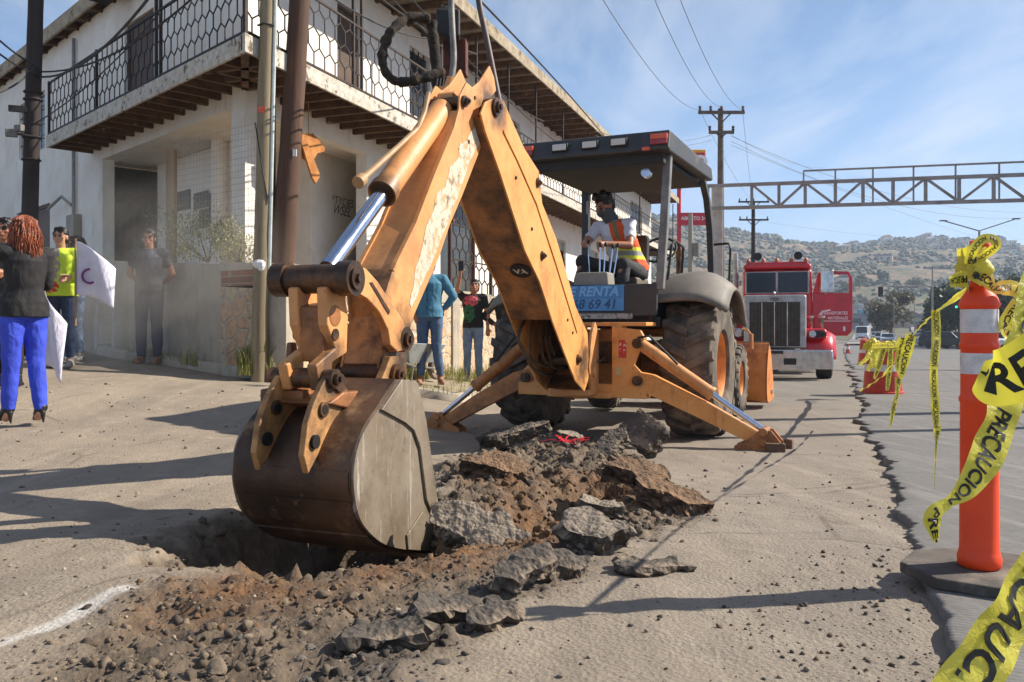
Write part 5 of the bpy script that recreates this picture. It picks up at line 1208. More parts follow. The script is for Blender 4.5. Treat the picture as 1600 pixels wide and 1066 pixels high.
for k in range(34): t_ = t0 + (t1 - t0) * k / 33; b.bar(FV.p(t_, .25, 1.95), FV.p(t_, .25, 3.82), .0028)
b.build("wire_mesh", mat("thin_wire", S(150, 146, 138), None, 5, .5, .5), FN)
# hanging splintered plywood by the brown pole
b = MB(); c_ = FR.p(FR.t(482, .6), .6, 3.62); ux = FR.d; uz = Vector((0, 0, 1))
b.prism([(-.30, .22), (.10, .34), (.42, .18), (.40, .12), (.22, .06), (.12, -.05), (-.02, -.12), (-.28, -.05)], c_, ux, uz, .03); b.prism([(-.26, .10), (-.12, .14), (.22, -.28), (.10, -.42), (.0, -.34)], c_ - FR.n * .05, ux, uz, .03); b.cyl(c_ + Vector((0, 0, .3)), c_ + Vector((0, 0, .78)), .006)
tag(b.build("plywood_scrap", mat("plywood_orange", S(186, 124, 62), S(150, 92, 44), 6, .8)), "broken orange plywood boards hanging under the balcony beside the brown pole", "plywood")
# ladder-like white frame, water bottle
wf = MB(); o_ = FV.p(FV.t(168, -.45), -.45, 0) if False else W(163, 540, 12.1); z0 = G(o_.x, o_.y)
lf = empty("step_frame", (o_.x, o_.y, z0 + .1), R(20), "white ladder-like frame leaning against the grey cement wall", "ladder")
b = MB()
for sx in (-.12, .12): b.bar((sx, 0, 0), (sx * .9, .25, 1.25), .035, .02)
b.build("side_rail", mat("white_metal", S(206, 204, 198), S(180, 176, 168), 6, .5), lf); b = MB()
for z in (.1, .32, .55): b.bar((-.12, .2 * z, z), (.12, .2 * z, z), .03, .02)
b.box((0, .19, .95), (.2, .02, .55), Matrix.Rotation(R(-11), 3, 'X')); b.build("rung", MATS["white_metal"], lf)
o_ = WG(366, 585); bt = empty("water_bottle", (o_.x, o_.y + .2, G(o_.x, o_.y) + .12), 0, "large blue water bottle standing in the weeds at the foot of the wall", "bottle")
b = MB(); b.lathe([(.0, 0), (.11, 0), (.12, .04), (.115, .14), (.12, .24), (.10, .30), (.03, .35), (.03, .38)], (0, 0, 0)); b.build("bottle_body", mat("blue_plastic", S(110, 150, 190), S(90, 130, 176), 6, .25), bt, 40)
b = MB(); b.cyl((0, 0, .38), (0, 0, .41), .033); b.build("cap", mat("blue_cap", S(40, 80, 150), None), bt, 40)
# wheelbarrow behind the dipper
o_ = W(641, 570, 11.6); wbz = G(o_.x, o_.y) + .12
wb = empty("wheelbarrow", (o_.x, o_.y, wbz), R(60), "grey wheelbarrow with pale tray parked on the sidewalk behind the digging arm", "wheelbarrow")
b = MB(); b.add([(-.30, -.22, .28), (.25, -.22, .28), (.25, .22, .28), (-.30, .22, .28), (-.46, -.32, .56), (.42, -.32, .52), (.42, .32, .52), (-.46, .32, .56)], [(0, 3, 2, 1), (0, 1, 5, 4), (1, 2, 6, 5), (2, 3, 7, 6), (3, 0, 4, 7)]); to = b.build("tray", mat("tray_grey", S(170, 176, 174), S(140, 140, 134), 5, .4, .3), wb); to.modifiers.new("s", 'SOLIDIFY').thickness = .01
b = MB()
for sx in (-1, 1): b.tube([(-.95, sx * .25, .45), (-.2, sx * .2, .24), (.6, sx * .06, .16)], .016, 8); b.tube([(-.2, sx * .2, .24), (-.28, sx * .22, .0)], .014, 8)
b.build("handle_frame", HOSEG, wb, 40); b = MB(); b.lathe([(.10, -.03), (.16, -.035), (.18, 0), (.16, .035), (.10, .03)], (.62, 0, .18), (0, 1, 0), close=True); b.build("wheel", TYRE, wb, 40)
# ================================================================ PEOPLE
def skin_mat(name, c):
    t = NT(name); col = t.mix(t.ramp(t.noise(14, 4), .4, .65), c, (c[0] * .82, c[1] * .75, c[2] * .72, 1)); return t.fin(col, .5, 0, Subsurface_Weight=.0)
SKIN = skin_mat("skin", S(172, 118, 88)); SKIN2 = skin_mat("skin_light", S(196, 148, 118))
def cloth(name, c, c2=None, patches=(), stripes=None, rough=.85, sc=5, bst=.5):
    if name in MATS: return MATS[name]
    t = NT(name); col = t.mix(t.ramp(t.noise(sc, 6, .6), .35, .65), c, c2 or (c[0] * .75, c[1] * .75, c[2] * .75, 1))
    for (cx, cy, cz, rx, rz, pc) in patches:           # printed or sewn marks: an oval on one side of the garment
        sx = t.node("ShaderNodeSeparateXYZ"); t.put(sx.inputs[0], t.mix(.06, t.co, t.noise(22, 3, out=1)))
        u = t.math('DIVIDE', t.math('SUBTRACT', sx.outputs[0], cx), rx); v = t.math('DIVIDE', t.math('SUBTRACT', sx.outputs[2], cz), rz)
        d = t.math('ADD', t.math('POWER', t.math('ABSOLUTE', u), 2.), t.math('POWER', t.math('ABSOLUTE', v), 2.))
        m = t.math('MULTIPLY', t.ramp(d, .9, 1.1, 1, 0), t.math('LESS_THAN', t.math('MULTIPLY', sx.outputs[1], cy), 0)); m = t.math('MULTIPLY', m, t.ramp(t.noise(24, 3), .42, .46))
        col = t.mix(m, col, pc)
    if stripes:
        sx = t.node("ShaderNodeSeparateXYZ"); t.put(sx.inputs[0], t.co); f = t.math('FRACT', t.math('MULTIPLY', sx.outputs[2], stripes[0])); col = t.mix(t.ramp(f, .42, .5), col, stripes[1])
    w_ = t.noise(7, 3, .5, t.map((1, 1, .6)), 1.5); b = t.bump(w_, bst, .04); t.bump(t.noise(300, 2), .15, .001, b); m = t.fin(col, rough); MATS[name] = m; return m
FOLD = bpy.data.textures.new("folds", 'CLOUDS'); FOLD.noise_scale = .11; FOLD.noise_depth = 1
HAIRT = bpy.data.textures.new("strands", 'CLOUDS'); HAIRT.noise_scale = .035; HAIRT.noise_depth = 2
class Blob(MB):
    def cap(s, a, b, r0, r1=None, n=14):
        a, b = Vector(a), Vector(b); r1 = r0 if r1 is None else r1; d = (b - a); L = d.length; d = d / max(L, 1e-6); x, y, _ = basis(d); vs = []; fs = []
        prof = [(math.sin(t) * r0, -math.cos(t) * r0) for t in np.linspace(.15, math.pi / 2, 4)] + [(math.cos(t) * r1, L + math.sin(t) * r1) for t in np.linspace(0, math.pi / 2 - .15, 4)]
        for r, h in prof:
            for k in range(n): q = 2 * math.pi * k / n; vs.append(a + d * h + (x * math.cos(q) + y * math.sin(q)) * r)
        m = len(prof)
        for i in range(m - 1):
            for k in range(n): q = (k + 1) % n; fs.append((i * n + k, i * n + q, (i + 1) * n + q, (i + 1) * n + k))
        fs += [tuple(range(n))[::-1], tuple(range((m - 1) * n, m * n))]; return s.add(vs, fs)
    def stack(s, secs, n=20):      # secs: (centre, side vector*rx, forward vector*ry), closed flat at both ends
        vs = []; fs = []
        for c, u, v in secs:
            for k in range(n): q = 2 * math.pi * k / n; vs.append(Vector(c) + u * math.cos(q) + v * math.sin(q))
        for i in range(len(secs) - 1):
            for k in range(n): q = (k + 1) % n; fs.append((i * n + k, i * n + q, (i + 1) * n + q, (i + 1) * n + k))
        fs += [tuple(range(n))[::-1], tuple(range((len(secs) - 1) * n, len(secs) * n))]; return s.add(vs, fs)
    def make(s, name, mt, parent, vox=.008, disp=0, tex=None, smooth=4):
        o = s.build(name, mt, parent, weld=False); m = o.modifiers.new("surface", 'REMESH'); m.mode = 'VOXEL'; m.voxel_size = vox; m.use_smooth_shade = True
        if smooth: q = o.modifiers.new("relax", 'SMOOTH'); q.iterations = smooth; q.factor = .5
        if disp: d = o.modifiers.new("folds", 'DISPLACE'); d.texture = tex or FOLD; d.strength = disp; d.mid_level = .5; d.texture_coords = 'LOCAL'
        return o
def rz_(v, a): return Matrix.Rotation(a, 3, 'Z') @ Vector(v)
SIT = {}
def person(label, loc, rz, H, j, wear, group=None, skin=SKIN, girl=False, face=True):
    e = empty("person", loc, rz, label, "person", group); k_ = H / 1.70; e.scale = (k_,) * 3
    D = dict(P=(0, 0, .95), N=(0, .01, 1.455), side=(1, 0, 0), head=(0, -.02, 1.60), hrot=0, htilt=0, shL=(.175, 0, 1.41), elL=(.225, .02, 1.13), wrL=(.24, -.04, .88), shR=(-.175, 0, 1.41), elR=(-.225, .02, 1.13), wrR=(-.24, -.04, .88),
             hipL=(.085, 0, .90), knL=(.095, -.01, .49), anL=(.10, .02, .085), hipR=(-.085, 0, .90), knR=(-.095, -.01, .49), anR=(-.10, .02, .085), toeL=None, toeR=None, curl=.5)
    D.update(j); J = {k: (Vector(v) if isinstance(v, tuple) else v) for k, v in D.items()}
    if girl:
        for s_ in ('shL', 'shR'):
            if s_ not in j: J[s_] = J[s_] * 1; J[s_].x *= .88
    P, N = J['P'], J['N']; up = (N - P).normalized(); side = J['side'].normalized(); side = (side - up * side.dot(up)).normalized(); fw = up.cross(side).normalized() * -1    # towards the front
    if fw.dot(Vector((0, -1, 0))) < 0 and abs(side.x) > .3 and side.x > 0: fw = -fw
    L = (N - P).length; q = lambda f, o=0: P + up * (L * f) + fw * o
    sw_ = .88 if girl else 1; hp_ = 1.06 if girl else 1
    B = Blob()
    B.stack([(q(-.18), side * .10, fw * .08), (q(-.08), side * .155 * hp_, fw * .11), (q(.08), side * .150 * hp_, fw * .11), (q(.30), side * .125 * sw_, fw * .09), (q(.55), side * .15 * sw_, fw * .105), (q(.78), side * .165 * sw_, fw * .11), (q(.92), side * .13 * sw_, fw * .08), (q(1.0), side * .06, fw * .06)])
    B.cap(q(.92), J['head'] + Vector((0, 0, -.04)), .058, .052); B.cap(J['shL'], q(.86), .055, .07); B.cap(J['shR'], q(.86), .055, .07)
    rh = Matrix.Rotation(J['hrot'], 3, 'Z') @ Matrix.Rotation(J['htilt'], 3, 'X'); hd = J['head']; hp = lambda x, y, z: hd + rh @ Vector((x, y, z))
    ra = lambda a, b: Matrix.Rotation(a, 3, b)
    B.ball(hp(0, .012, .025), (.076, .094, .095), 18, 12, rh); B.ball(hp(0, -.025, -.035), (.060, .068, .075), 16, 10, rh); B.ball(hp(0, -.055, -.085), (.032, .028, .026), 12, 8, rh)
    B.cap(hp(0, -.088, .012), hp(0, -.108, -.028), .009, .014); B.ball(hp(0, -.088, -.056), (.026, .014, .010), 10, 7, rh); B.cap(hp(-.04, -.078, .028), hp(.04, -.078, .028), .012)
    for sx in (-1, 1): B.ball(hp(sx * .040, -.066, -.022), (.024, .022, .022), 10, 7, rh); B.ball(hp(sx * .078, .010, -.005), (.010, .020, .032), 10, 7, rh)
    def arm(sh, el, wr, sx, hand=True):
        B.cap(sh, el, .052 * sw_, .040 * sw_); B.cap(el, wr, .042 * sw_, .027 * sw_)
        d = (wr - el).normalized(); x_, y_, _ = basis(d, Vector((0, -1, .2))); hv = D.get('hand' + ('L' if sx > 0 else 'R'))
        if hv: d = (Vector(hv)).normalized(); x_, y_, _ = basis(d, Vector((0, -1, .2)))
        pc = wr + d * .045; B.cap(wr, pc + d * .03, .026, .030); B.stack([(wr + d * .01, x_ * .026, y_ * .018), (pc, x_ * .038, y_ * .017), (wr + d * .095, x_ * .040, y_ * .014)], 12)
        cu = J['curl']; bend = D.get('bendL' if sx > 0 else 'bendR'); bv = Vector(bend).normalized() if bend else (y_ if y_.dot(Vector((-sx, 0, 0))) > 0 else -y_)
        for i, (ox, ln) in enumerate(((-.030, .062), (-.010, .072), (.010, .067), (.030, .052))):
            b0 = wr + d * .090 + x_ * ox; d1 = (d * math.cos(cu) + bv * math.sin(cu)); b1 = b0 + d1 * ln * .5; d2 = (d * math.cos(cu * 2.1) + bv * math.sin(cu * 2.1)); b2 = b1 + d2 * ln * .5; B.cap(b0, b1, .0095, .009, 8); B.cap(b1, b2, .009, .0075, 8)
        t0 = wr + d * .03 - x_ * .028 * sx; t1 = t0 + (d * .7 - x_ * .7 * sx + bv * .3).normalized() * .038; t2 = t1 + (d + bv * .5).normalized() * .03; B.cap(t0, t1, .012, .011, 8); B.cap(t1, t2, .010, .008, 8)
    arm(J['shL'], J['elL'], J['wrL'], 1); arm(J['shR'], J['elR'], J['wrR'], -1)
    for s_ in 'LR': B.cap(J['hip' + s_], J['kn' + s_], .080 * hp_, .055); B.cap(J['kn' + s_], J['an' + s_], .054, .037); an = J['an' + s_]; B.cap(an, an + Vector((0, -.05, -.04)), .036, .034)
    B.make("body", skin, e, .0065, 0, None, 3)
    if face:
        b = MB()
        for sx in (-1, 1): b.ball(hp(sx * .031, -.083, .006), (.014, .008, .007), 10, 6, rh)
        b.build("eyes", mat("eye_dark", S(40, 30, 26), None, 6, .3), e, 40)
        b = MB()
        for sx in (-1, 1): b.bar(hp(sx * .014, -.094, .028), hp(sx * .048, -.083, .030), .008, .007)
        b.build("eyebrows", mat("brow_dark", S(34, 26, 22), None, 6, .8), e)
    w_ = wear
    if 'trousers' in w_:
        mt, wide = w_['trousers'][0], w_['trousers'][1] if len(w_['trousers']) > 1 else 1.0; b = Blob()
        b.stack([(q(-.20), side * .11, fw * .09), (q(-.08), side * .170 * hp_, fw * .128), (q(.06), side * .166 * hp_, fw * .124), (q(.17), side * .145 * hp_, fw * .112)])
        for s_ in 'LR': a, k, h = J['an' + s_], J['kn' + s_], J['hip' + s_]; b.cap(h, k, .096 * hp_, .068 * wide); b.ball(k, .072 * wide); m_ = a + (k - a).normalized() * (-.0 + (.03 if wide < 1.05 else -.01)); b.stack([(k + (h - k).normalized() * .02, side * .066 * wide, fw * .070 * wide), (k.lerp(m_, .35), side * .068 * wide, fw * .074 * wide), (m_, side * .052 * wide, fw * .060 * wide)], 16)
        b.make("trousers", mt, e, .009, .016, None, 3)
    if 'shirt' in w_:
        mt, slv, hem, bulk = (list(w_['shirt']) + [0, 1.0])[:4] if len(w_['shirt']) < 4 else w_['shirt']; b = Blob(); k = bulk
        b.stack([(q(hem), side * .178 * hp_ * k, fw * .140 * k), (q(.10), side * .168 * hp_ * k, fw * .132 * k), (q(.30), side * .150 * sw_ * k, fw * .115 * k), (q(.55), side * .165 * sw_ * k, fw * .122 * k), (q(.78), side * .180 * sw_ * k, fw * .126 * k), (q(.93), side * .145 * sw_ * k, fw * .095 * k), (q(1.01), side * .075, fw * .075)])
        for s_ in 'LR':
            sh, el, wr = J['sh' + s_], J['el' + s_], J['wr' + s_]; b.cap(q(.86), sh, .082 * k * sw_, .068 * k * sw_); d = (el - sh); f = min(1, slv * 2)
            x_, y_, _ = basis(d); b.stack([(sh, x_ * .066 * k, y_ * .066 * k), (sh + d * f, x_ * .055 * k, y_ * .055 * k)], 14)
            if slv > .5: b.ball(el, .052 * k); g_ = (wr - el); x_, y_, _ = basis(g_); b.stack([(el, x_ * .053 * k, y_ * .053 * k), (el + g_ * ((slv - .5) * 2), x_ * .038 * k, y_ * .038 * k)], 14)
        so_ = b.make("shirt" if 'top' not in w_ else w_['top'], mt, e, .009, .020, None, 3)
    for nm in ('hair', 'longhair'):
        if nm in w_:
            mt = w_[nm]; b = Blob(); b.ball(hp(0, .020, .040), (.086, .098, .092), 18, 12, rh); b.ball(hp(0, .055, .00), (.082, .070, .090), 16, 10, rh)
            b.ball(hp(.0, -.045, .092), (.060, .045, .030), 12, 8, rh)
            if nm == 'longhair':
                for dx, dy, dz, r_ in ((0, .07, -.10, .085), (.05, .06, -.18, .06), (-.05, .06, -.18, .06), (0, .09, -.22, .07), (.075, .0, -.06, .04), (-.075, .0, -.06, .04), (.07, .03, -.14, .045), (-.07, .03, -.14, .045)): b.ball(hp(dx, dy, dz), (r_, r_ * .8, r_ * 1.2), 12, 8, rh)
            b.make("hair", mt, e, .008, .03 if nm == "hair" else .012, HAIRT, 1)
            if nm == 'longhair':
                b = MB(); rs = random.Random(int(loc[0] * 10) & 255)
                for _ in range(620):
                    a = rs.uniform(-2.5, 2.5) if rs.random() < .9 else rs.uniform(-3.1, 3.1); ph = rs.uniform(-.3, 1.2); d0 = Vector((math.sin(a) * math.cos(ph), math.cos(a) * math.cos(ph), math.sin(ph))); p_ = Vector((d0.x * .088, .02 + d0.y * .098, .035 + d0.z * .095)); pts = [hp(*p_)]; ln = rs.uniform(.24, .38); wv = rs.uniform(0, 6)
                    out = Vector((d0.x, max(d0.y, -.2), 0)); out = out.normalized() if out.length > .1 else Vector((0, 1, 0))
                    for k in range(1, 8):
                        f = k / 7; q3 = p_ + out * (.028 * math.sin(f * 2.2) + .012 * math.sin(wv + f * 9)) + Vector((math.sin(wv * 2 + f * 8) * .010, 0, -ln * f)); rr3 = math.hypot(q3.x, q3.y - .02)
                        if rr3 < .088 and q3.z > -.12: q3 = Vector((q3.x * .09 / max(rr3, .02), .02 + (q3.y - .02) * .09 / max(rr3, .02), q3.z))
                        pts.append(hp(*q3))
                    b.tube(pts, [.0042, .0045, .0045, .0042, .004, .0035, .003, .0015], 4)
                b.build("hair_strands", mt, e, 60)
    for s_ in 'LR':
        an = J['an' + s_]; mt, kind = w_['shoes']; t = J['toe' + s_] or Vector((.02 if s_ == 'L' else -.02, -.17, -.05)); fz = an.z - .085
        b = Blob(); tt = an + Vector((t.x, t.y, 0)); tt.z = .030 + fz
        if kind == 'heel':
            b.cap((an.x, an.y + .005, fz + .13), (an.x + t.x * .4, an.y + t.y * .4, fz + .07), .050, .042); b.cap((an.x + t.x * .4, an.y + t.y * .4, fz + .065), tt + Vector((0, 0, -.008)), .036, .020); b.cap((an.x, an.y + .035, fz + .09), (an.x, an.y + .045, fz + .008), .022, .008)
        else:
            b.cap((an.x, an.y + .025, fz + .045), tt, .043, .036); b.cap((an.x, an.y, fz + .10), (an.x, an.y + .0, fz + .06), .046, .046); b.box((an.x + t.x * .45, an.y + t.y * .45, fz + .012), (.085, .26, .024))
        b.make("shoe", mt, e, .007, 0, None, 2)
    return e, J, hp, rh
def at(px, Y, dz=0): X = (px - PX0) / FP * Y; return (X, Y, G(X, Y) + dz)
BLK = cloth("black_cloth", S(40, 38, 38), S(26, 25, 26)); JEAN = cloth("blue_jeans", S(86, 108, 138), S(64, 84, 112)); JEAND = cloth("dark_jeans", S(52, 66, 92), S(38, 48, 70)); NAVY = cloth("navy_polo", S(46, 46, 58), S(34, 34, 46), [(.10, 1, 1.30, .05, .12, S(72, 76, 92))])
HB = mat("black_hair", S(24, 20, 19), S(40, 32, 28), 30, .45); HA = mat("auburn_hair", S(160, 84, 44), S(104, 50, 28), 18, .40, 0, .4, .6, .9, 50, .01)
BRN = mat("tan_boots", S(160, 116, 82), S(130, 92, 64), 8, .7); SHB = mat("black_shoe", S(28, 26, 26), None, 8, .4); SHG = mat("grey_sneaker", S(110, 106, 104), S(170, 166, 160), 12, .7)
WGR = "bystanders watching the dig"
# woman in blue trousers, seen from behind, arms up
pa, J, hpA, rA = person("woman with long auburn hair, black blazer and bright blue trousers, seen from behind", at(38, 6.9), R(-128), 1.70,
  dict(P=(0, 0, 1.0), N=(0, .02, 1.50), head=(.0, -.02, 1.64), hrot=R(15), shL=(.165, 0, 1.45), shR=(-.165, 0, 1.45), elL=(.24, -.20, 1.38), wrL=(.20, -.46, 1.46), elR=(-.20, -.05, 1.20), wrR=(-.12, -.28, 1.22),
       hipL=(.085, 0, .95), knL=(.10, -.01, .52), anL=(.11, -.03, .12), hipR=(-.085, 0, .95), knR=(-.08, .03, .53), anR=(-.09, .10, .12)),
  dict(trousers=(cloth("royal_blue_cloth", S(62, 84, 208), S(44, 62, 176)), .98), shirt=(BLK, .98, -.16, 1.06), top='blazer', longhair=HA, shoes=(SHB, 'heel')), WGR, SKIN2, True)
pb_, J, hpB, rB = person("man in dark sunglasses and black shirt standing behind the woman in blue trousers", at(9, 8.6), R(10), 1.72, dict(elL=(.28, -.05, 1.15), wrL=(.10, -.25, 1.15)), dict(trousers=(BLK,), shirt=(cloth("charcoal_shirt", S(60, 54, 50)), .9, -.1, 1.0), hair=HB, shoes=(SHB, 'flat')), WGR)
b = MB()
for sx in (-1, 1): b.ball(hpB(sx * .034, -.096, .008), (.026, .010, .018), 12, 8, rB)
b.bar(hpB(-.07, -.07, .014), hpB(.07, -.07, .014), .006); b.build("sunglasses", mat("black_gloss", S(14, 14, 16), None, 6, .1), pb_, 40)
pc_, J, hpC, rC = person("woman in bright lime green jacket over a grey striped top, holding a note", at(95, 10.0), R(18), 1.66, dict(head=(0, -.03, 1.60), hrot=R(-10), elL=(.25, -.02, 1.16), wrL=(.13, -.22, 1.10), elR=(-.25, 0, 1.14), wrR=(-.20, -.12, .92)),
  dict(trousers=(JEAND, .95), shirt=(cloth("lime_jacket", S(206, 226, 66), S(184, 206, 48), [(-.04, 1, 1.25, .085, .22, S(150, 132, 128)), (-.05, 1, .95, .09, .07, S(190, 48, 44))]), .95, -.16, 1.08), top='jacket', hair=HB, shoes=(SHG, 'flat')), WGR, SKIN2, True)
b = MB(); b.box((.10, -.34, 1.12), (.10, .10, .012), R(20)); tag(b.build("note_paper", mat("tan_paper", S(206, 176, 130), None, 6, .8)), "small tan paper held by the woman in the lime green jacket", "paper").parent = None
n_ = bpy.data.objects["note_paper"]; n_.matrix_world = Matrix.Translation(pc_.location) @ Matrix.Rotation(R(18), 4, 'Z') @ Matrix.Scale(1.66 / 1.7, 4)
pd_, J, hpD, rD = person("young woman with long dark hair and jeans standing behind the lime jacket", at(121, 10.9), R(-60), 1.62, dict(), dict(trousers=(JEAN, .92), shirt=(cloth("dark_grey_top", S(70, 66, 72)), .9, -.1, 1.0), longhair=mat("dark_brown_hair", S(52, 38, 30), S(34, 26, 22), 20, .5), shoes=(SHG, 'flat')), WGR, SKIN2, True)
# white banner flag with a purple mark
def flag(px, Y, z, w0, h0, rot, label, mark=True):
    e = empty("flag", at(px, Y), rot, label, "flag", "white flags held in the crowd"); N_ = 14; vs = []; fs = []
    for i in range(N_ + 1):
        for jj in range(N_ + 1):
            u, v = i / N_, jj / N_; vs.append((u * w0, .05 * math.sin(u * 5 + v * 2), z + v * h0 * (1 - .25 * u) - .16 * u * u))
    for i in range(N_):
        for jj in range(N_): a = i * (N_ + 1) + jj; fs.append((a, a + N_ + 1, a + N_ + 2, a + 1))
    b = MB(); b.add(vs, fs); o = b.build("flag_cloth", cloth("white_flag", S(226, 222, 232), S(206, 202, 216)), e, 60); o.modifiers.new("s", 'SOLIDIFY').thickness = .003
    b = MB(); b.cyl((0, 0, z - .35), (0, 0, z + h0 + .02), .012, n=8); b.build("flag_stick", WD, e)
    if mark:
        b = MB(); ring = []
        for k in range(20): a = R(40 + 290 * k / 19); ring.append((w0 * .35 + math.cos(a) * .08, .05 * math.sin(.35 * 5 + .8) - .012, z + h0 * .35 + math.sin(a) * .08))
        b.tube(ring, .013, 6); b.build("purple_mark", mat("purple_ink", S(120, 50, 120), None), o)
    return e
flag(118, 9.4, .92, .42, .62, R(10), "white flag with a purple ring mark beside the lime green jacket"); flag(62, 7.6, .42, .26, .72, R(-10), "plain white flag hanging low beside the woman's blue trousers", False)
pe_, J, hpE, rE = person("man in dark navy polo shirt by the cement wall, arms behind his back", at(233, 11.3, .03), R(8), 1.80, dict(elL=(.27, .08, 1.14), wrL=(.10, .17, 1.0), elR=(-.27, .08, 1.14), wrR=(-.10, .17, 1.0), hrot=R(5)), dict(trousers=(JEAND, 1.05), shirt=(NAVY, .30, -.08, 1.05), hair=HB, shoes=(BRN, 'flat')), WGR)
pf_, J, hpF, rF = person("man in teal blue zip jacket and jeans, hand on hip, head hidden by the arm", at(671, 11.5, .14), R(6), 1.76, dict(elL=(.33, .04, 1.18), wrL=(.19, .04, 1.0), elR=(-.28, 0, 1.16), wrR=(-.2, -.05, .95), hipL=(.09, 0, .9), anL=(.15, .02, .085), anR=(-.12, .02, .085)),
  dict(trousers=(JEAN, .98), shirt=(cloth("teal_jacket", S(78, 134, 158), S(60, 110, 136), [(0, 1, 1.2, .007, .3, S(40, 70, 90))]), .95, -.12, 1.06), top='jacket', hair=HB, shoes=(BRN, 'flat')), WGR)
pg_, J, hpG, rG = person("man in black printed T-shirt and faded jeans raising a phone above his head", at(739, 13.6, .13), R(0), 1.66, dict(head=(.03, -.03, 1.59), htilt=R(-22), elR=(-.26, -.08, 1.54), wrR=(-.20, -.16, 1.80), handR=(.05, -.05, 1), elL=(.25, 0, 1.14), wrL=(.25, -.02, .9)),
  dict(trousers=(cloth("faded_jeans", S(126, 146, 168), S(92, 114, 142)), 1.0), shirt=(cloth("printed_black_tee", S(34, 32, 32), S(24, 22, 22), [(.0, 1, 1.30, .12, .09, S(206, 84, 92)), (-.03, 1, 1.10, .09, .14, S(44, 104, 62))]), .32, -.10, 1.04), hair=HB, shoes=(SHG, 'flat')), WGR)
ph = empty("mobile_phone", (0, 0, 0), 0, "dark mobile phone held up by the man in the printed T-shirt", "phone"); hw = Matrix.Translation(pg_.location) @ Matrix.Scale(1.66 / 1.7, 4) @ Vector((-.19, -.19, 1.93)); ph.location = hw
b = MB(); b.box((0, 0, 0), (.085, .012, .16)); b.build("phone_case", mat("phone_dark", S(40, 26, 28), None, 6, .3), ph, bevel=.006); b = MB(); b.box((.02, .007, .05), (.03, .004, .03)); b.build("camera_bump", BLACK, ph)
pp, J, hpH, rH = person("man in black clothes with hand on hip, mostly hidden behind the left rear tyre", at(790, 13.6, .13), R(0), 1.66, dict(elR=(-.36, .02, 1.16), wrR=(-.18, -.02, 1.02)), dict(trousers=(BLK,), shirt=(BLK, .95, -.1, 1.06), hair=HB, shoes=(SHB, 'flat')), WGR)
pi_, J, hpI, rI = person("man in brown cap hidden behind the digging arm, only his cap showing", at(578, 11.2, .13), R(0), 1.74, dict(), dict(trousers=(cloth("brown_trousers", S(110, 92, 72)),), shirt=(cloth("beige_shirt", S(170, 150, 124)), .4, -.1, 1.0), hair=HB, shoes=(BRN, 'flat')), WGR)
b = Blob(); b.ball(hpI(0, .01, .055), (.096, .108, .078), 16, 10, rI); b.box(hpI(0, -.12, .035), (.13, .09, .014)); b.make("cap", mat("brown_cap", S(104, 84, 62), None), pi_, .008, 0, None, 2)
# ---- the operator
VM = NT("safety_vest"); t = VM; sx = t.node("ShaderNodeSeparateXYZ"); t.put(sx.inputs[0], t.co)
col = t.mix(t.ramp(t.noise(8, 4), .4, .6), S(236, 98, 40), S(220, 82, 34)); dz = t.math('ABSOLUTE', t.math('SUBTRACT', sx.outputs[2], .66)); col = t.mix(t.ramp(dz, .060, .064, 1, 0), col, S(224, 224, 60)); col = t.mix(t.ramp(dz, .022, .026, 1, 0), col, S(150, 150, 146))
fx = t.math('ABSOLUTE', t.math('ADD', sx.outputs[0], t.math('MULTIPLY', t.math('SUBTRACT', sx.outputs[2], .5), .28))); frn = t.math('LESS_THAN', sx.outputs[1], .13)
strap = t.math('MULTIPLY', t.ramp(t.math('ABSOLUTE', t.math('SUBTRACT', fx, .125)), .020, .022, 1, 0), t.math('GREATER_THAN', sx.outputs[2], .80)); col = t.mix(strap, col, S(120, 122, 84))
col = t.mix(t.math('MULTIPLY', t.ramp(fx, .060, .064, 1, 0), frn), col, S(222, 220, 226)); t.bump(t.noise(7, 3, .5, None, 1.5), .4, .03); t.fin(col, .8)
OPW = BMAT @ Vector((0, .1, 1.17))
op = dict(P=(.10, .13, .50), N=(-.05, -.03, 1.00), side=(1, -.10, .04), head=(-.12, -.08, 1.15), hrot=R(-28), htilt=R(24), shL=(.14, -.03, .96), elL=(.19, -.22, .72), wrL=(.0, -.40, .73), shR=(-.21, .0, .95), elR=(-.30, -.18, .76), wrR=(-.17, -.40, .76), handL=(-.5, -.8, -.1), handR=(.1, -.9, -.1), bendL=(0, -.2, -1), bendR=(0, -.2, -1),
          hipL=(.20, .08, .46), knL=(.16, -.34, .52), anL=(.16, -.42, .12), hipR=(.02, .08, .46), knR=(-.28, -.30, .56), anR=(-.30, -.42, .12), curl=1.0)
po, J, hpO, rO = person("backhoe operator in orange safety vest, white T-shirt and grey neck gaiter, seated at the levers", tuple(OPW), BROT, 1.70, op, dict(trousers=(cloth("charcoal_trousers", S(58, 57, 58), S(42, 41, 43)), 1.1), shirt=(cloth("white_tee", S(226, 224, 230), S(206, 204, 214)), .34, -.02, 1.02), hair=HB, shoes=(SHB, 'flat')))
P, N = J['P'], J['N']; up = (N - P).normalized(); sd = (J['side'] - up * J['side'].dot(up)).normalized(); fw = Vector((0, -1, 0)); fw = (fw - up * fw.dot(up) - sd * fw.dot(sd)).normalized(); L = (N - P).length; q = lambda f: P + up * L * f
b = Blob(); b.stack([(q(-.10), sd * .205, fw * .165), (q(.25), sd * .170, fw * .142), (q(.55), sd * .180, fw * .142), (q(.80), sd * .178, fw * .140), (q(.95), sd * .135, fw * .105), (q(1.0), sd * .085, fw * .085)]); b.make("safety_vest", VM.m, po, .009, .018, None, 3)
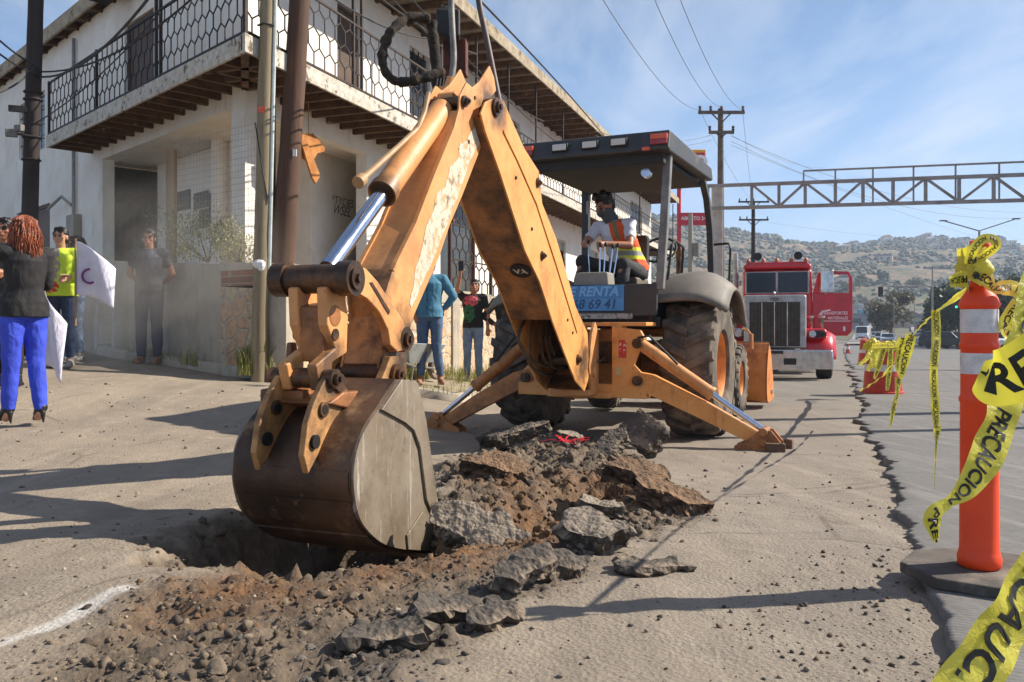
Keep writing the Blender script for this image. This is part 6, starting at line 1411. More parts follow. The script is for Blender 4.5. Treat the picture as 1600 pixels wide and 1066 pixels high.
b = Blob(); b.cap(q(.97), hpO(0, -.0, -.06), .078, .078); b.ball(hpO(0, -.036, -.045), (.072, .078, .062), 14, 9, rO); b.make("neck_gaiter", cloth("gaiter_grey", S(92, 96, 100), S(70, 74, 78)), po, .007, .012, None, 2)
b = Blob()
for dx, dy, dz_, r_ in ((0, -.06, .11, .045), (.05, -.03, .115, .045), (-.05, -.03, .115, .045), (0, .03, .12, .05), (.06, .04, .09, .045), (-.06, .04, .09, .045)): b.ball(hpO(dx, dy, dz_), r_, 10, 7)
b.make("curly_hair", HB, po, .008, .03, HAIRT, 1)
# ================================================================ POLES, GANTRY, TRUCK, CARS, HILLS
LW = wood_mat("pole_wood_pale", S(150, 136, 108), S(122, 108, 84), S(92, 78, 60), rough=.9); BW_ = wood_mat("pole_wood_brown", S(96, 68, 50), S(74, 52, 40), S(50, 36, 30)); KW = wood_mat("pole_wood_black", S(52, 42, 38), S(38, 32, 30), S(26, 22, 20))
def pole(px0, px1, y1, Y, zb, H, r0, r1, mt, label, loc_z=None):
    b0 = W(px0, 500, Y); b0.z = G(b0.x, b0.y) if zb is None else zb; tp = W(px1, y1, Y); e = empty("utility_pole", b0, 0, label, "pole", "wooden poles at the street corner")
    d = (tp - Vector((b0.x, b0.y, b0.z))); d = d * (H / d.z); b = MB(); n = 26
    b.tube([d * (i / n) + Vector((mn.noise(Vector((i * .4, px0, 0))) * .012, mn.noise(Vector((i * .4, px0, 5))) * .012, -.05)) for i in range(n + 1)], [r0 + (r1 - r0) * i / n + mn.noise(Vector((i * .9, px0, 9))) * .006 for i in range(n + 1)], 18); b.build("pole_shaft", mt, e, 60); return e, d
eA, dA = pole(40, 56, 0, 11.0, None, 8.5, .105, .085, KW, "black weathered pole rising at the far left behind the crowd")
eB, dB = pole(404, 418, 0, 10.25, None, 8.0, .100, .080, LW, "pale grey wooden pole with red tag and white conduit at the wall corner")
eC, dC = pole(441, 468, 0, 10.9, 1.78, 7.5, .150, .115, BW_, "thick reddish brown pole leaning right beside the pale one")
f = lambda e, d, z: d * (z / d.z)
b = MB(); p = [f(eB, dB, z) + Vector((.105, -.02, 0)) for z in (1.2, 2.5, 4, 6, 7.9)]; b.tube(p, .024, 8); b.build("white_conduit", mat("conduit_white", S(196, 204, 198), S(170, 178, 170), 8, .5), eB, 40)
b = MB(); q = f(eB, dB, 3.35); b.box(q + Vector((-.01, -.097, 0)), (.09, .012, .075)); b.build("red_tag", mat("tag_red", S(204, 70, 48), S(220, 120, 90), 30, .6), eB)
b = MB(); q = f(eB, dB, 1.45); b.ball(q + Vector((0, -.09, 0)), (.085, .05, .06), 7, 5); b.ball(q + Vector((.03, -.10, -.03)), (.05, .03, .06), 6, 4); b.build("torn_paper", mat("paper_white", S(222, 220, 216), None), eB)
b = MB(); b.tube([f(eB, dB, 4.4) + Vector((.10, -.05, 0)), f(eB, dB, 4.41) + Vector((0, -.105, 0)), f(eB, dB, 4.4) + Vector((-.10, -.05, 0))], .012, 6); b.tube([f(eB, dB, 3.2) + Vector((-.1, -.06, 0)), f(eB, dB, 2.6) + Vector((.02, -.105, 0)), f(eB, dB, 2.2) + Vector((.09, -.06, 0))], .007, 6); b.build("pole_wire", BLACK, eB, 40)
b = MB(); q = f(eC, dC, 1.55); b.box(q + Vector((.10, -.13, .0)), (.05, .02, .09)); b.build("pole_tag", MATS["paper_white"], eC)
b = MB()
for z in (2.6, 2.9, 3.4, 3.5): q = f(eA, dA, z); b.tube([q + Vector((math.cos(a) * .11, math.sin(a) * .11, 0)) for a in np.linspace(0, 6.28, 13)], .012, 6)
b.box(f(eA, dA, 3.25) + Vector((-.12, -.12, 0)), (.22, .05, .08), R(20)); b.build("pole_clamps", BLACK, eA, 40)
fl_e = empty("flood_light", W(18, 208, 10.7), 0, "small twin grey floodlight fixed beside the black pole", "floodlight"); b = MB(); b.box((0, 0, 0), (.14, .07, .10), R(25)); b.box((.10, 0, .06), (.12, .07, .09), R(-20)); b.build("lamp_head", HOSEG, fl_e, bevel=.01); b = MB(); b.cyl((0, 0, 0), (.25, .15, -.02), .015); b.build("lamp_arm", BLACK, fl_e)
# wires
def wire(a, b_, sag, r, label, grp, mt=None):
    a, b_ = Vector(a), Vector(b_); P = [a.lerp(b_, i / 16) - Vector((0, 0, sag * 4 * (i / 16) * (1 - i / 16))) for i in range(17)]; m = MB(); m.tube([p - a for p in P], r, 5); o = m.build("cable", mt or BLACK, None, 60); o.location = a; return tag(o, label, "cable", grp)
G1 = "service wires strung along the building"
for (x0, y0, Y0_, x1, y1, Y1_, sg_, r_) in ((-30, 35, 9, 60, 105, 11, .05, .012), (-30, 60, 9, 60, 118, 11, .05, .012), (-30, 150, 9.5, 60, 100, 11, .1, .012), (60, 120, 11, 260, -40, 7, .25, .014), (58, 112, 11, 360, -60, 8, .3, .012), (60, 190, 11, 250, 20, 9, .1, .008),
        (560, -30, 9, 745, 85, 14, .1, .012), (575, -40, 9, 850, 190, 19, .2, .012), (600, -50, 9, 930, 260, 25, .3, .010), (470, -40, 8, 700, 60, 12.5, .2, .010), (720, -30, 8.6, 965, 240, 26, -.1, .014)):
    wire(W(x0, y0, Y0_), W(x1, y1, Y1_), sg_, r_, "thin dark service wire slung past the white building's balconies", G1)
# gantry over the street
GAL = mat("gantry_grey", S(150, 146, 142), S(128, 120, 112), 2, .55, .1, .4, .65, 0, 60, .004, S(120, 90, 70), 3, .62, .74)
L0, L1 = W(1104, 326, 31), W(1104, 291, 31); Rr0, Rr1 = W(1620, 312.5, 26.8), W(1620, 272.5, 26.8); ext = 1.9
GN = empty("sign_gantry", (L0.x + .3, 31, G(L0.x, 31)), 0, "long grey steel truss gantry spanning above the street", "gantry"); GI = Matrix.Translation(-GN.location)
def gpt(f_, top, back=0): a = (L1 if top else L0).lerp(Rr1 if top else Rr0, f_); return a + Vector((.12, .8, 0)) * back
for bk in (0,):
    b = MB(GI); b.bar(gpt(0, 1, bk), gpt(ext, 1, bk), .12); b.bar(gpt(0, 0, bk), gpt(ext, 0, bk), .12); b.build("truss_chord", GAL, GN)
    fr = [0, .12, .23, .34, .455, .55, .66, .765, .865, .965, 1.07, 1.17, 1.28, 1.38, 1.49, 1.6, 1.7, 1.8, 1.9] if False else [0.005, .155, .245, .33, .425, .51, .60, .695, .79, .885, .975, 1.07, 1.16, 1.25, 1.34, 1.43, 1.52, 1.61, 1.7, 1.8, 1.895]
    for f_ in fr:
        b = MB(GI); b.bar(gpt(f_, 0, bk), gpt(f_, 1, bk), .09); b.build("truss_upright", GAL, GN)
    for i in range(1, len(fr) - 1):
        b = MB(GI); up_ = (i % 2 == 0); b.bar(gpt(fr[i] - .035 if False else fr[i], 0 if up_ else 1, bk), gpt(fr[i + 1], 1 if up_ else 0, bk), .085); b.build("truss_diagonal", GAL, GN)
b = MB(GI); h_ = Vector((0, 0, .42)); b.bar(gpt(.325, 1) + h_, gpt(ext, 1) + h_, .06)
for f_ in (.325, .425, .54, .66, .78, .90, 1.02, 1.15, 1.3, 1.45, 1.6, 1.75, 1.89): b.bar(gpt(f_, 1) - Vector((0, 0, .9 if .36 < f_ else 0)), gpt(f_, 1) + h_, .045)
b.build("handrail", GAL, GN)
b = MB(GI); pz = W(1124, 300, 31); b.box((pz.x, 31.35, (6.35 + G(pz.x, 31)) / 2), (.36, .3, 6.35 - G(pz.x, 31))); b.build("gantry_column", mat("column_pale", S(186, 180, 172), S(160, 150, 140), 3, .6), GN, bevel=.02)
pe2 = gpt(ext, 0, .5); b = MB(GI); b.box((pe2.x, pe2.y, 2.5), (.36, .3, 6.6)); b.build("gantry_column", MATS["column_pale"], GN, bevel=.02)
def far_pole(px, Y, ytop, arms, r, label, mt=KW, name="power_pole", extra=0):
    p = W(px, ytop, Y); gz = G(p.x, p.y); e = empty(name, (p.x, p.y, gz), 0, label, "power pole"); H = p.z - gz; b = MB(); b.tube([(0, 0, 0), (0, 0, H * .5), (0, 0, H)], [r * 1.3, r * 1.1, r * .85], 10); b.build("pole_shaft", mt, e, 60)
    for (ya, half, dx) in arms:
        z = CH - (ya - PY0) / FP * Y - gz; b = MB(); b.box((dx, -.12, z), (half * 2, .1, .12)); b.bar((dx - half * .45, -.1, z), (0, -.1, z - half * .45), .05); b.bar((dx + half * .45, -.1, z), (0, -.1, z - half * .45), .05); a = b.build("crossarm", mt, e)
        for k in (-1, -.5 if half > .8 else 1, 1, 0):
            b = MB(); b.lathe([(.03, 0), (.07, .06), (.03, .10), (.07, .15), (.03, .2)], (dx + k * half * .93, -.12, z + .06), n=8); b.build("insulator", mat("insulator_brown", S(90, 66, 54), None, 5, .3), a, 60)
    return e
e1 = far_pole(1126, 33, 170, [(177, .92, 0), (208, .5, 0)], .13, "tall power pole with crossarm standing behind the pale gantry column", mat("pole_greybrown", S(112, 100, 90), S(88, 76, 68), 5, .85))
e2 = far_pole(1177, 62, 316, [(316, 1.15, 0), (344, 1.1, 0)], .16, "darker power pole with two crossarms rising behind the red truck")
e3 = far_pole(1079, 46, 334, [], .14, "short grey pole carrying a transformer in front of the red signs", mat("pole_grey", S(136, 132, 122), None, 5, .8))
b = MB(); b.cyl((.3, 0, 5.7), (.3, 0, 6.4), .22); b.box((.15, 0, 6.2), (.5, .06, .06)); b.build("transformer", HOSEG, e3, 40)
G2 = "power lines crossing the sky"; thin = mat("wire_grey", S(92, 92, 98), None)
T1 = lambda dx, z: Vector((W(1126, 170, 33).x + dx, 32.9, z))
for a, b_, sg_ in ((T1(-.85, 9.6), W(930, -20, 14), .5), (T1(0, 9.7), W(1010, -30, 15), .5), (T1(.85, 9.6), W(1055, -20, 16), .5), (T1(.4, 8.6), W(1620, 500 - 165, 45) if False else W(1290, 262, 60), .4), (T1(.4, 8.55), W(1640, 330, 48), 1.0), (T1(.4, 8.35), W(1640, 336, 46), 1.2), (T1(.4, 8.2), W(1640, 392, 90), .8),
        (T1(-.4, 8.6), W(930, 205, 24), .3), (T1(-.4, 8.4), W(930, 212, 24), .3), (W(1177, 344, 62), W(1640, 372, 90), .8), (W(1177, 316, 62), T1(-.85, 9.6), .4), (W(1177, 316, 62), T1(.85, 9.6), .4)):
    wire(a, b_, sg_, .008, "thin power line running from the tall power pole's crossarms", G2, thin)
# shop signs
RD = mat("sign_red", S(196, 36, 52), S(180, 30, 46), 3, .4); YL = mat("sign_yellow", S(226, 160, 40), None, 3, .4); WT = mat("sign_white", S(232, 226, 222), None, 3, .4)
p = W(1061, 500, 50); sg2 = empty("shop_sign", (p.x, 50, G(p.x, 50)), 0, "tall red pylon shop sign with yellow top and white ring letters", "sign"); gz = G(p.x, 50)
zz_ = lambda py, Y=50: CH - (py - PY0) / FP * Y - gz
b = MB(); b.cyl((0, 0, 0), (0, 0, zz_(250)), .13, n=12); b.build("sign_post", RD, sg2, 40)
xr = (1102 - 1061) / FP * 50; xc = xr - 1.65
b = MB(); b.box((xc, 0, (zz_(235) + zz_(270)) / 2), (3.3, .45, zz_(235) - zz_(270))); cb = b.build("sign_box", RD, sg2, bevel=.12)
b = MB(); b.box((xc, -.012, zz_(237.5)), (3.28, .46, .20)); b.build("yellow_band", YL, cb, bevel=.05); b = MB(); b.box((xc, -.012, zz_(269.5)), (3.2, .46, .10)); b.build("cream_band", mat("sign_cream", S(226, 196, 130), None, 3, .4), cb, bevel=.04)
letter("OXXO", 1.05, (xc + .05, -.235, zz_(255)), (1, 0, 0), (0, 0, 1), WT, cb, .05, sx=1.05)
b = MB(); b.box((.85, 0, (zz_(333) + zz_(352)) / 2), (1.8, .3, zz_(333) - zz_(352))); hb = b.build("hours_sign", RD, sg2); letter("ABIERTO 24", .30, (.85, -.16, zz_(342)), (1, 0, 0), (0, 0, 1), WT, hb, .004, sx=.95)
# street lamp, signals, thin poles
p = W(1530, 500, 60); gz = G(p.x, 60); sl = empty("street_lamp", (p.x, 60, gz), 0, "grey street lamp with two raised arms above the road", "street lamp"); z_ = lambda py, Y: CH - (py - PY0) / FP * Y - gz
b = MB(); b.tube([(0, 0, 0), (0, 0, z_(360, 60))], [.13, .07], 10); b.build("lamp_post", GAL, sl, 60)
for px_, py_ in ((1474, 345), (1588, 342)):
    x_ = (px_ - 1530) / FP * 60; b = MB(); b.bar((0, 0, z_(361, 60)), (x_, 0, z_(py_, 60)), .07); a = b.build("lamp_arm", GAL, sl); b = MB(); b.box((x_, 0, z_(py_, 60)), (.5, .2, .09)); b.build("lamp_head", HOSEG, a, bevel=.02)
def thinpole(px, Y, ytop, label, r=.06):
    p = W(px, ytop, Y); g = G(p.x, Y); b = MB(); b.cyl((0, 0, 0), (0, 0, p.z - g), r, r * .7, 8); o = b.build("lamp_pole", GAL, None, 60); o.location = (p.x, Y, g); return tag(o, label, "pole")
thinpole(1457, 80, 415, "tall thin grey pole standing by the road junction", .09); thinpole(1397, 118, 464, "thin pale pole in front of the round median tree"); thinpole(1429, 120, 456, "thin pole beside the right-hand uphill street"); thinpole(1381, 130, 466, "thinnest pole left of the round median tree", .05)
def signal(px, py, Y, green, label, pxp):
    p = W(px, py, Y); e = empty("traffic_light", p, 0, label, "traffic light"); b = MB(); b.box((0, 0, 0), (.36, .25, .85)); bo = b.build("signal_head", BLACK, e, bevel=.03)
    for k, c in enumerate(((150, 30, 30), (150, 110, 30), (40, 210, 150))):
        on = green and k == 2; b = MB(); b.cyl((0, -.13, .27 - k * .27), (0, -.15, .27 - k * .27), .10, n=14); nm = "lens_green_lit" if on else "lens_off_%s" % "abc"[k]
        if nm not in MATS:
            m = mat(nm, S(*c) if on else S(c[0] // 3, c[1] // 3, c[2] // 3), None, 5, .3)
            if on: m.node_tree.nodes["Principled BSDF"].inputs["Emission Color"].default_value = S(60, 230, 170); m.node_tree.nodes["Principled BSDF"].inputs["Emission Strength"].default_value = 1.5
        b.build("signal_lens", MATS[nm], bo, 40)
    xp = (pxp - px) / FP * Y; b = MB(); b.cyl((0, .1, .5), (xp, .1, .45), .05, n=8); b.cyl((xp, .1, .45), (xp, .1, -(p.z - G(p.x, Y))), .09, n=8); b.build("signal_mast", GAL, e, 40)
signal(1376, 456, 70, False, "dark traffic light hanging on a long arm over the far junction", 1457.5); signal(1493, 475, 74, True, "traffic light showing green left of the orange post", 1520)
for (x_, y_, h_, r_, lb) in ((11.8, 11.2, 7.5, .16, "plain round street pole on the far side of the street beyond the frame"), (9.6, 9.3, 6.0, .11, "shorter sign pole on the far side of the street beyond the frame")):
    b = MB(); b.cyl((0, 0, 0), (0, 0, h_), r_, r_ * .8, 12); b.box((0, 0, h_ - .4), (.9, .06, .5)); o = b.build("street_pole", GAL, None, 40); o.location = (x_, y_, G(x_, y_)); tag(o, lb, "pole")
# ---- red truck
TRd = mat("truck_red", S(196, 12, 28), S(168, 8, 22), 2, .28, 0, .4, .6, 0, 60, .001, S(120, 40, 40), 4, .64, .8, **{"Coat_Weight": .5}); CRM = mat("truck_chrome", S(210, 208, 204), S(170, 166, 160), 6, .16, .95); CRMD = mat("dull_aluminium", S(182, 180, 178), S(150, 146, 142), 5, .38, .6)
WG_ = mat("windscreen_tint", S(22, 30, 44), S(30, 38, 52), 2, .06)
TRK = empty("semi_truck", (5.76, 18.15, -.15), R(-19), "red conventional truck with chrome grille and its door standing open", "truck")
b = MB(); b.prism([(-1.22, .26), (1.22, .26), (1.22, .52), (1.20, .68), (-1.20, .68), (-1.22, .52)], (0, .12, 0), (1, 0, 0), (0, 0, 1), .22); b.box((-1.16, .30, .47), (.10, .4, .40)); b.box((1.16, .30, .47), (.10, .4, .40)); bp_ = b.build("bumper", CRM, TRK, bevel=.04)
for (x_, z_2, w_, h_) in ((.02, .62, .34, .07), (.33, .42, .26, .14), (-.33, .42, .26, .14)): b = MB(); b.box((x_, .005, z_2), (w_, .012, h_)); b.build("bumper_slot", BLACK, bp_)
b = MB(); b.box((.0, .40, 1.29), (1.34, .16, 1.20)); gr = b.build("grille_surround", CRMD, TRK, bevel=.05)
b = MB(); b.box((0, .312, 1.24), (1.08, .02, .98)); b.build("radiator", mat("radiator_dark", S(44, 40, 36), None, 5, .6), gr)
b = MB()
for k in range(36): b.box((-.53 + k * .0303, .30, 1.24), (.010, .02, .96))
b.build("grille_slats", mat("slat_tan", S(112, 102, 86), S(84, 76, 66), 9, .5, .3), gr)
for x_ in (-.27, 0, .27): b = MB(); b.box((x_, .287, 1.24), (.018, .02, .96)); b.build("grille_bar", CRM, gr)
b = MB(); b.ball((0, .315, 1.80), (.11, .015, .05), 16, 8); b.build("badge", HOSEG, gr, 40); b = MB(); b.ball((0, .34, 1.93), (.025, .05, .035)); b.build("hood_ornament", CRM, gr, 40)
b = MB(); b.box((-.34, .29, .77), (.30, .015, .09)); b.build("licence_plate", mat("plate_pale", S(190, 186, 176), S(120, 110, 120), 40, .5), gr)
b = MB(); b.prism([(-.60, .70), (.60, .70), (.62, 1.5), (.50, 1.80), (0, 1.88), (-.50, 1.80), (-.62, 1.5)], (0, 1.45, 0), (1, 0, 0), (0, 0, 1), 2.0); b.box((0, 1.45, .95), (1.3, 1.9, .5)); b.build("hood", TRd, TRK, bevel=.06)
for sx in (-1, 1):
    b = MB(); n = 14; vs = []; fs = []
    for i in range(n + 1):
        a = R(-8 + 180 * i / n); 
        for jx in range(7): x_ = .55 + jx * .125; dr = -.16 * max(0, (jx - 3) / 3) ** 2 ; vs.append((sx * x_, 1.18 - math.cos(a) * (.70 + dr), .52 + math.sin(a) * (.62 + dr)))
    for i in range(n):
        for j in range(6): q_ = i * 7 + j; fs.append((q_, q_ + 1, q_ + 8, q_ + 7))
    b.add(vs, fs); fo = b.build("fender", TRd, TRK, 60); fo.modifiers.new("s", 'SOLIDIFY').thickness = .03
    b = MB(); b.box((sx * .88, .60, 1.02), (.46, .24, .24)); hp_ = b.build("headlight_pod", TRd if sx > 0 else CRM, TRK, bevel=.09, seg=3)
    b = MB(); b.ball((sx * .90, .475, 1.02), (.19, .02, .085), 20, 10); b.build("pod_recess", BLACK, hp_, 40)
    for dx in ((-.10,) if sx > 0 else (-.10, .10)): b = MB(); b.cyl((sx * .90 + dx * (1), .46, 1.02), (sx * .90 + dx, .435, 1.02), .075, n=20); b.build("headlight", mat("headlamp_glass", S(210, 212, 214), S(150, 154, 158), 30, .15, .3), hp_, 40)
    w_e = empty("wheel", (sx * 1.06, 1.2, .50)); w_e.parent = TRK; b = MB(); b.lathe([(.30, -.16), (.44, -.175), (.50, -.15), (.505, 0), (.50, .15), (.44, .175), (.30, .16)], (0, 0, 0), (1, 0, 0), 36, close=True); b.build("tyre", mat("truck_tyre", S(40, 38, 37), S(58, 54, 50), 8, .8), w_e, 40); b = MB(); b.lathe([(0, sx * .06), (.15, sx * .08), (.28, sx * .02), (.31, sx * .11), (.31, -.1)], (0, 0, 0), (1, 0, 0), 30); b.build("rim", CRM, w_e, 40)
    for yy in (5.6, 6.9): w_e2 = copy_tree(w_e); w_e2.parent = TRK; w_e2.location = (sx * .98, yy, .50)
    b = MB(); b.cyl((sx * 1.02, 2.95, .5), (sx * 1.02, 2.95, 3.05 if sx < 0 else 2.2), .075, .065, 16); b.build("exhaust_stack", CRMD, TRK, 40)
b = MB(); b.box((0, 3.25, 1.75), (1.66, 1.40, 1.7)); cabo = b.build("cab", TRd, TRK, bevel=.10, seg=3)
b = MB(); b.prism([(-.82, 2.60), (.82, 2.60), (.80, 2.70), (.66, 2.78), (-.66, 2.78), (-.80, 2.70)], (0, 3.2, 0), (1, 0, 0), (0, 0, 1), 1.5); b.build("cab_roof", TRd, TRK, bevel=.05)
b = MB(); b.box((0, 2.545, 2.27), (1.52, .03, .56)); wsf = b.build("windscreen_seal", CRMD, cabo, bevel=.05); b = MB()
for sx in (-1, 1): b = MB(); b.box((sx * .375, 2.525, 2.27), (.70, .02, .50)); b.build("windscreen_pane", WG_, wsf, bevel=.04)
for x_ in (-.68, -.32, .0, .34, .68): b = MB(); b.lathe([(.055, 0), (.055, .05), (.03, .10), (.0, .12)], (x_, 2.50, 2.76), n=12); b.build("marker_light", mat("marker_amber", S(176, 84, 60), None, 6, .3), TRK, 40)
for x_ in (-.45, .50): b = MB(); b.lathe([(.10, -.10), (.085, -.09), (.03, .05), (.03, .35)], (x_, 2.55, 2.92), (0, 1, 0), 16); b.build("air_horn", mat("horn_dark", S(48, 40, 40), None, 5, .3, .5), TRK, 40)
# open door
dr = empty("door", (.84, 2.62, 0), R(8)); dr.parent = TRK
dpoly = [(0, .95), (.80, .95), (.90, 1.05), (.92, 1.2), (.92, 2.35), (.84, 2.52), (.25, 2.54), (.12, 2.48), (0, 2.0)]
b = MB(); hw_ = [(.14, 2.02), (.82, 2.02), (.82, 2.38), (.76, 2.44), (.28, 2.44), (.20, 2.36)]
b.prism([(0, .95), (.80, .95), (.90, 1.05), (.92, 1.2), (.92, 2.0), (0, 2.0)], (0, 0, 0), (1, 0, 0), (0, 0, 1), .07)
for pl_ in ([(0, 2.0), (.12, 2.0), (.24, 2.42), (.25, 2.54), (.12, 2.48)], [(.25, 2.54), (.24, 2.45), (.80, 2.45), (.84, 2.52)], [(.84, 2.0), (.92, 2.0), (.92, 2.35), (.84, 2.52), (.80, 2.45), (.84, 2.38)]): b.prism(pl_, (0, 0, 0), (1, 0, 0), (0, 0, 1), .068)
do_ = b.build("door_panel", TRd, dr, bevel=.012)
letter("TRANSPORTES", .11, (.50, -.040, 1.50), (1, 0, 0), (0, 0, 1), WT, do_, .002, sx=.85); letter("MATERIALES", .10, (.58, -.040, 1.38), (1, 0, 0), (0, 0, 1), WT, do_, .002, sx=.85)
b = MB(); b.box((.56, -.038, 1.31), (.62, .004, .018)); b.prism([(.12, 1.44), (.20, 1.56), (.40, 1.60), (.42, 1.57), (.24, 1.52), (.18, 1.43)], (0, -.038, 0), (1, 0, 0), (0, 0, 1), .004); b.build("door_emblem", WT, do_); b = MB(); b.box((.72, -.05, 1.12), (.06, .03, .12)); b.build("door_handle", CRM, do_, bevel=.008)
b = MB(); b.box((.30, -.20, 2.27), (.30, .08, .56)); mi = b.build("side_mirror", CRM, dr, bevel=.03); b = MB(); b.tube([(.30, -.2, 1.98), (.28, -.1, 1.95), (.25, 0, 1.98)], .02, 8); b.tube([(.30, -.2, 2.52), (.28, -.1, 2.55), (.25, 0, 2.5)], .02, 8); b.build("mirror_arm", CRM, mi, 40)
b = MB(); b.cyl((-.92, 1.4, 1.42), (-.62, 1.5, 1.42), .11, n=18); b.cyl((-.98, 1.4, 1.42), (-.90, 1.4, 1.42), .13, n=18); b.build("air_cleaner", BLACK, TRK, 40)
for x_ in (.78, 1.02): b = MB(); b.cyl((x_, 2.0, .98), (x_, 2.0, 1.36), .05, n=14); b.lathe([(.05, 0), (.09, .03), (.09, .07), (.02, .09)], (x_, 2.0, 1.36), n=14); b.build("intake_cap", CRM, TRK, 40)
b = MB(); b.tube([(-.85, 2.6, 2.3), (-1.2, 2.5, 2.35), (-1.2, 2.5, 1.75), (-.85, 2.6, 1.7)], .014, 8); b.box((-1.22, 2.48, 2.05), (.2, .06, .5)); b.build("mirror_frame", CRMD, TRK, 40)
b = MB(); b.box((0, 5.2, .72), (.85, 7.6, .26)); b.cyl((-1.0, 4.0, .65), (-1.0, 5.0, .65), .30, n=18); b.cyl((1.0, 4.0, .65), (1.0, 5.0, .65), .30, n=18); b.cyl((-.9, 1.2, .5), (.9, 1.2, .5), .08); b.build("truck_chassis", mat("truck_frame", S(58, 30, 30), S(44, 38, 36), 4, .7), TRK)
b = MB(); b.box((0, 6.3, 1.35), (2.3, 4.6, 1.0)); b.build("dump_box", TRd, TRK, bevel=.03)
# ---- cars
def make_car(kind, col, label, loc, rz, group="cars on the far street"):
    e = empty("parked_car" if kind != "van" else "van", loc, rz, label, "van" if kind == "van" else "car", group)
    P = dict(sedan=([(-2.2, .35), (2.2, .35), (2.25, .62), (2.15, .86), (1.25, .95), (.55, 1.42), (-.95, 1.45), (-1.65, 1.0), (-2.2, .92), (-2.28, .6)], 1.74), suv=([(-2.3, .4), (2.3, .4), (2.35, .75), (2.2, 1.05), (1.3, 1.12), (.75, 1.72), (-2.0, 1.78), (-2.3, 1.1)], 1.86), van=([(-2.7, .4), (2.7, .4), (2.75, .9), (2.45, 1.25), (1.75, 2.25), (-2.7, 2.4)], 1.95), pickup=([(-2.6, .5), (2.5, .5), (2.55, .95), (1.5, 1.12), (.95, 1.72), (-.4, 1.74), (-.6, 1.1), (-2.6, 1.1)], 1.86))[kind]
    poly, wd = P; b = MB(); b.prism(poly, (0, 0, 0), (0, -1, 0), (0, 0, 1), wd); b.build("body", mat("car_%s" % label.split()[0], col, None, 5, .25, .2), e, bevel=.07)
    if kind == "van": g_ = [(2.4, 1.32), (1.78, 2.16), (1.72, 2.12), (2.3, 1.3)]
    b = MB(); zt = max(p[1] for p in poly); zb_ = {"sedan": .95, "suv": 1.12, "van": 1.28, "pickup": 1.14}[kind]; yf = {"sedan": 1.30, "suv": 1.38, "van": 2.48, "pickup": 1.55}[kind]; yt = {"sedan": .58, "suv": .80, "van": 1.78, "pickup": 1.0}[kind]
    h_ = wd / 2 - .12; b.add([(-h_, -yf, zb_), (h_, -yf, zb_), (h_ - .08, -yt - .02, zt - .06), (-h_ + .08, -yt - .02, zt - .06)], [(0, 1, 2, 3)]); b.build("windscreen", WG_, e)
    b = MB()
    for sx in (-1, 1): x_ = sx * (wd / 2 + .004); b.add([(x_, -yf + .2, zb_ + .02), (x_, {"sedan": 1.4, "suv": 1.9, "van": .2, "pickup": .4}[kind], zb_ + .02), (x_, {"sedan": .9, "suv": 1.8, "van": .2, "pickup": .38}[kind], zt - .12), (x_, -yt + .05, zt - .12)], [(0, 1, 2, 3)])
    b.build("side_glass", WG_, e)
    for sx in (-1, 1):
        for yy in (-1.4, 1.35): w2 = MB(); w2.lathe([(.0, -.1), (.30, -.1), (.33, 0), (.30, .1), (0, .1)], (sx * (wd / 2 - .1), yy, .33), (1, 0, 0), 18); w2.build("wheel", MATS["truck_tyre"], e, 40)
    for sx in (-1, 1): b = MB(); b.box((sx * .62, -poly[2][0] + .04, .72 if kind == "sedan" else .9), (.3, .08, .14)); b.build("headlight", MATS["headlamp_glass"], e)
    b = MB(); b.box((0, -poly[2][0] + .02, .55), (1.1, .06, .22)); b.build("grille", BLACK, e); return e
def far(px, Y): X = (px - PX0) / FP * Y; return (X, Y, G(X, Y) + .06)
WH, SLV, DRK, BLU, RDc = S(224, 224, 226), S(160, 164, 170), S(40, 42, 48), S(70, 84, 110), S(150, 40, 36)
make_car("sedan", WH, "white sedan coming down the far street, nearest of the queue", far(1387, 112), R(-26)); make_car("sedan", SLV, "silver sedan just behind the white one on the far street", far(1377, 122), R(-26)); make_car("van", WH, "plain white van coming down the left side of the far street", far(1347, 140), R(-25))
make_car("sedan", SLV, "greyish small car ahead of the dark pickup on the far street", far(1370, 138), R(-25)); make_car("suv", DRK, "dark pickup-like car in the middle of the far queue", far(1369, 165), R(-25)); make_car("sedan", SLV, "pale car high on the uphill street", far(1342, 300), R(-24)); make_car("sedan", BLU, "bluish car climbing the middle of the uphill street", far(1363, 270), R(-24))
make_car("suv", DRK, "black SUV parked under the dark trees at right", far(1477, 84), R(50), "cars parked under the trees"); make_car("sedan", BLU, "blue grey sedan parked behind the black SUV", far(1490, 93), R(60), "cars parked under the trees"); make_car("sedan", SLV, "grey sedan parked at the kerb left of the black SUV", far(1462, 98), R(40), "cars parked under the trees"); make_car("suv", DRK, "dark green SUV parked near the orange post's foot line", far(1500, 86), R(70), "cars parked under the trees")
make_car("pickup", WH, "big white pickup parked right of the orange post", far(1559, 76), R(-10), "cars parked under the trees"); make_car("sedan", BLU, "navy sedan at the foot of the right-hand uphill street", far(1438, 160), R(-20)); make_car("sedan", RDc, "reddish small car farther up the right-hand street", far(1437, 210), R(-20))
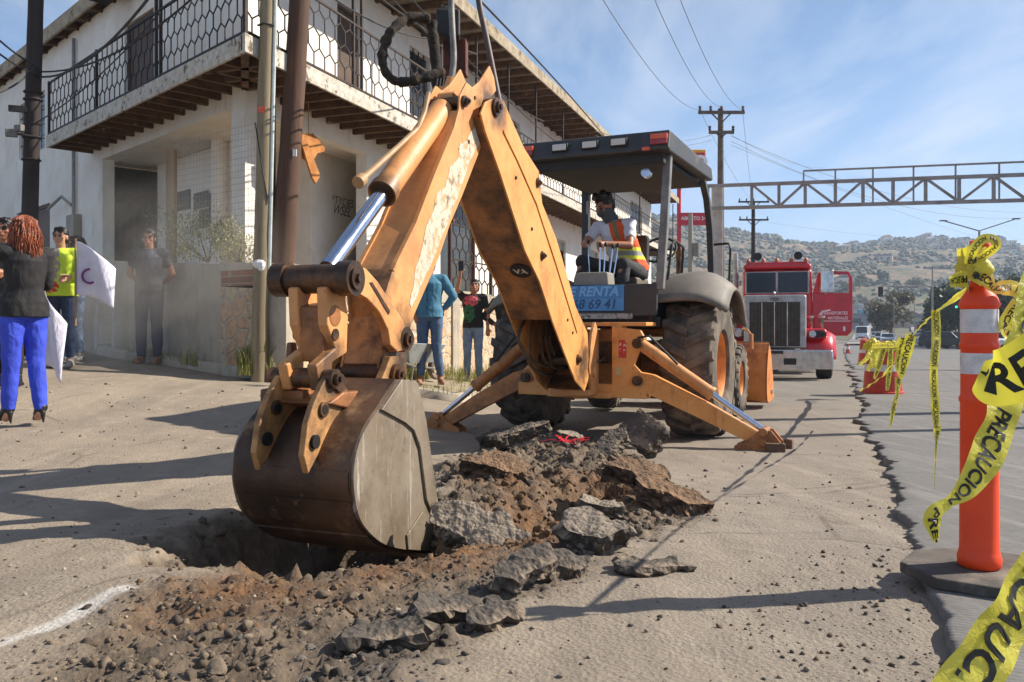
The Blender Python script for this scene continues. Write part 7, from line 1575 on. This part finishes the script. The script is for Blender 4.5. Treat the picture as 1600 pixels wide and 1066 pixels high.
# ---- hills
def corridor(x, y):
    c1 = (1362 - PX0) / FP * y; c2 = (1432 - PX0) / FP * y
    d = np.minimum(np.abs(x - c1), np.abs(x - c2)); return 1 - sstep(12, 45, d)
def T(x, y):
    x = np.asarray(x, float); y = np.asarray(y, float); r = np.hypot(x * .55, y)
    hgt = np.interp(y, [100, 150, 200, 300, 450, 600, 720, 850, 1100], [-1.8, -1.7, 1.5, 11, 29, 52, 70, 62, 40])
    ratio = x / np.maximum(y, 1); up = np.interp(ratio, [-.2, .1, .215, .33, .42, .65, .9], [1.35, 1.35, 1.28, 1.06, 1.0, .985, 1.05]); m_ = sstep(150, 600, y)
    h_ = hgt * (1 + (up - 1) * m_) + (fbm(x / 90, y / 90, 5, 12, .55) * 9 + np.abs(fbm(x / 30, y / 30, 3, 15)) * 3) * m_ + fbm(x / 60, y / 60, 3, 19) * 2 * sstep(140, 260, y)
    c = corridor(x, y) * (1 - sstep(330, 420, y)); return h_ * (1 - c) + np.interp(y, BY, BZ) * c
th = np.linspace(-48, 52, 330); rr_ = np.concatenate([np.linspace(108, 300, 60), np.linspace(304, 900, 150), np.linspace(920, 1500, 12)])
TT, RR = np.meshgrid(np.tan(np.radians(th)), rr_); XX = TT * RR; YY = RR; ZZ = T(XX, YY) - .12
nx_, ny_ = XX.shape[1], XX.shape[0]; V = np.stack([XX, YY, ZZ], -1).reshape(-1, 3); idx = np.arange(nx_ * ny_).reshape(ny_, nx_); F = np.stack([idx[:-1, :-1], idx[:-1, 1:], idx[1:, 1:], idx[1:, :-1]], -1).reshape(-1, 4)
t = NT("hill_scrub"); col = t.mix(t.ramp(t.noise(.022, 9, .7), .42, .6), S(140, 110, 86), S(108, 88, 68)); col = t.mix(t.ramp(t.noise(.09, 9, .75), .44, .54), col, S(74, 78, 54)); col = t.mix(t.ramp(t.noise(.4, 6, .7), .55, .68), col, S(160, 140, 116)); sx = t.node("ShaderNodeSeparateXYZ"); t.put(sx.inputs[0], t.co); col = t.mix(t.ramp(sx.outputs[2], 30, 8, 0, .6), col, S(82, 84, 58)); t.fin(col, .95)
hl = rawmesh("hills", V, F, t.m, None, True); tag(hl, kind="structure")
def strip(name, L, Rt, mt, dz=.25):
    vs, fs = [], []
    for (y, a, b_) in L:
        for k in range(5): px = a + (b_ - a) * k / 4; X = (px - PX0) / FP * y; vs.append((X, y, float(T(X, y)) + dz))
    for i in range(len(L) - 1):
        for k in range(4): q_ = i * 5 + k; fs.append((q_, q_ + 1, q_ + 6, q_ + 5))
    b = MB(); b.add(vs, fs); tag(b.build(name, mt, None, 60), kind="structure")
ASP = mat("far_asphalt", S(146, 142, 138), S(128, 124, 120), .2, .9)
strip("road", [(103 + i * 8, 1322 + min(i, 12) * 1.4, 1400 - min(i, 14) * 2.2) for i in range(32)], None, ASP); strip("road", [(104 + i * 8, 1440 - min(i, 14) * 1.2, 1500 - min(i, 14) * 3.6) for i in range(30)], None, ASP)
# scrub and trees on the hills
ICO = rock_mesh(91, 1, (1, 1, .8), .35, 1.3)
def treeblob(n, sel, smin, smax, name, label, cols, cat="scrub"):
    Vs, Fs, Cs = [], [], []; b0 = 0; r_ = random.Random(11 + n); cnt = 0
    while cnt < n:
        y = r_.uniform(*sel); px = r_.uniform(-60, 1660) if False else r_.uniform(900, 1680); x = (px - PX0) / FP * y
        if corridor(np.array([x]), np.array([y]))[0] > .3 and y < 360: continue
        if vnoise(x / 26, y / 26, 41) < .36: continue
        cnt += 1; s_ = r_.uniform(smin, smax); z = float(T(x, y)); c_ = r_.choice(cols)
        for k in range(3):
            q_ = ICO[0] * np.array([s_ * r_.uniform(.5, 1), s_ * r_.uniform(.5, 1), s_ * r_.uniform(.45, .8)]) + np.array([x + r_.uniform(-1, 1) * s_ * .6, y + r_.uniform(-.5, .5) * s_, z + s_ * .3 * k * .6])
            Vs.append(q_); Fs.append(ICO[1] + b0); b0 += len(q_); c2 = tuple(v * r_.uniform(.75, 1.2) for v in c_[:3]) + (1,); Cs.append(np.tile(np.array([c2]), (len(q_), 1)))
    o = rawmesh(name, np.concatenate(Vs), np.concatenate(Fs), LEAFM, None, False, np.concatenate(Cs)); tag(o, label, cat, None, "stuff")
treeblob(4600, (330, 760), .8, 2.2, "scrub", "dark olive scrub dotted over the dry hillside", [S(74, 80, 54), S(92, 92, 64), S(66, 74, 52), S(104, 98, 70)]); 
treeblob(520, (640, 790), 1.8, 4.0, "hilltop_scrub", "taller dark trees and scrub along the skyline of the hill", [S(60, 70, 50), S(72, 80, 56)])
def far_tree(name, c, H, Rw, n, cols, label, group, leaf=.28, trunk=True):
    e = empty(name, c, 0, label, "tree", group); r_ = random.Random(int(c[0] * 13 + c[1])); cl = []
    for _ in range(12): a = r_.uniform(0, 6.28); q_ = r_.random() ** .5; cl.append((Vector((math.cos(a) * q_ * Rw * .75, math.sin(a) * q_ * Rw * .75, H * r_.uniform(.38, .88))), r_.uniform(.28, .48) * Rw))
    Vs, Fs, Cs = [], [], []; k = 0
    for _ in range(n):
        q_, s_ = r_.choice(cl); d = Vector((r_.gauss(0, 1), r_.gauss(0, 1), r_.gauss(0, .8))).normalized() * s_ * r_.uniform(.5, 1.05); p = q_ + d; a = Vector((r_.gauss(0, 1), r_.gauss(0, 1), r_.gauss(0, 1))).normalized(); x_, y_, _ = basis(a); l = leaf * r_.uniform(.6, 1.3); c_ = r_.choice(cols)
        Vs += [p - x_ * l, p - y_ * l * .8, p + x_ * l, p + y_ * l * .8]; Fs.append((k, k + 1, k + 2, k + 3)); Cs += [c_] * 4; k += 4
    rawmesh("crown", [tuple(v) for v in Vs], Fs, LEAFM, e, False, Cs)
    b = MB(); b.tube([(0, 0, 0), (0, 0, H * .25), (.1, 0, H * .5)], [Rw * .09, Rw * .07, Rw * .04], 8)
    for q_, s_ in cl[:5]: b.bar((0, 0, H * .28), q_, Rw * .035)
    b.build("trunk", JOIST, e); return e
DG = [S(58, 72, 40), S(46, 60, 34), S(74, 86, 48), S(38, 50, 30)]; OG = [S(96, 98, 62), S(76, 82, 50), S(112, 108, 72)]
far_tree("street_tree", far(1392, 124), 7.6, 3.6, 3200, [S(104, 92, 66), S(86, 84, 54), S(118, 100, 76), S(72, 78, 46)], "round brownish tree on the median between the two far streets", "trees along the far street", .22)
k = 0; DES = ["behind the grey sedan under the hillside", "beside the thin junction pole", "above the black SUV", "just left of the orange post", "behind the green traffic light", "right behind the orange post", "above the white pickup", "behind the white pickup's tail", "at the right border behind the hanging tape", "on the slope above the parked cars", "at the far right edge of the street"]
for px, Y, H, Rw in ((1462, 120, 5.2, 2.6), (1474, 112, 6.0, 3.0), (1486, 104, 6.8, 3.2), (1500, 100, 7.4, 3.4), (1516, 108, 8.2, 3.6), (1540, 98, 7.2, 3.4), (1562, 94, 7.6, 3.6), (1582, 96, 8.0, 3.8), (1604, 90, 8.2, 3.8), (1526, 130, 9.0, 4.0), (1640, 96, 8.5, 4.0)):
    far_tree("street_tree", far(px, Y), H, Rw, 1500, DG, "dense dark green tree " + DES[k], "trees along the far street", .30); k += 1
for i in range(46):
    r_ = random.Random(100 + i); Y = r_.uniform(190, 400); px = r_.uniform(1130, 1680); X = (px - PX0) / FP * Y
    if corridor(np.array([X]), np.array([Y]))[0] > .2 and Y < 360: continue
    e = far_tree("hillside_tree", (X, Y, float(T(X, Y)) - .3), r_.uniform(4, 8), r_.uniform(2.4, 4.2), 330, r_.choice([DG, OG]), "leafy green tree among the houses at the foot of the hill", "trees at the foot of the hill", .62)
# houses
def house(px, Y, w_, d_, h_, wc, rc, label, gable, group="houses on the hillside", rz=0.3, dz=0):
    X = (px - PX0) / FP * Y; e = empty("house", (X, Y, float(T(X, Y)) - .4 + dz), rz, label, "house", group); wm_ = mat("wall_%s" % str(tuple(round(c, 2) for c in wc[:3])), wc, None, 3, .9); rm = mat("roof_%s" % str(tuple(round(c, 2) for c in rc[:3])), rc, None, 3, .8)
    b = MB(); b.box((0, 0, h_ / 2), (w_, d_, h_)); b.build("wall", wm_, e); b = MB()
    if gable: b.prism([(-w_ / 2 - .3, h_ + .003), (w_ / 2 + .3, h_ + .003), (0, h_ + w_ * .22)], (0, 0, 0), (1, 0, 0), (0, 0, 1), d_ + .5)
    else: b.box((0, 0, h_ + .1), (w_ + .3, d_ + .3, .2))
    b.build("roof", rm, e); n = max(1, int(w_ / 3))
    for i in range(n): b = MB(); b.box((-w_ / 2 + (i + .5) * w_ / n, -d_ / 2 - .01, h_ * .58), (w_ / n * .35, .04, h_ * .3)); b.build("window", GLASSD, e)
    b = MB(); b.box((w_ * .18, -d_ / 2 - .012, .9 + .1), (.9, .05, 2.0)); b.build("door", DOORB, e)
house(1355, 262, 5.4, 6, 3.6, S(80, 160, 178), S(196, 196, 190), "turquoise house with white trim beside the far traffic light", False, rz=-.3, dz=1.6)
house(1338, 215, 5.5, 4, 4.0, S(120, 128, 134), S(110, 116, 120), "grey blue flat building below the turquoise house", False, rz=-.3, dz=.6); house(1437, 250, 8, 7, 3.4, S(206, 196, 178), S(150, 140, 126), "low cream house at the top of the right-hand street", True, rz=.1)
house(1412, 240, 9, 7, 3.2, S(150, 140, 124), S(94, 88, 82), "dark roofed low house above the median tree", True, rz=.2); house(1450, 300, 9, 7, 3, S(170, 160, 146), S(110, 104, 98), "grey roofed house behind the cream one", True)
rh_ = random.Random(5); WC = [S(206, 200, 190), S(188, 172, 150), S(170, 150, 128), S(150, 156, 160), S(214, 206, 196)]; RC = [S(200, 198, 194), S(130, 110, 94), S(150, 144, 136), S(100, 92, 86)]
for i in range(52):
    Y = rh_.uniform(300, 420) if i < 16 else rh_.uniform(430, 735) if i < 34 else rh_.uniform(690, 722); px = rh_.uniform(1150, 1640); g = rh_.random() < .5
    house(px, Y, rh_.uniform(5, 10), rh_.uniform(5, 8), rh_.uniform(2.6, 4.5), rh_.choice(WC), rh_.choice(RC), "small pale house scattered on the dry hillside", g, "small houses over the hill", rh_.uniform(-.5, .5))
# ================================================================ ORANGE POST, BARRELS, CAUTION TAPE
ORG = mat("safety_orange", S(242, 74, 20), S(230, 62, 16), 5, .42, 0, .4, .62, .05, 80, .002, S(176, 84, 48), 6, .62, .74)
REF = mat("reflective_white", S(214, 208, 206), S(196, 190, 188), 30, .35, 0, .45, .6, .1, 200, .001)
DP = empty("delineator_post", (1.442, 2.55, G(1.442, 2.48) + .031), 0, "tall orange delineator post with two white bands on a black rubber base", "traffic post"); DP.scale = (.97, .97, .925)
b = MB(); ring = []
for k in range(8): a = R(22.5 + 45 * k + 8); ring.append((math.cos(a) * .255 + .02, math.sin(a) * .235))
b.prism(ring, (0, 0, .020), (1, 0, 0), (0, 1, 0), .038); b.build("rubber_base", mat("black_rubber_dusty", S(74, 68, 62), S(100, 92, 84), 7, .9, 0, .4, .62, .4, 70, .004, S(138, 126, 112), 3, .5, .66), DP, bevel=.008)
b = MB(); b.lathe([(.050, .036), (.062, .045), (.064, .07), (.059, .09), (.057, .10), (.0555, .30), (.0545, .585), (.058, .59), (.058, .603), (.0535, .61), (.053, .672), (.053, .762), (.0565, .768), (.058, .776), (.0565, .785), (.053, .79), (.053, .815), (.0525, .90), (.057, .905), (.059, .915), (.055, .925), (.052, .935), (.040, .955), (.030, .975), (.026, .99), (.0245, 1.04), (.022, 1.075), (.010, 1.078)], n=36)
b.build("post_body", ORG, DP, 50)
for z0, z1 in ((.682, .752), (.818, .897)): b = MB(); b.lathe([(.0528, z0), (.0545, z0 + .001), (.0545, z1 - .001), (.0528, z1)], n=36, close=False); b.build("reflective_band", REF, DP, 40)
b = MB(); b.tube([(-.012, 0, 1.07), (-.012, 0, 1.10), (-.016, 0, 1.115), (.004, 0, 1.12), (.020, 0, 1.112), (.022, 0, 1.085)], [.018, .017, .016, .017, .015, .012], 10); b.tube([(.022, 0, 1.03), (.036, 0, 1.0), (.040, 0, .965)], [.008, .009, .010], 8); b.build("top_handle", ORG, DP, 40)
# barrels
def barrel(px, py, label, w0, w1, H, group="orange barrels and cones along the lane"):
    p = WG(px, py); e = empty("traffic_barrel", (p.x, p.y, p.z + .03), R(10), label, "barrel", group)
    b = MB(); rr = lambda z: w0 + (w1 - w0) * z / H
    prof = [(rr(0) + .02, 0), (rr(0) + .02, .03), (rr(.03), .04)]
    for z in np.linspace(.08, H - .08, 9): prof += [(rr(z), z)]
    prof += [(rr(H * .5) + .0, H - .06), (rr(H) - .02, H - .02), (rr(H) * .6, H), (0.01, H)]
    b.lathe(prof, n=28); b.build("barrel_body", mat("barrel_red", S(196, 58, 36), S(160, 40, 30), 3, .5), e, 50)
    b = MB(); z0, z1 = H * .46, H * .60; b.lathe([(rr(z0), z0), (rr(z0) + .005, z0 + .004), (rr(z1) + .005, z1 - .004), (rr(z1), z1)], n=28); b.build("reflective_band", REF, e, 40)
    b = MB(); b.tube([(-.1, 0, H - .01), (-.1, 0, H + .05), (.1, 0, H + .05), (.1, 0, H - .01)], .015, 8); b.build("barrel_handle", MATS["barrel_red"], e, 40); return e
barrel(1379, 617, "wide orange red barrel with white band draped with torn yellow tape", .30, .24, .78); barrel(1351, 571, "second orange barrel farther back, narrow with a worn white band", .24, .15, .95)
def cone(px, py, H, label):
    p = WG(px, py); e = empty("traffic_cone", (p.x, p.y, p.z + .03), 0, label, "cone", "orange barrels and cones along the lane"); b = MB(); b.box((0, 0, .02), (H * .62, H * .62, .04)); b.lathe([(H * .24, .04), (H * .05, H), (0.01, H)], n=20); b.build("cone_body", MATS["barrel_red"], e, 50)
    b = MB(); f = lambda z: H * (.24 - .19 * (z - .04) / (H - .04)) + .004; b.lathe([(f(H * .45) - .004, H * .45), (f(H * .45), H * .455), (f(H * .68), H * .675), (f(H * .68) - .004, H * .68)], n=20); b.build("white_collar", REF, e, 40)
cone(1325, 553, .75, "small orange cone just right of the truck's front wheel"); cone(1374, 538, .8, "tiny orange cone between the two barrels")
# tape
def tape_mat():
    t = NT("caution_tape"); col = t.mix(t.ramp(t.noise(18, 5, .6), .35, .65), S(230, 220, 92), S(212, 202, 70)); t.bump(t.noise(36, 5, .65, None, 1.5), .5, .008); t.fin(col, .32)
    tr_ = t.node("ShaderNodeBsdfTranslucent"); t.put(tr_.inputs[0], S(236, 226, 70)); m = t.node("ShaderNodeMixShader"); m.inputs[0].default_value = .35; t.put(m.inputs[1], t.p.outputs[0]); t.put(m.inputs[2], tr_.outputs[0]); t.put(t.n["Material Output"].inputs[0], m.outputs[0]); return t.m
TPM, INK = tape_mat(), mat("tape_ink", S(26, 28, 20), None, 5, .4)
_txt = {}
def txtmesh(s):
    if s in _txt: return _txt[s]
    V, F = text_mesh(s, 1.0, .030); bm = bmesh.new(); vv = [bm.verts.new(v) for v in V]
    for f in F:
        try: bm.faces.new([vv[i] for i in f])
        except Exception: pass
    x0 = min(v.x for v in V); x1 = max(v.x for v in V)
    for i in range(1, int((x1 - x0) / .22)): bmesh.ops.bisect_plane(bm, geom=bm.verts[:] + bm.edges[:] + bm.faces[:], plane_co=(x0 + i * .22, 0, 0), plane_no=(1, 0, 0))
    y0 = min(v.y for v in V); y1 = max(v.y for v in V); bm.verts.index_update()
    r = ([((v.co.x - x0), (v.co.y - y0) / (y1 - y0) - .5) for v in bm.verts], [tuple(v.index for v in f.verts) for f in bm.faces], x1 - x0); bm.free(); _txt[s] = r; return r
def tape(label, pts, width, text=True, twist=.3, seed=0, start=0., tsize=.62, lean=(0, 1, 0), parent=None, tl=None, name="caution_tape", flip=1):
    """a ribbon through world points; width: one value or one per point; the writing follows it"""
    P = sp3([Vector(p) for p in pts], 10); n = len(P); ws = width if isinstance(width, (list, tuple)) else [width] * len(pts); Wd = [float(np.interp(i / (n - 1) * (len(pts) - 1), range(len(pts)), ws)) for i in range(n)]
    s = [0.]; 
    for a, c in zip(P[:-1], P[1:]): s.append(s[-1] + (c - a).length)
    fr = []
    for i in range(n):
        d = (P[min(i + 1, n - 1)] - P[max(i - 1, 0)]).normalized(); view = Vector(lean); u = d.cross(view).normalized() * flip; nrm = u.cross(d).normalized(); a = twist * mn.noise(Vector((s[i] * 5, seed * 3.7, 0))) * 2; u2 = u * math.cos(a) + nrm * math.sin(a); fr.append((u2, u2.cross(d).normalized()))
    o0 = P[0]; vs = []; K = 6
    for i in range(n):
        for k in range(K + 1):
            v = k / K - .5; w_ = Wd[i]; rip = mn.noise(Vector((s[i] * 22, v * 2.5, seed))) * .12 * w_
            vs.append(P[i] + fr[i][0] * w_ * v + fr[i][1] * rip - o0)
    fs = [(i * (K + 1) + k, i * (K + 1) + k + 1, (i + 1) * (K + 1) + k + 1, (i + 1) * (K + 1) + k) for i in range(n - 1) for k in range(K)]
    b = MB(); b.add(vs, fs); e = empty(name, o0, 0, label, "tape", "yellow caution tape pieces"); b.build("tape_strip", TPM, e, 60)
    if text:
        tv, tf, tw = txtmesh("PRECAUCION  "[:10]); vs = []; fs = []; x = start; wm_ = sum(Wd) / n; H_ = tsize * wm_
        while x < s[-1]:
            off = len(vs); ok = []
            for (tx, ty) in tv:
                q = x + tx * H_ * 1.15; ok.append(0 <= q <= s[-1]); q = min(max(q, 0), s[-1] - 1e-5); i = int(np.searchsorted(s, q, side='right')) - 1; i = min(i, n - 2); f = (q - s[i]) / max(1e-6, s[i + 1] - s[i]); w_ = Wd[i] * (1 - f) + Wd[i + 1] * f
                v = ty * tsize * .9 * flip; rip = mn.noise(Vector(((s[i] * (1 - f) + s[i + 1] * f) * 22, v * 2.5, seed))) * .12 * w_; c = P[i].lerp(P[i + 1], f); u = fr[i][0].lerp(fr[i + 1][0], f); nr = fr[i][1].lerp(fr[i + 1][1], f)
                vs.append(c + u * w_ * v * 1.0 + nr * (rip) + (nr * (-1 if nr.dot(Vector((0, 1, 0))) > 0 else 1)) * .0018 - o0)
            for t_ in tf:
                if all(ok[i] for i in t_): fs.append(tuple(i + off for i in t_))
            x += tw * H_ * 1.15 + H_ * .9
        if fs:
            me = bpy.data.meshes.new("printed_warning"); me.from_pydata([tuple(v) for v in vs], [], fs); me.materials.append(INK); o = bpy.data.objects.new("printed_warning", me); link(o); o.parent = e
    return e
w3 = lambda L: [W(a, b_, c) for a, b_, c in L]
tape("broad yellow tape crossing the bottom right corner close by, printed in black", w3([(1680, 810, .98), (1632, 882, .96), (1590, 950, .94), (1550, 1010, .92), (1500, 1090, .90), (1460, 1160, .88)]), .066, True, .15, 1, .02, .66, flip=-1)
tape("long torn tape hanging down across the orange post, ending in a ragged tip", w3([(1625, 430, 1.50), (1600, 530, 1.47), (1580, 600, 1.45), (1560, 668, 1.43), (1535, 725, 1.41), (1510, 762, 1.40), (1484, 784, 1.39), (1462, 800, 1.38), (1457, 815, 1.38), (1463, 848, 1.38)]), [.07, .07, .07, .068, .06, .04, .018, .03, .035, .006], True, .25, 2, .04, .60, flip=-1)
tape("folded piece of tape with large black letters overlapping the post's middle", w3([(1529, 585, 1.30), (1552, 592, 1.29), (1585, 585, 1.28), (1625, 562, 1.27), (1680, 530, 1.27)]), [.045, .088, .094, .096, .096], True, .1, 3, -.02, .66)
tape("short tape ear sticking out left of the post's neck", w3([(1512, 436, 2.48), (1500, 437, 2.5), (1484, 441, 2.46)]), [.05, .05, .03], True, .3, 4, 0, .5)
tape("looped tape standing up above the knot on the orange post", w3([(1514, 412, 2.50), (1520, 392, 2.48), (1536, 374, 2.48), (1553, 374, 2.48), (1556, 384, 2.48), (1540, 398, 2.50), (1518, 412, 2.50)]), [.03, .03, .028, .028, .03, .025, .02], True, .8, 5, 0, .5)
tape("crumpled tape running right from the knot towards the frame edge", w3([(1520, 428, 2.50), (1540, 436, 2.50), (1552, 452, 2.50), (1565, 450, 2.50), (1585, 452, 2.52), (1602, 470, 2.52), (1640, 500, 2.52)]), [.04, .055, .02, .045, .05, .038, .04], True, .5, 6, 0, .5)
tape("twisted tape flap hanging at the right border below the crumpled one", w3([(1592, 472, 2.52), (1578, 492, 2.52), (1570, 510, 2.52), (1578, 522, 2.52), (1592, 512, 2.52)]), [.04, .06, .07, .055, .03], True, .5, 7, 0, .5)
kn = empty("tape_knot", W(1517, 418, 2.545), 0, "crumpled yellow tape knot wrapped round the orange post's neck", "tape", "yellow caution tape pieces"); r8 = random.Random(8)
for k in range(3):
    b = MB(); vs = []; fs = []; n = 40; ph_ = r8.uniform(0, 6); zc = (-.015, .012, .035)[k]
    for i in range(n + 1):
        a = ph_ + 2 * math.pi * i / n; rr1 = .031 + .009 * math.sin(a * 3 + k) + .010 * mn.noise(Vector((a * 2, k, 0)))
        for j in range(5): v = j / 4 - .5; vs.append((math.cos(a) * rr1 * (1 + .2 * abs(v)), math.sin(a) * rr1, zc + v * .045 + .010 * mn.noise(Vector((a * 3, v * 3, k)))))
    for i in range(n):
        for j in range(4): q = i * 5 + j; fs.append((q, q + 1, q + 6, q + 5))
    b.add(vs, fs); b.build("tape_wrap", TPM, kn, 60)
b = MB(); b.ball((.012, -.04, -.005), (.030, .018, .026), 14, 9); o = b.build("tape_bunch", TPM, kn, 60); d = o.modifiers.new("d", 'DISPLACE'); d.texture = HAIRT; d.strength = .03
b = MB(); b.box((-.018, -.047, .022), (.022, .003, .012), R(20)); b.box((-.012, -.052, -.03), (.014, .003, .016)); b.build("ink_patch", INK, kn)
tape("taut twisted tape running from the post down left to the lane edge", w3([(1514, 450, 2.52), (1490, 468, 2.9), (1460, 490, 3.6), (1428, 522, 4.6), (1405, 555, 5.8), (1376, 590, 7.2), (1344, 611, 8.6)]), [.020, .020, .018, .018, .022, .028, .026], True, .7, 9, 0, .6)
tape("narrow tape strip hanging straight down between post and barrels", w3([(1462, 484, 3.55), (1463, 530, 3.54), (1459, 580, 3.52), (1461, 630, 3.5), (1464, 672, 3.5), (1463, 690, 3.5), (1461, 730, 3.5), (1459, 768, 3.5)]), [.035, .05, .03, .036, .04, .012, .004, .002], True, .5, 10, 0, .6)
tape("pair of tapes hanging where the taut line meets the barrel tapes, upper one", w3([(1424, 524, 4.7), (1418, 545, 4.7), (1412, 568, 4.7), (1408, 590, 4.7)]), [.06, .06, .055, .03], True, .5, 11, 0, .6)
tape("short wide tape bunch hanging just left of the upper hanging tape", w3([(1411, 528, 4.8), (1410, 548, 4.8), (1405, 570, 4.8), (1408, 592, 4.8)]), [.05, .07, .07, .03], True, .6, 12, 0, .6)
tape("long thin tape trailing nearly to the road below the bunch", w3([(1404, 590, 4.8), (1402, 615, 4.8), (1396, 640, 4.8), (1391, 668, 4.8)]), [.045, .04, .03, .004], True, .4, 13, 0, .6)
for k, (x0, y0, x1, y1, Y) in enumerate([(1374, 545, 1364, 575, 11.2), (1381, 545, 1366, 592, 11.0), (1392, 545, 1386, 610, 10.9), (1368, 548, 1356, 580, 11.4), (1358, 556, 1342, 570, 12.0), (1362, 545, 1350, 566, 12.2)]):
    tape("torn tape strip hanging over the wide barrel, %s" % ["second from its left edge", "widest in the middle", "longest at its right half", "at its left edge", "blown far to the left", "thin and uppermost"][k], w3([(x0, y0, Y), ((x0 + x1) / 2 + 1, (y0 + y1) / 2, Y - .05), (x1, y1, Y - .1)]), [.08, .07, .05], k in (1, 2), .5, 20 + k, 0, .6)
tape("slack tape draped from the hanging bunch across to the barrel top", w3([(1424, 522, 4.9), (1412, 534, 6.5), (1396, 540, 8.5), (1378, 540, 11.4), (1362, 541, 12.3)]), [.03, .035, .04, .07, .08], True, .8, 30, 0, .6)
b = Blob(); pb0 = W(1377, 542, 12.52)
for k in range(9): b.ball((r8.uniform(-.2, .2), r8.uniform(-.1, .1), r8.uniform(-.03, .06)), (.10, .06, .05))
o = b.make("tape_heap", TPM, None, .012, .12, HAIRT, 0); o.location = pb0; tag(o, "heap of crumpled yellow tape lying on top of the wide barrel", "tape", "yellow caution tape pieces")
# ---- haze over the valley and dust by the corner
hb = MB(); hb.box((60, 740, 64), (2300, 1640, 140)); hz = hb.build("haze", None); m = bpy.data.materials.new("haze_air"); m.use_nodes = True; m.node_tree.nodes.remove(m.node_tree.nodes["Principled BSDF"]); v = m.node_tree.nodes.new("ShaderNodeVolumePrincipled"); v.inputs["Color"].default_value = (.66, .80, 1, 1); v.inputs["Density"].default_value = .00042; v.inputs["Anisotropy"].default_value = .2
m.node_tree.links.new(v.outputs[0], m.node_tree.nodes["Material Output"].inputs["Volume"]); hz.data.materials.append(m); tag(hz, "thin pale haze over the valley", "haze", None, "stuff")
b = MB(); b.ball((0, 0, 0), (2.0, .55, 1.7), 24, 14); ds = b.build("dust", None, None, 60); ds.location = W(225, 430, 10.35); ds.location.z = 1.75; m = bpy.data.materials.new("dust_cloud"); m.use_nodes = True; nt = m.node_tree; nt.nodes.remove(nt.nodes["Principled BSDF"]); v = nt.nodes.new("ShaderNodeVolumePrincipled"); v.inputs["Color"].default_value = (.95, .88, .78, 1)
tc = nt.nodes.new("ShaderNodeTexCoord"); n = nt.nodes.new("ShaderNodeTexNoise"); nt.links.new(tc.outputs["Object"], n.inputs[0]); n.inputs["Scale"].default_value = 1.1; n.inputs["Detail"].default_value = 3
mp = nt.nodes.new("ShaderNodeMapping"); nt.links.new(tc.outputs["Object"], mp.inputs[0]); mp.inputs["Scale"].default_value = (1 / 2.0, 1 / .55, 1 / 1.7); ln = nt.nodes.new("ShaderNodeVectorMath"); ln.operation = 'LENGTH'; nt.links.new(mp.outputs[0], ln.inputs[0])
mr = nt.nodes.new("ShaderNodeMapRange"); nt.links.new(ln.outputs["Value"], mr.inputs[0]); mr.inputs[1].default_value = 1.0; mr.inputs[2].default_value = .2; mr.inputs[3].default_value = 0; mr.inputs[4].default_value = 1
m2_ = nt.nodes.new("ShaderNodeMapRange"); nt.links.new(n.outputs[0], m2_.inputs[0]); m2_.inputs[1].default_value = .38; m2_.inputs[2].default_value = .65; m2_.inputs[3].default_value = .1; m2_.inputs[4].default_value = .75
mm_ = nt.nodes.new("ShaderNodeMath"); mm_.operation = 'MULTIPLY'; nt.links.new(mr.outputs[0], mm_.inputs[0]); nt.links.new(m2_.outputs[0], mm_.inputs[1]); nt.links.new(mm_.outputs[0], v.inputs["Density"]); nt.links.new(v.outputs[0], nt.nodes["Material Output"].inputs["Volume"])
ds.data.materials.append(m); tag(ds, "drifting cloud of pale dust in front of the cement wall", "dust", None, "stuff")
SC.cycles.volume_step_rate = 2.0; SC.cycles.volume_max_steps = 64
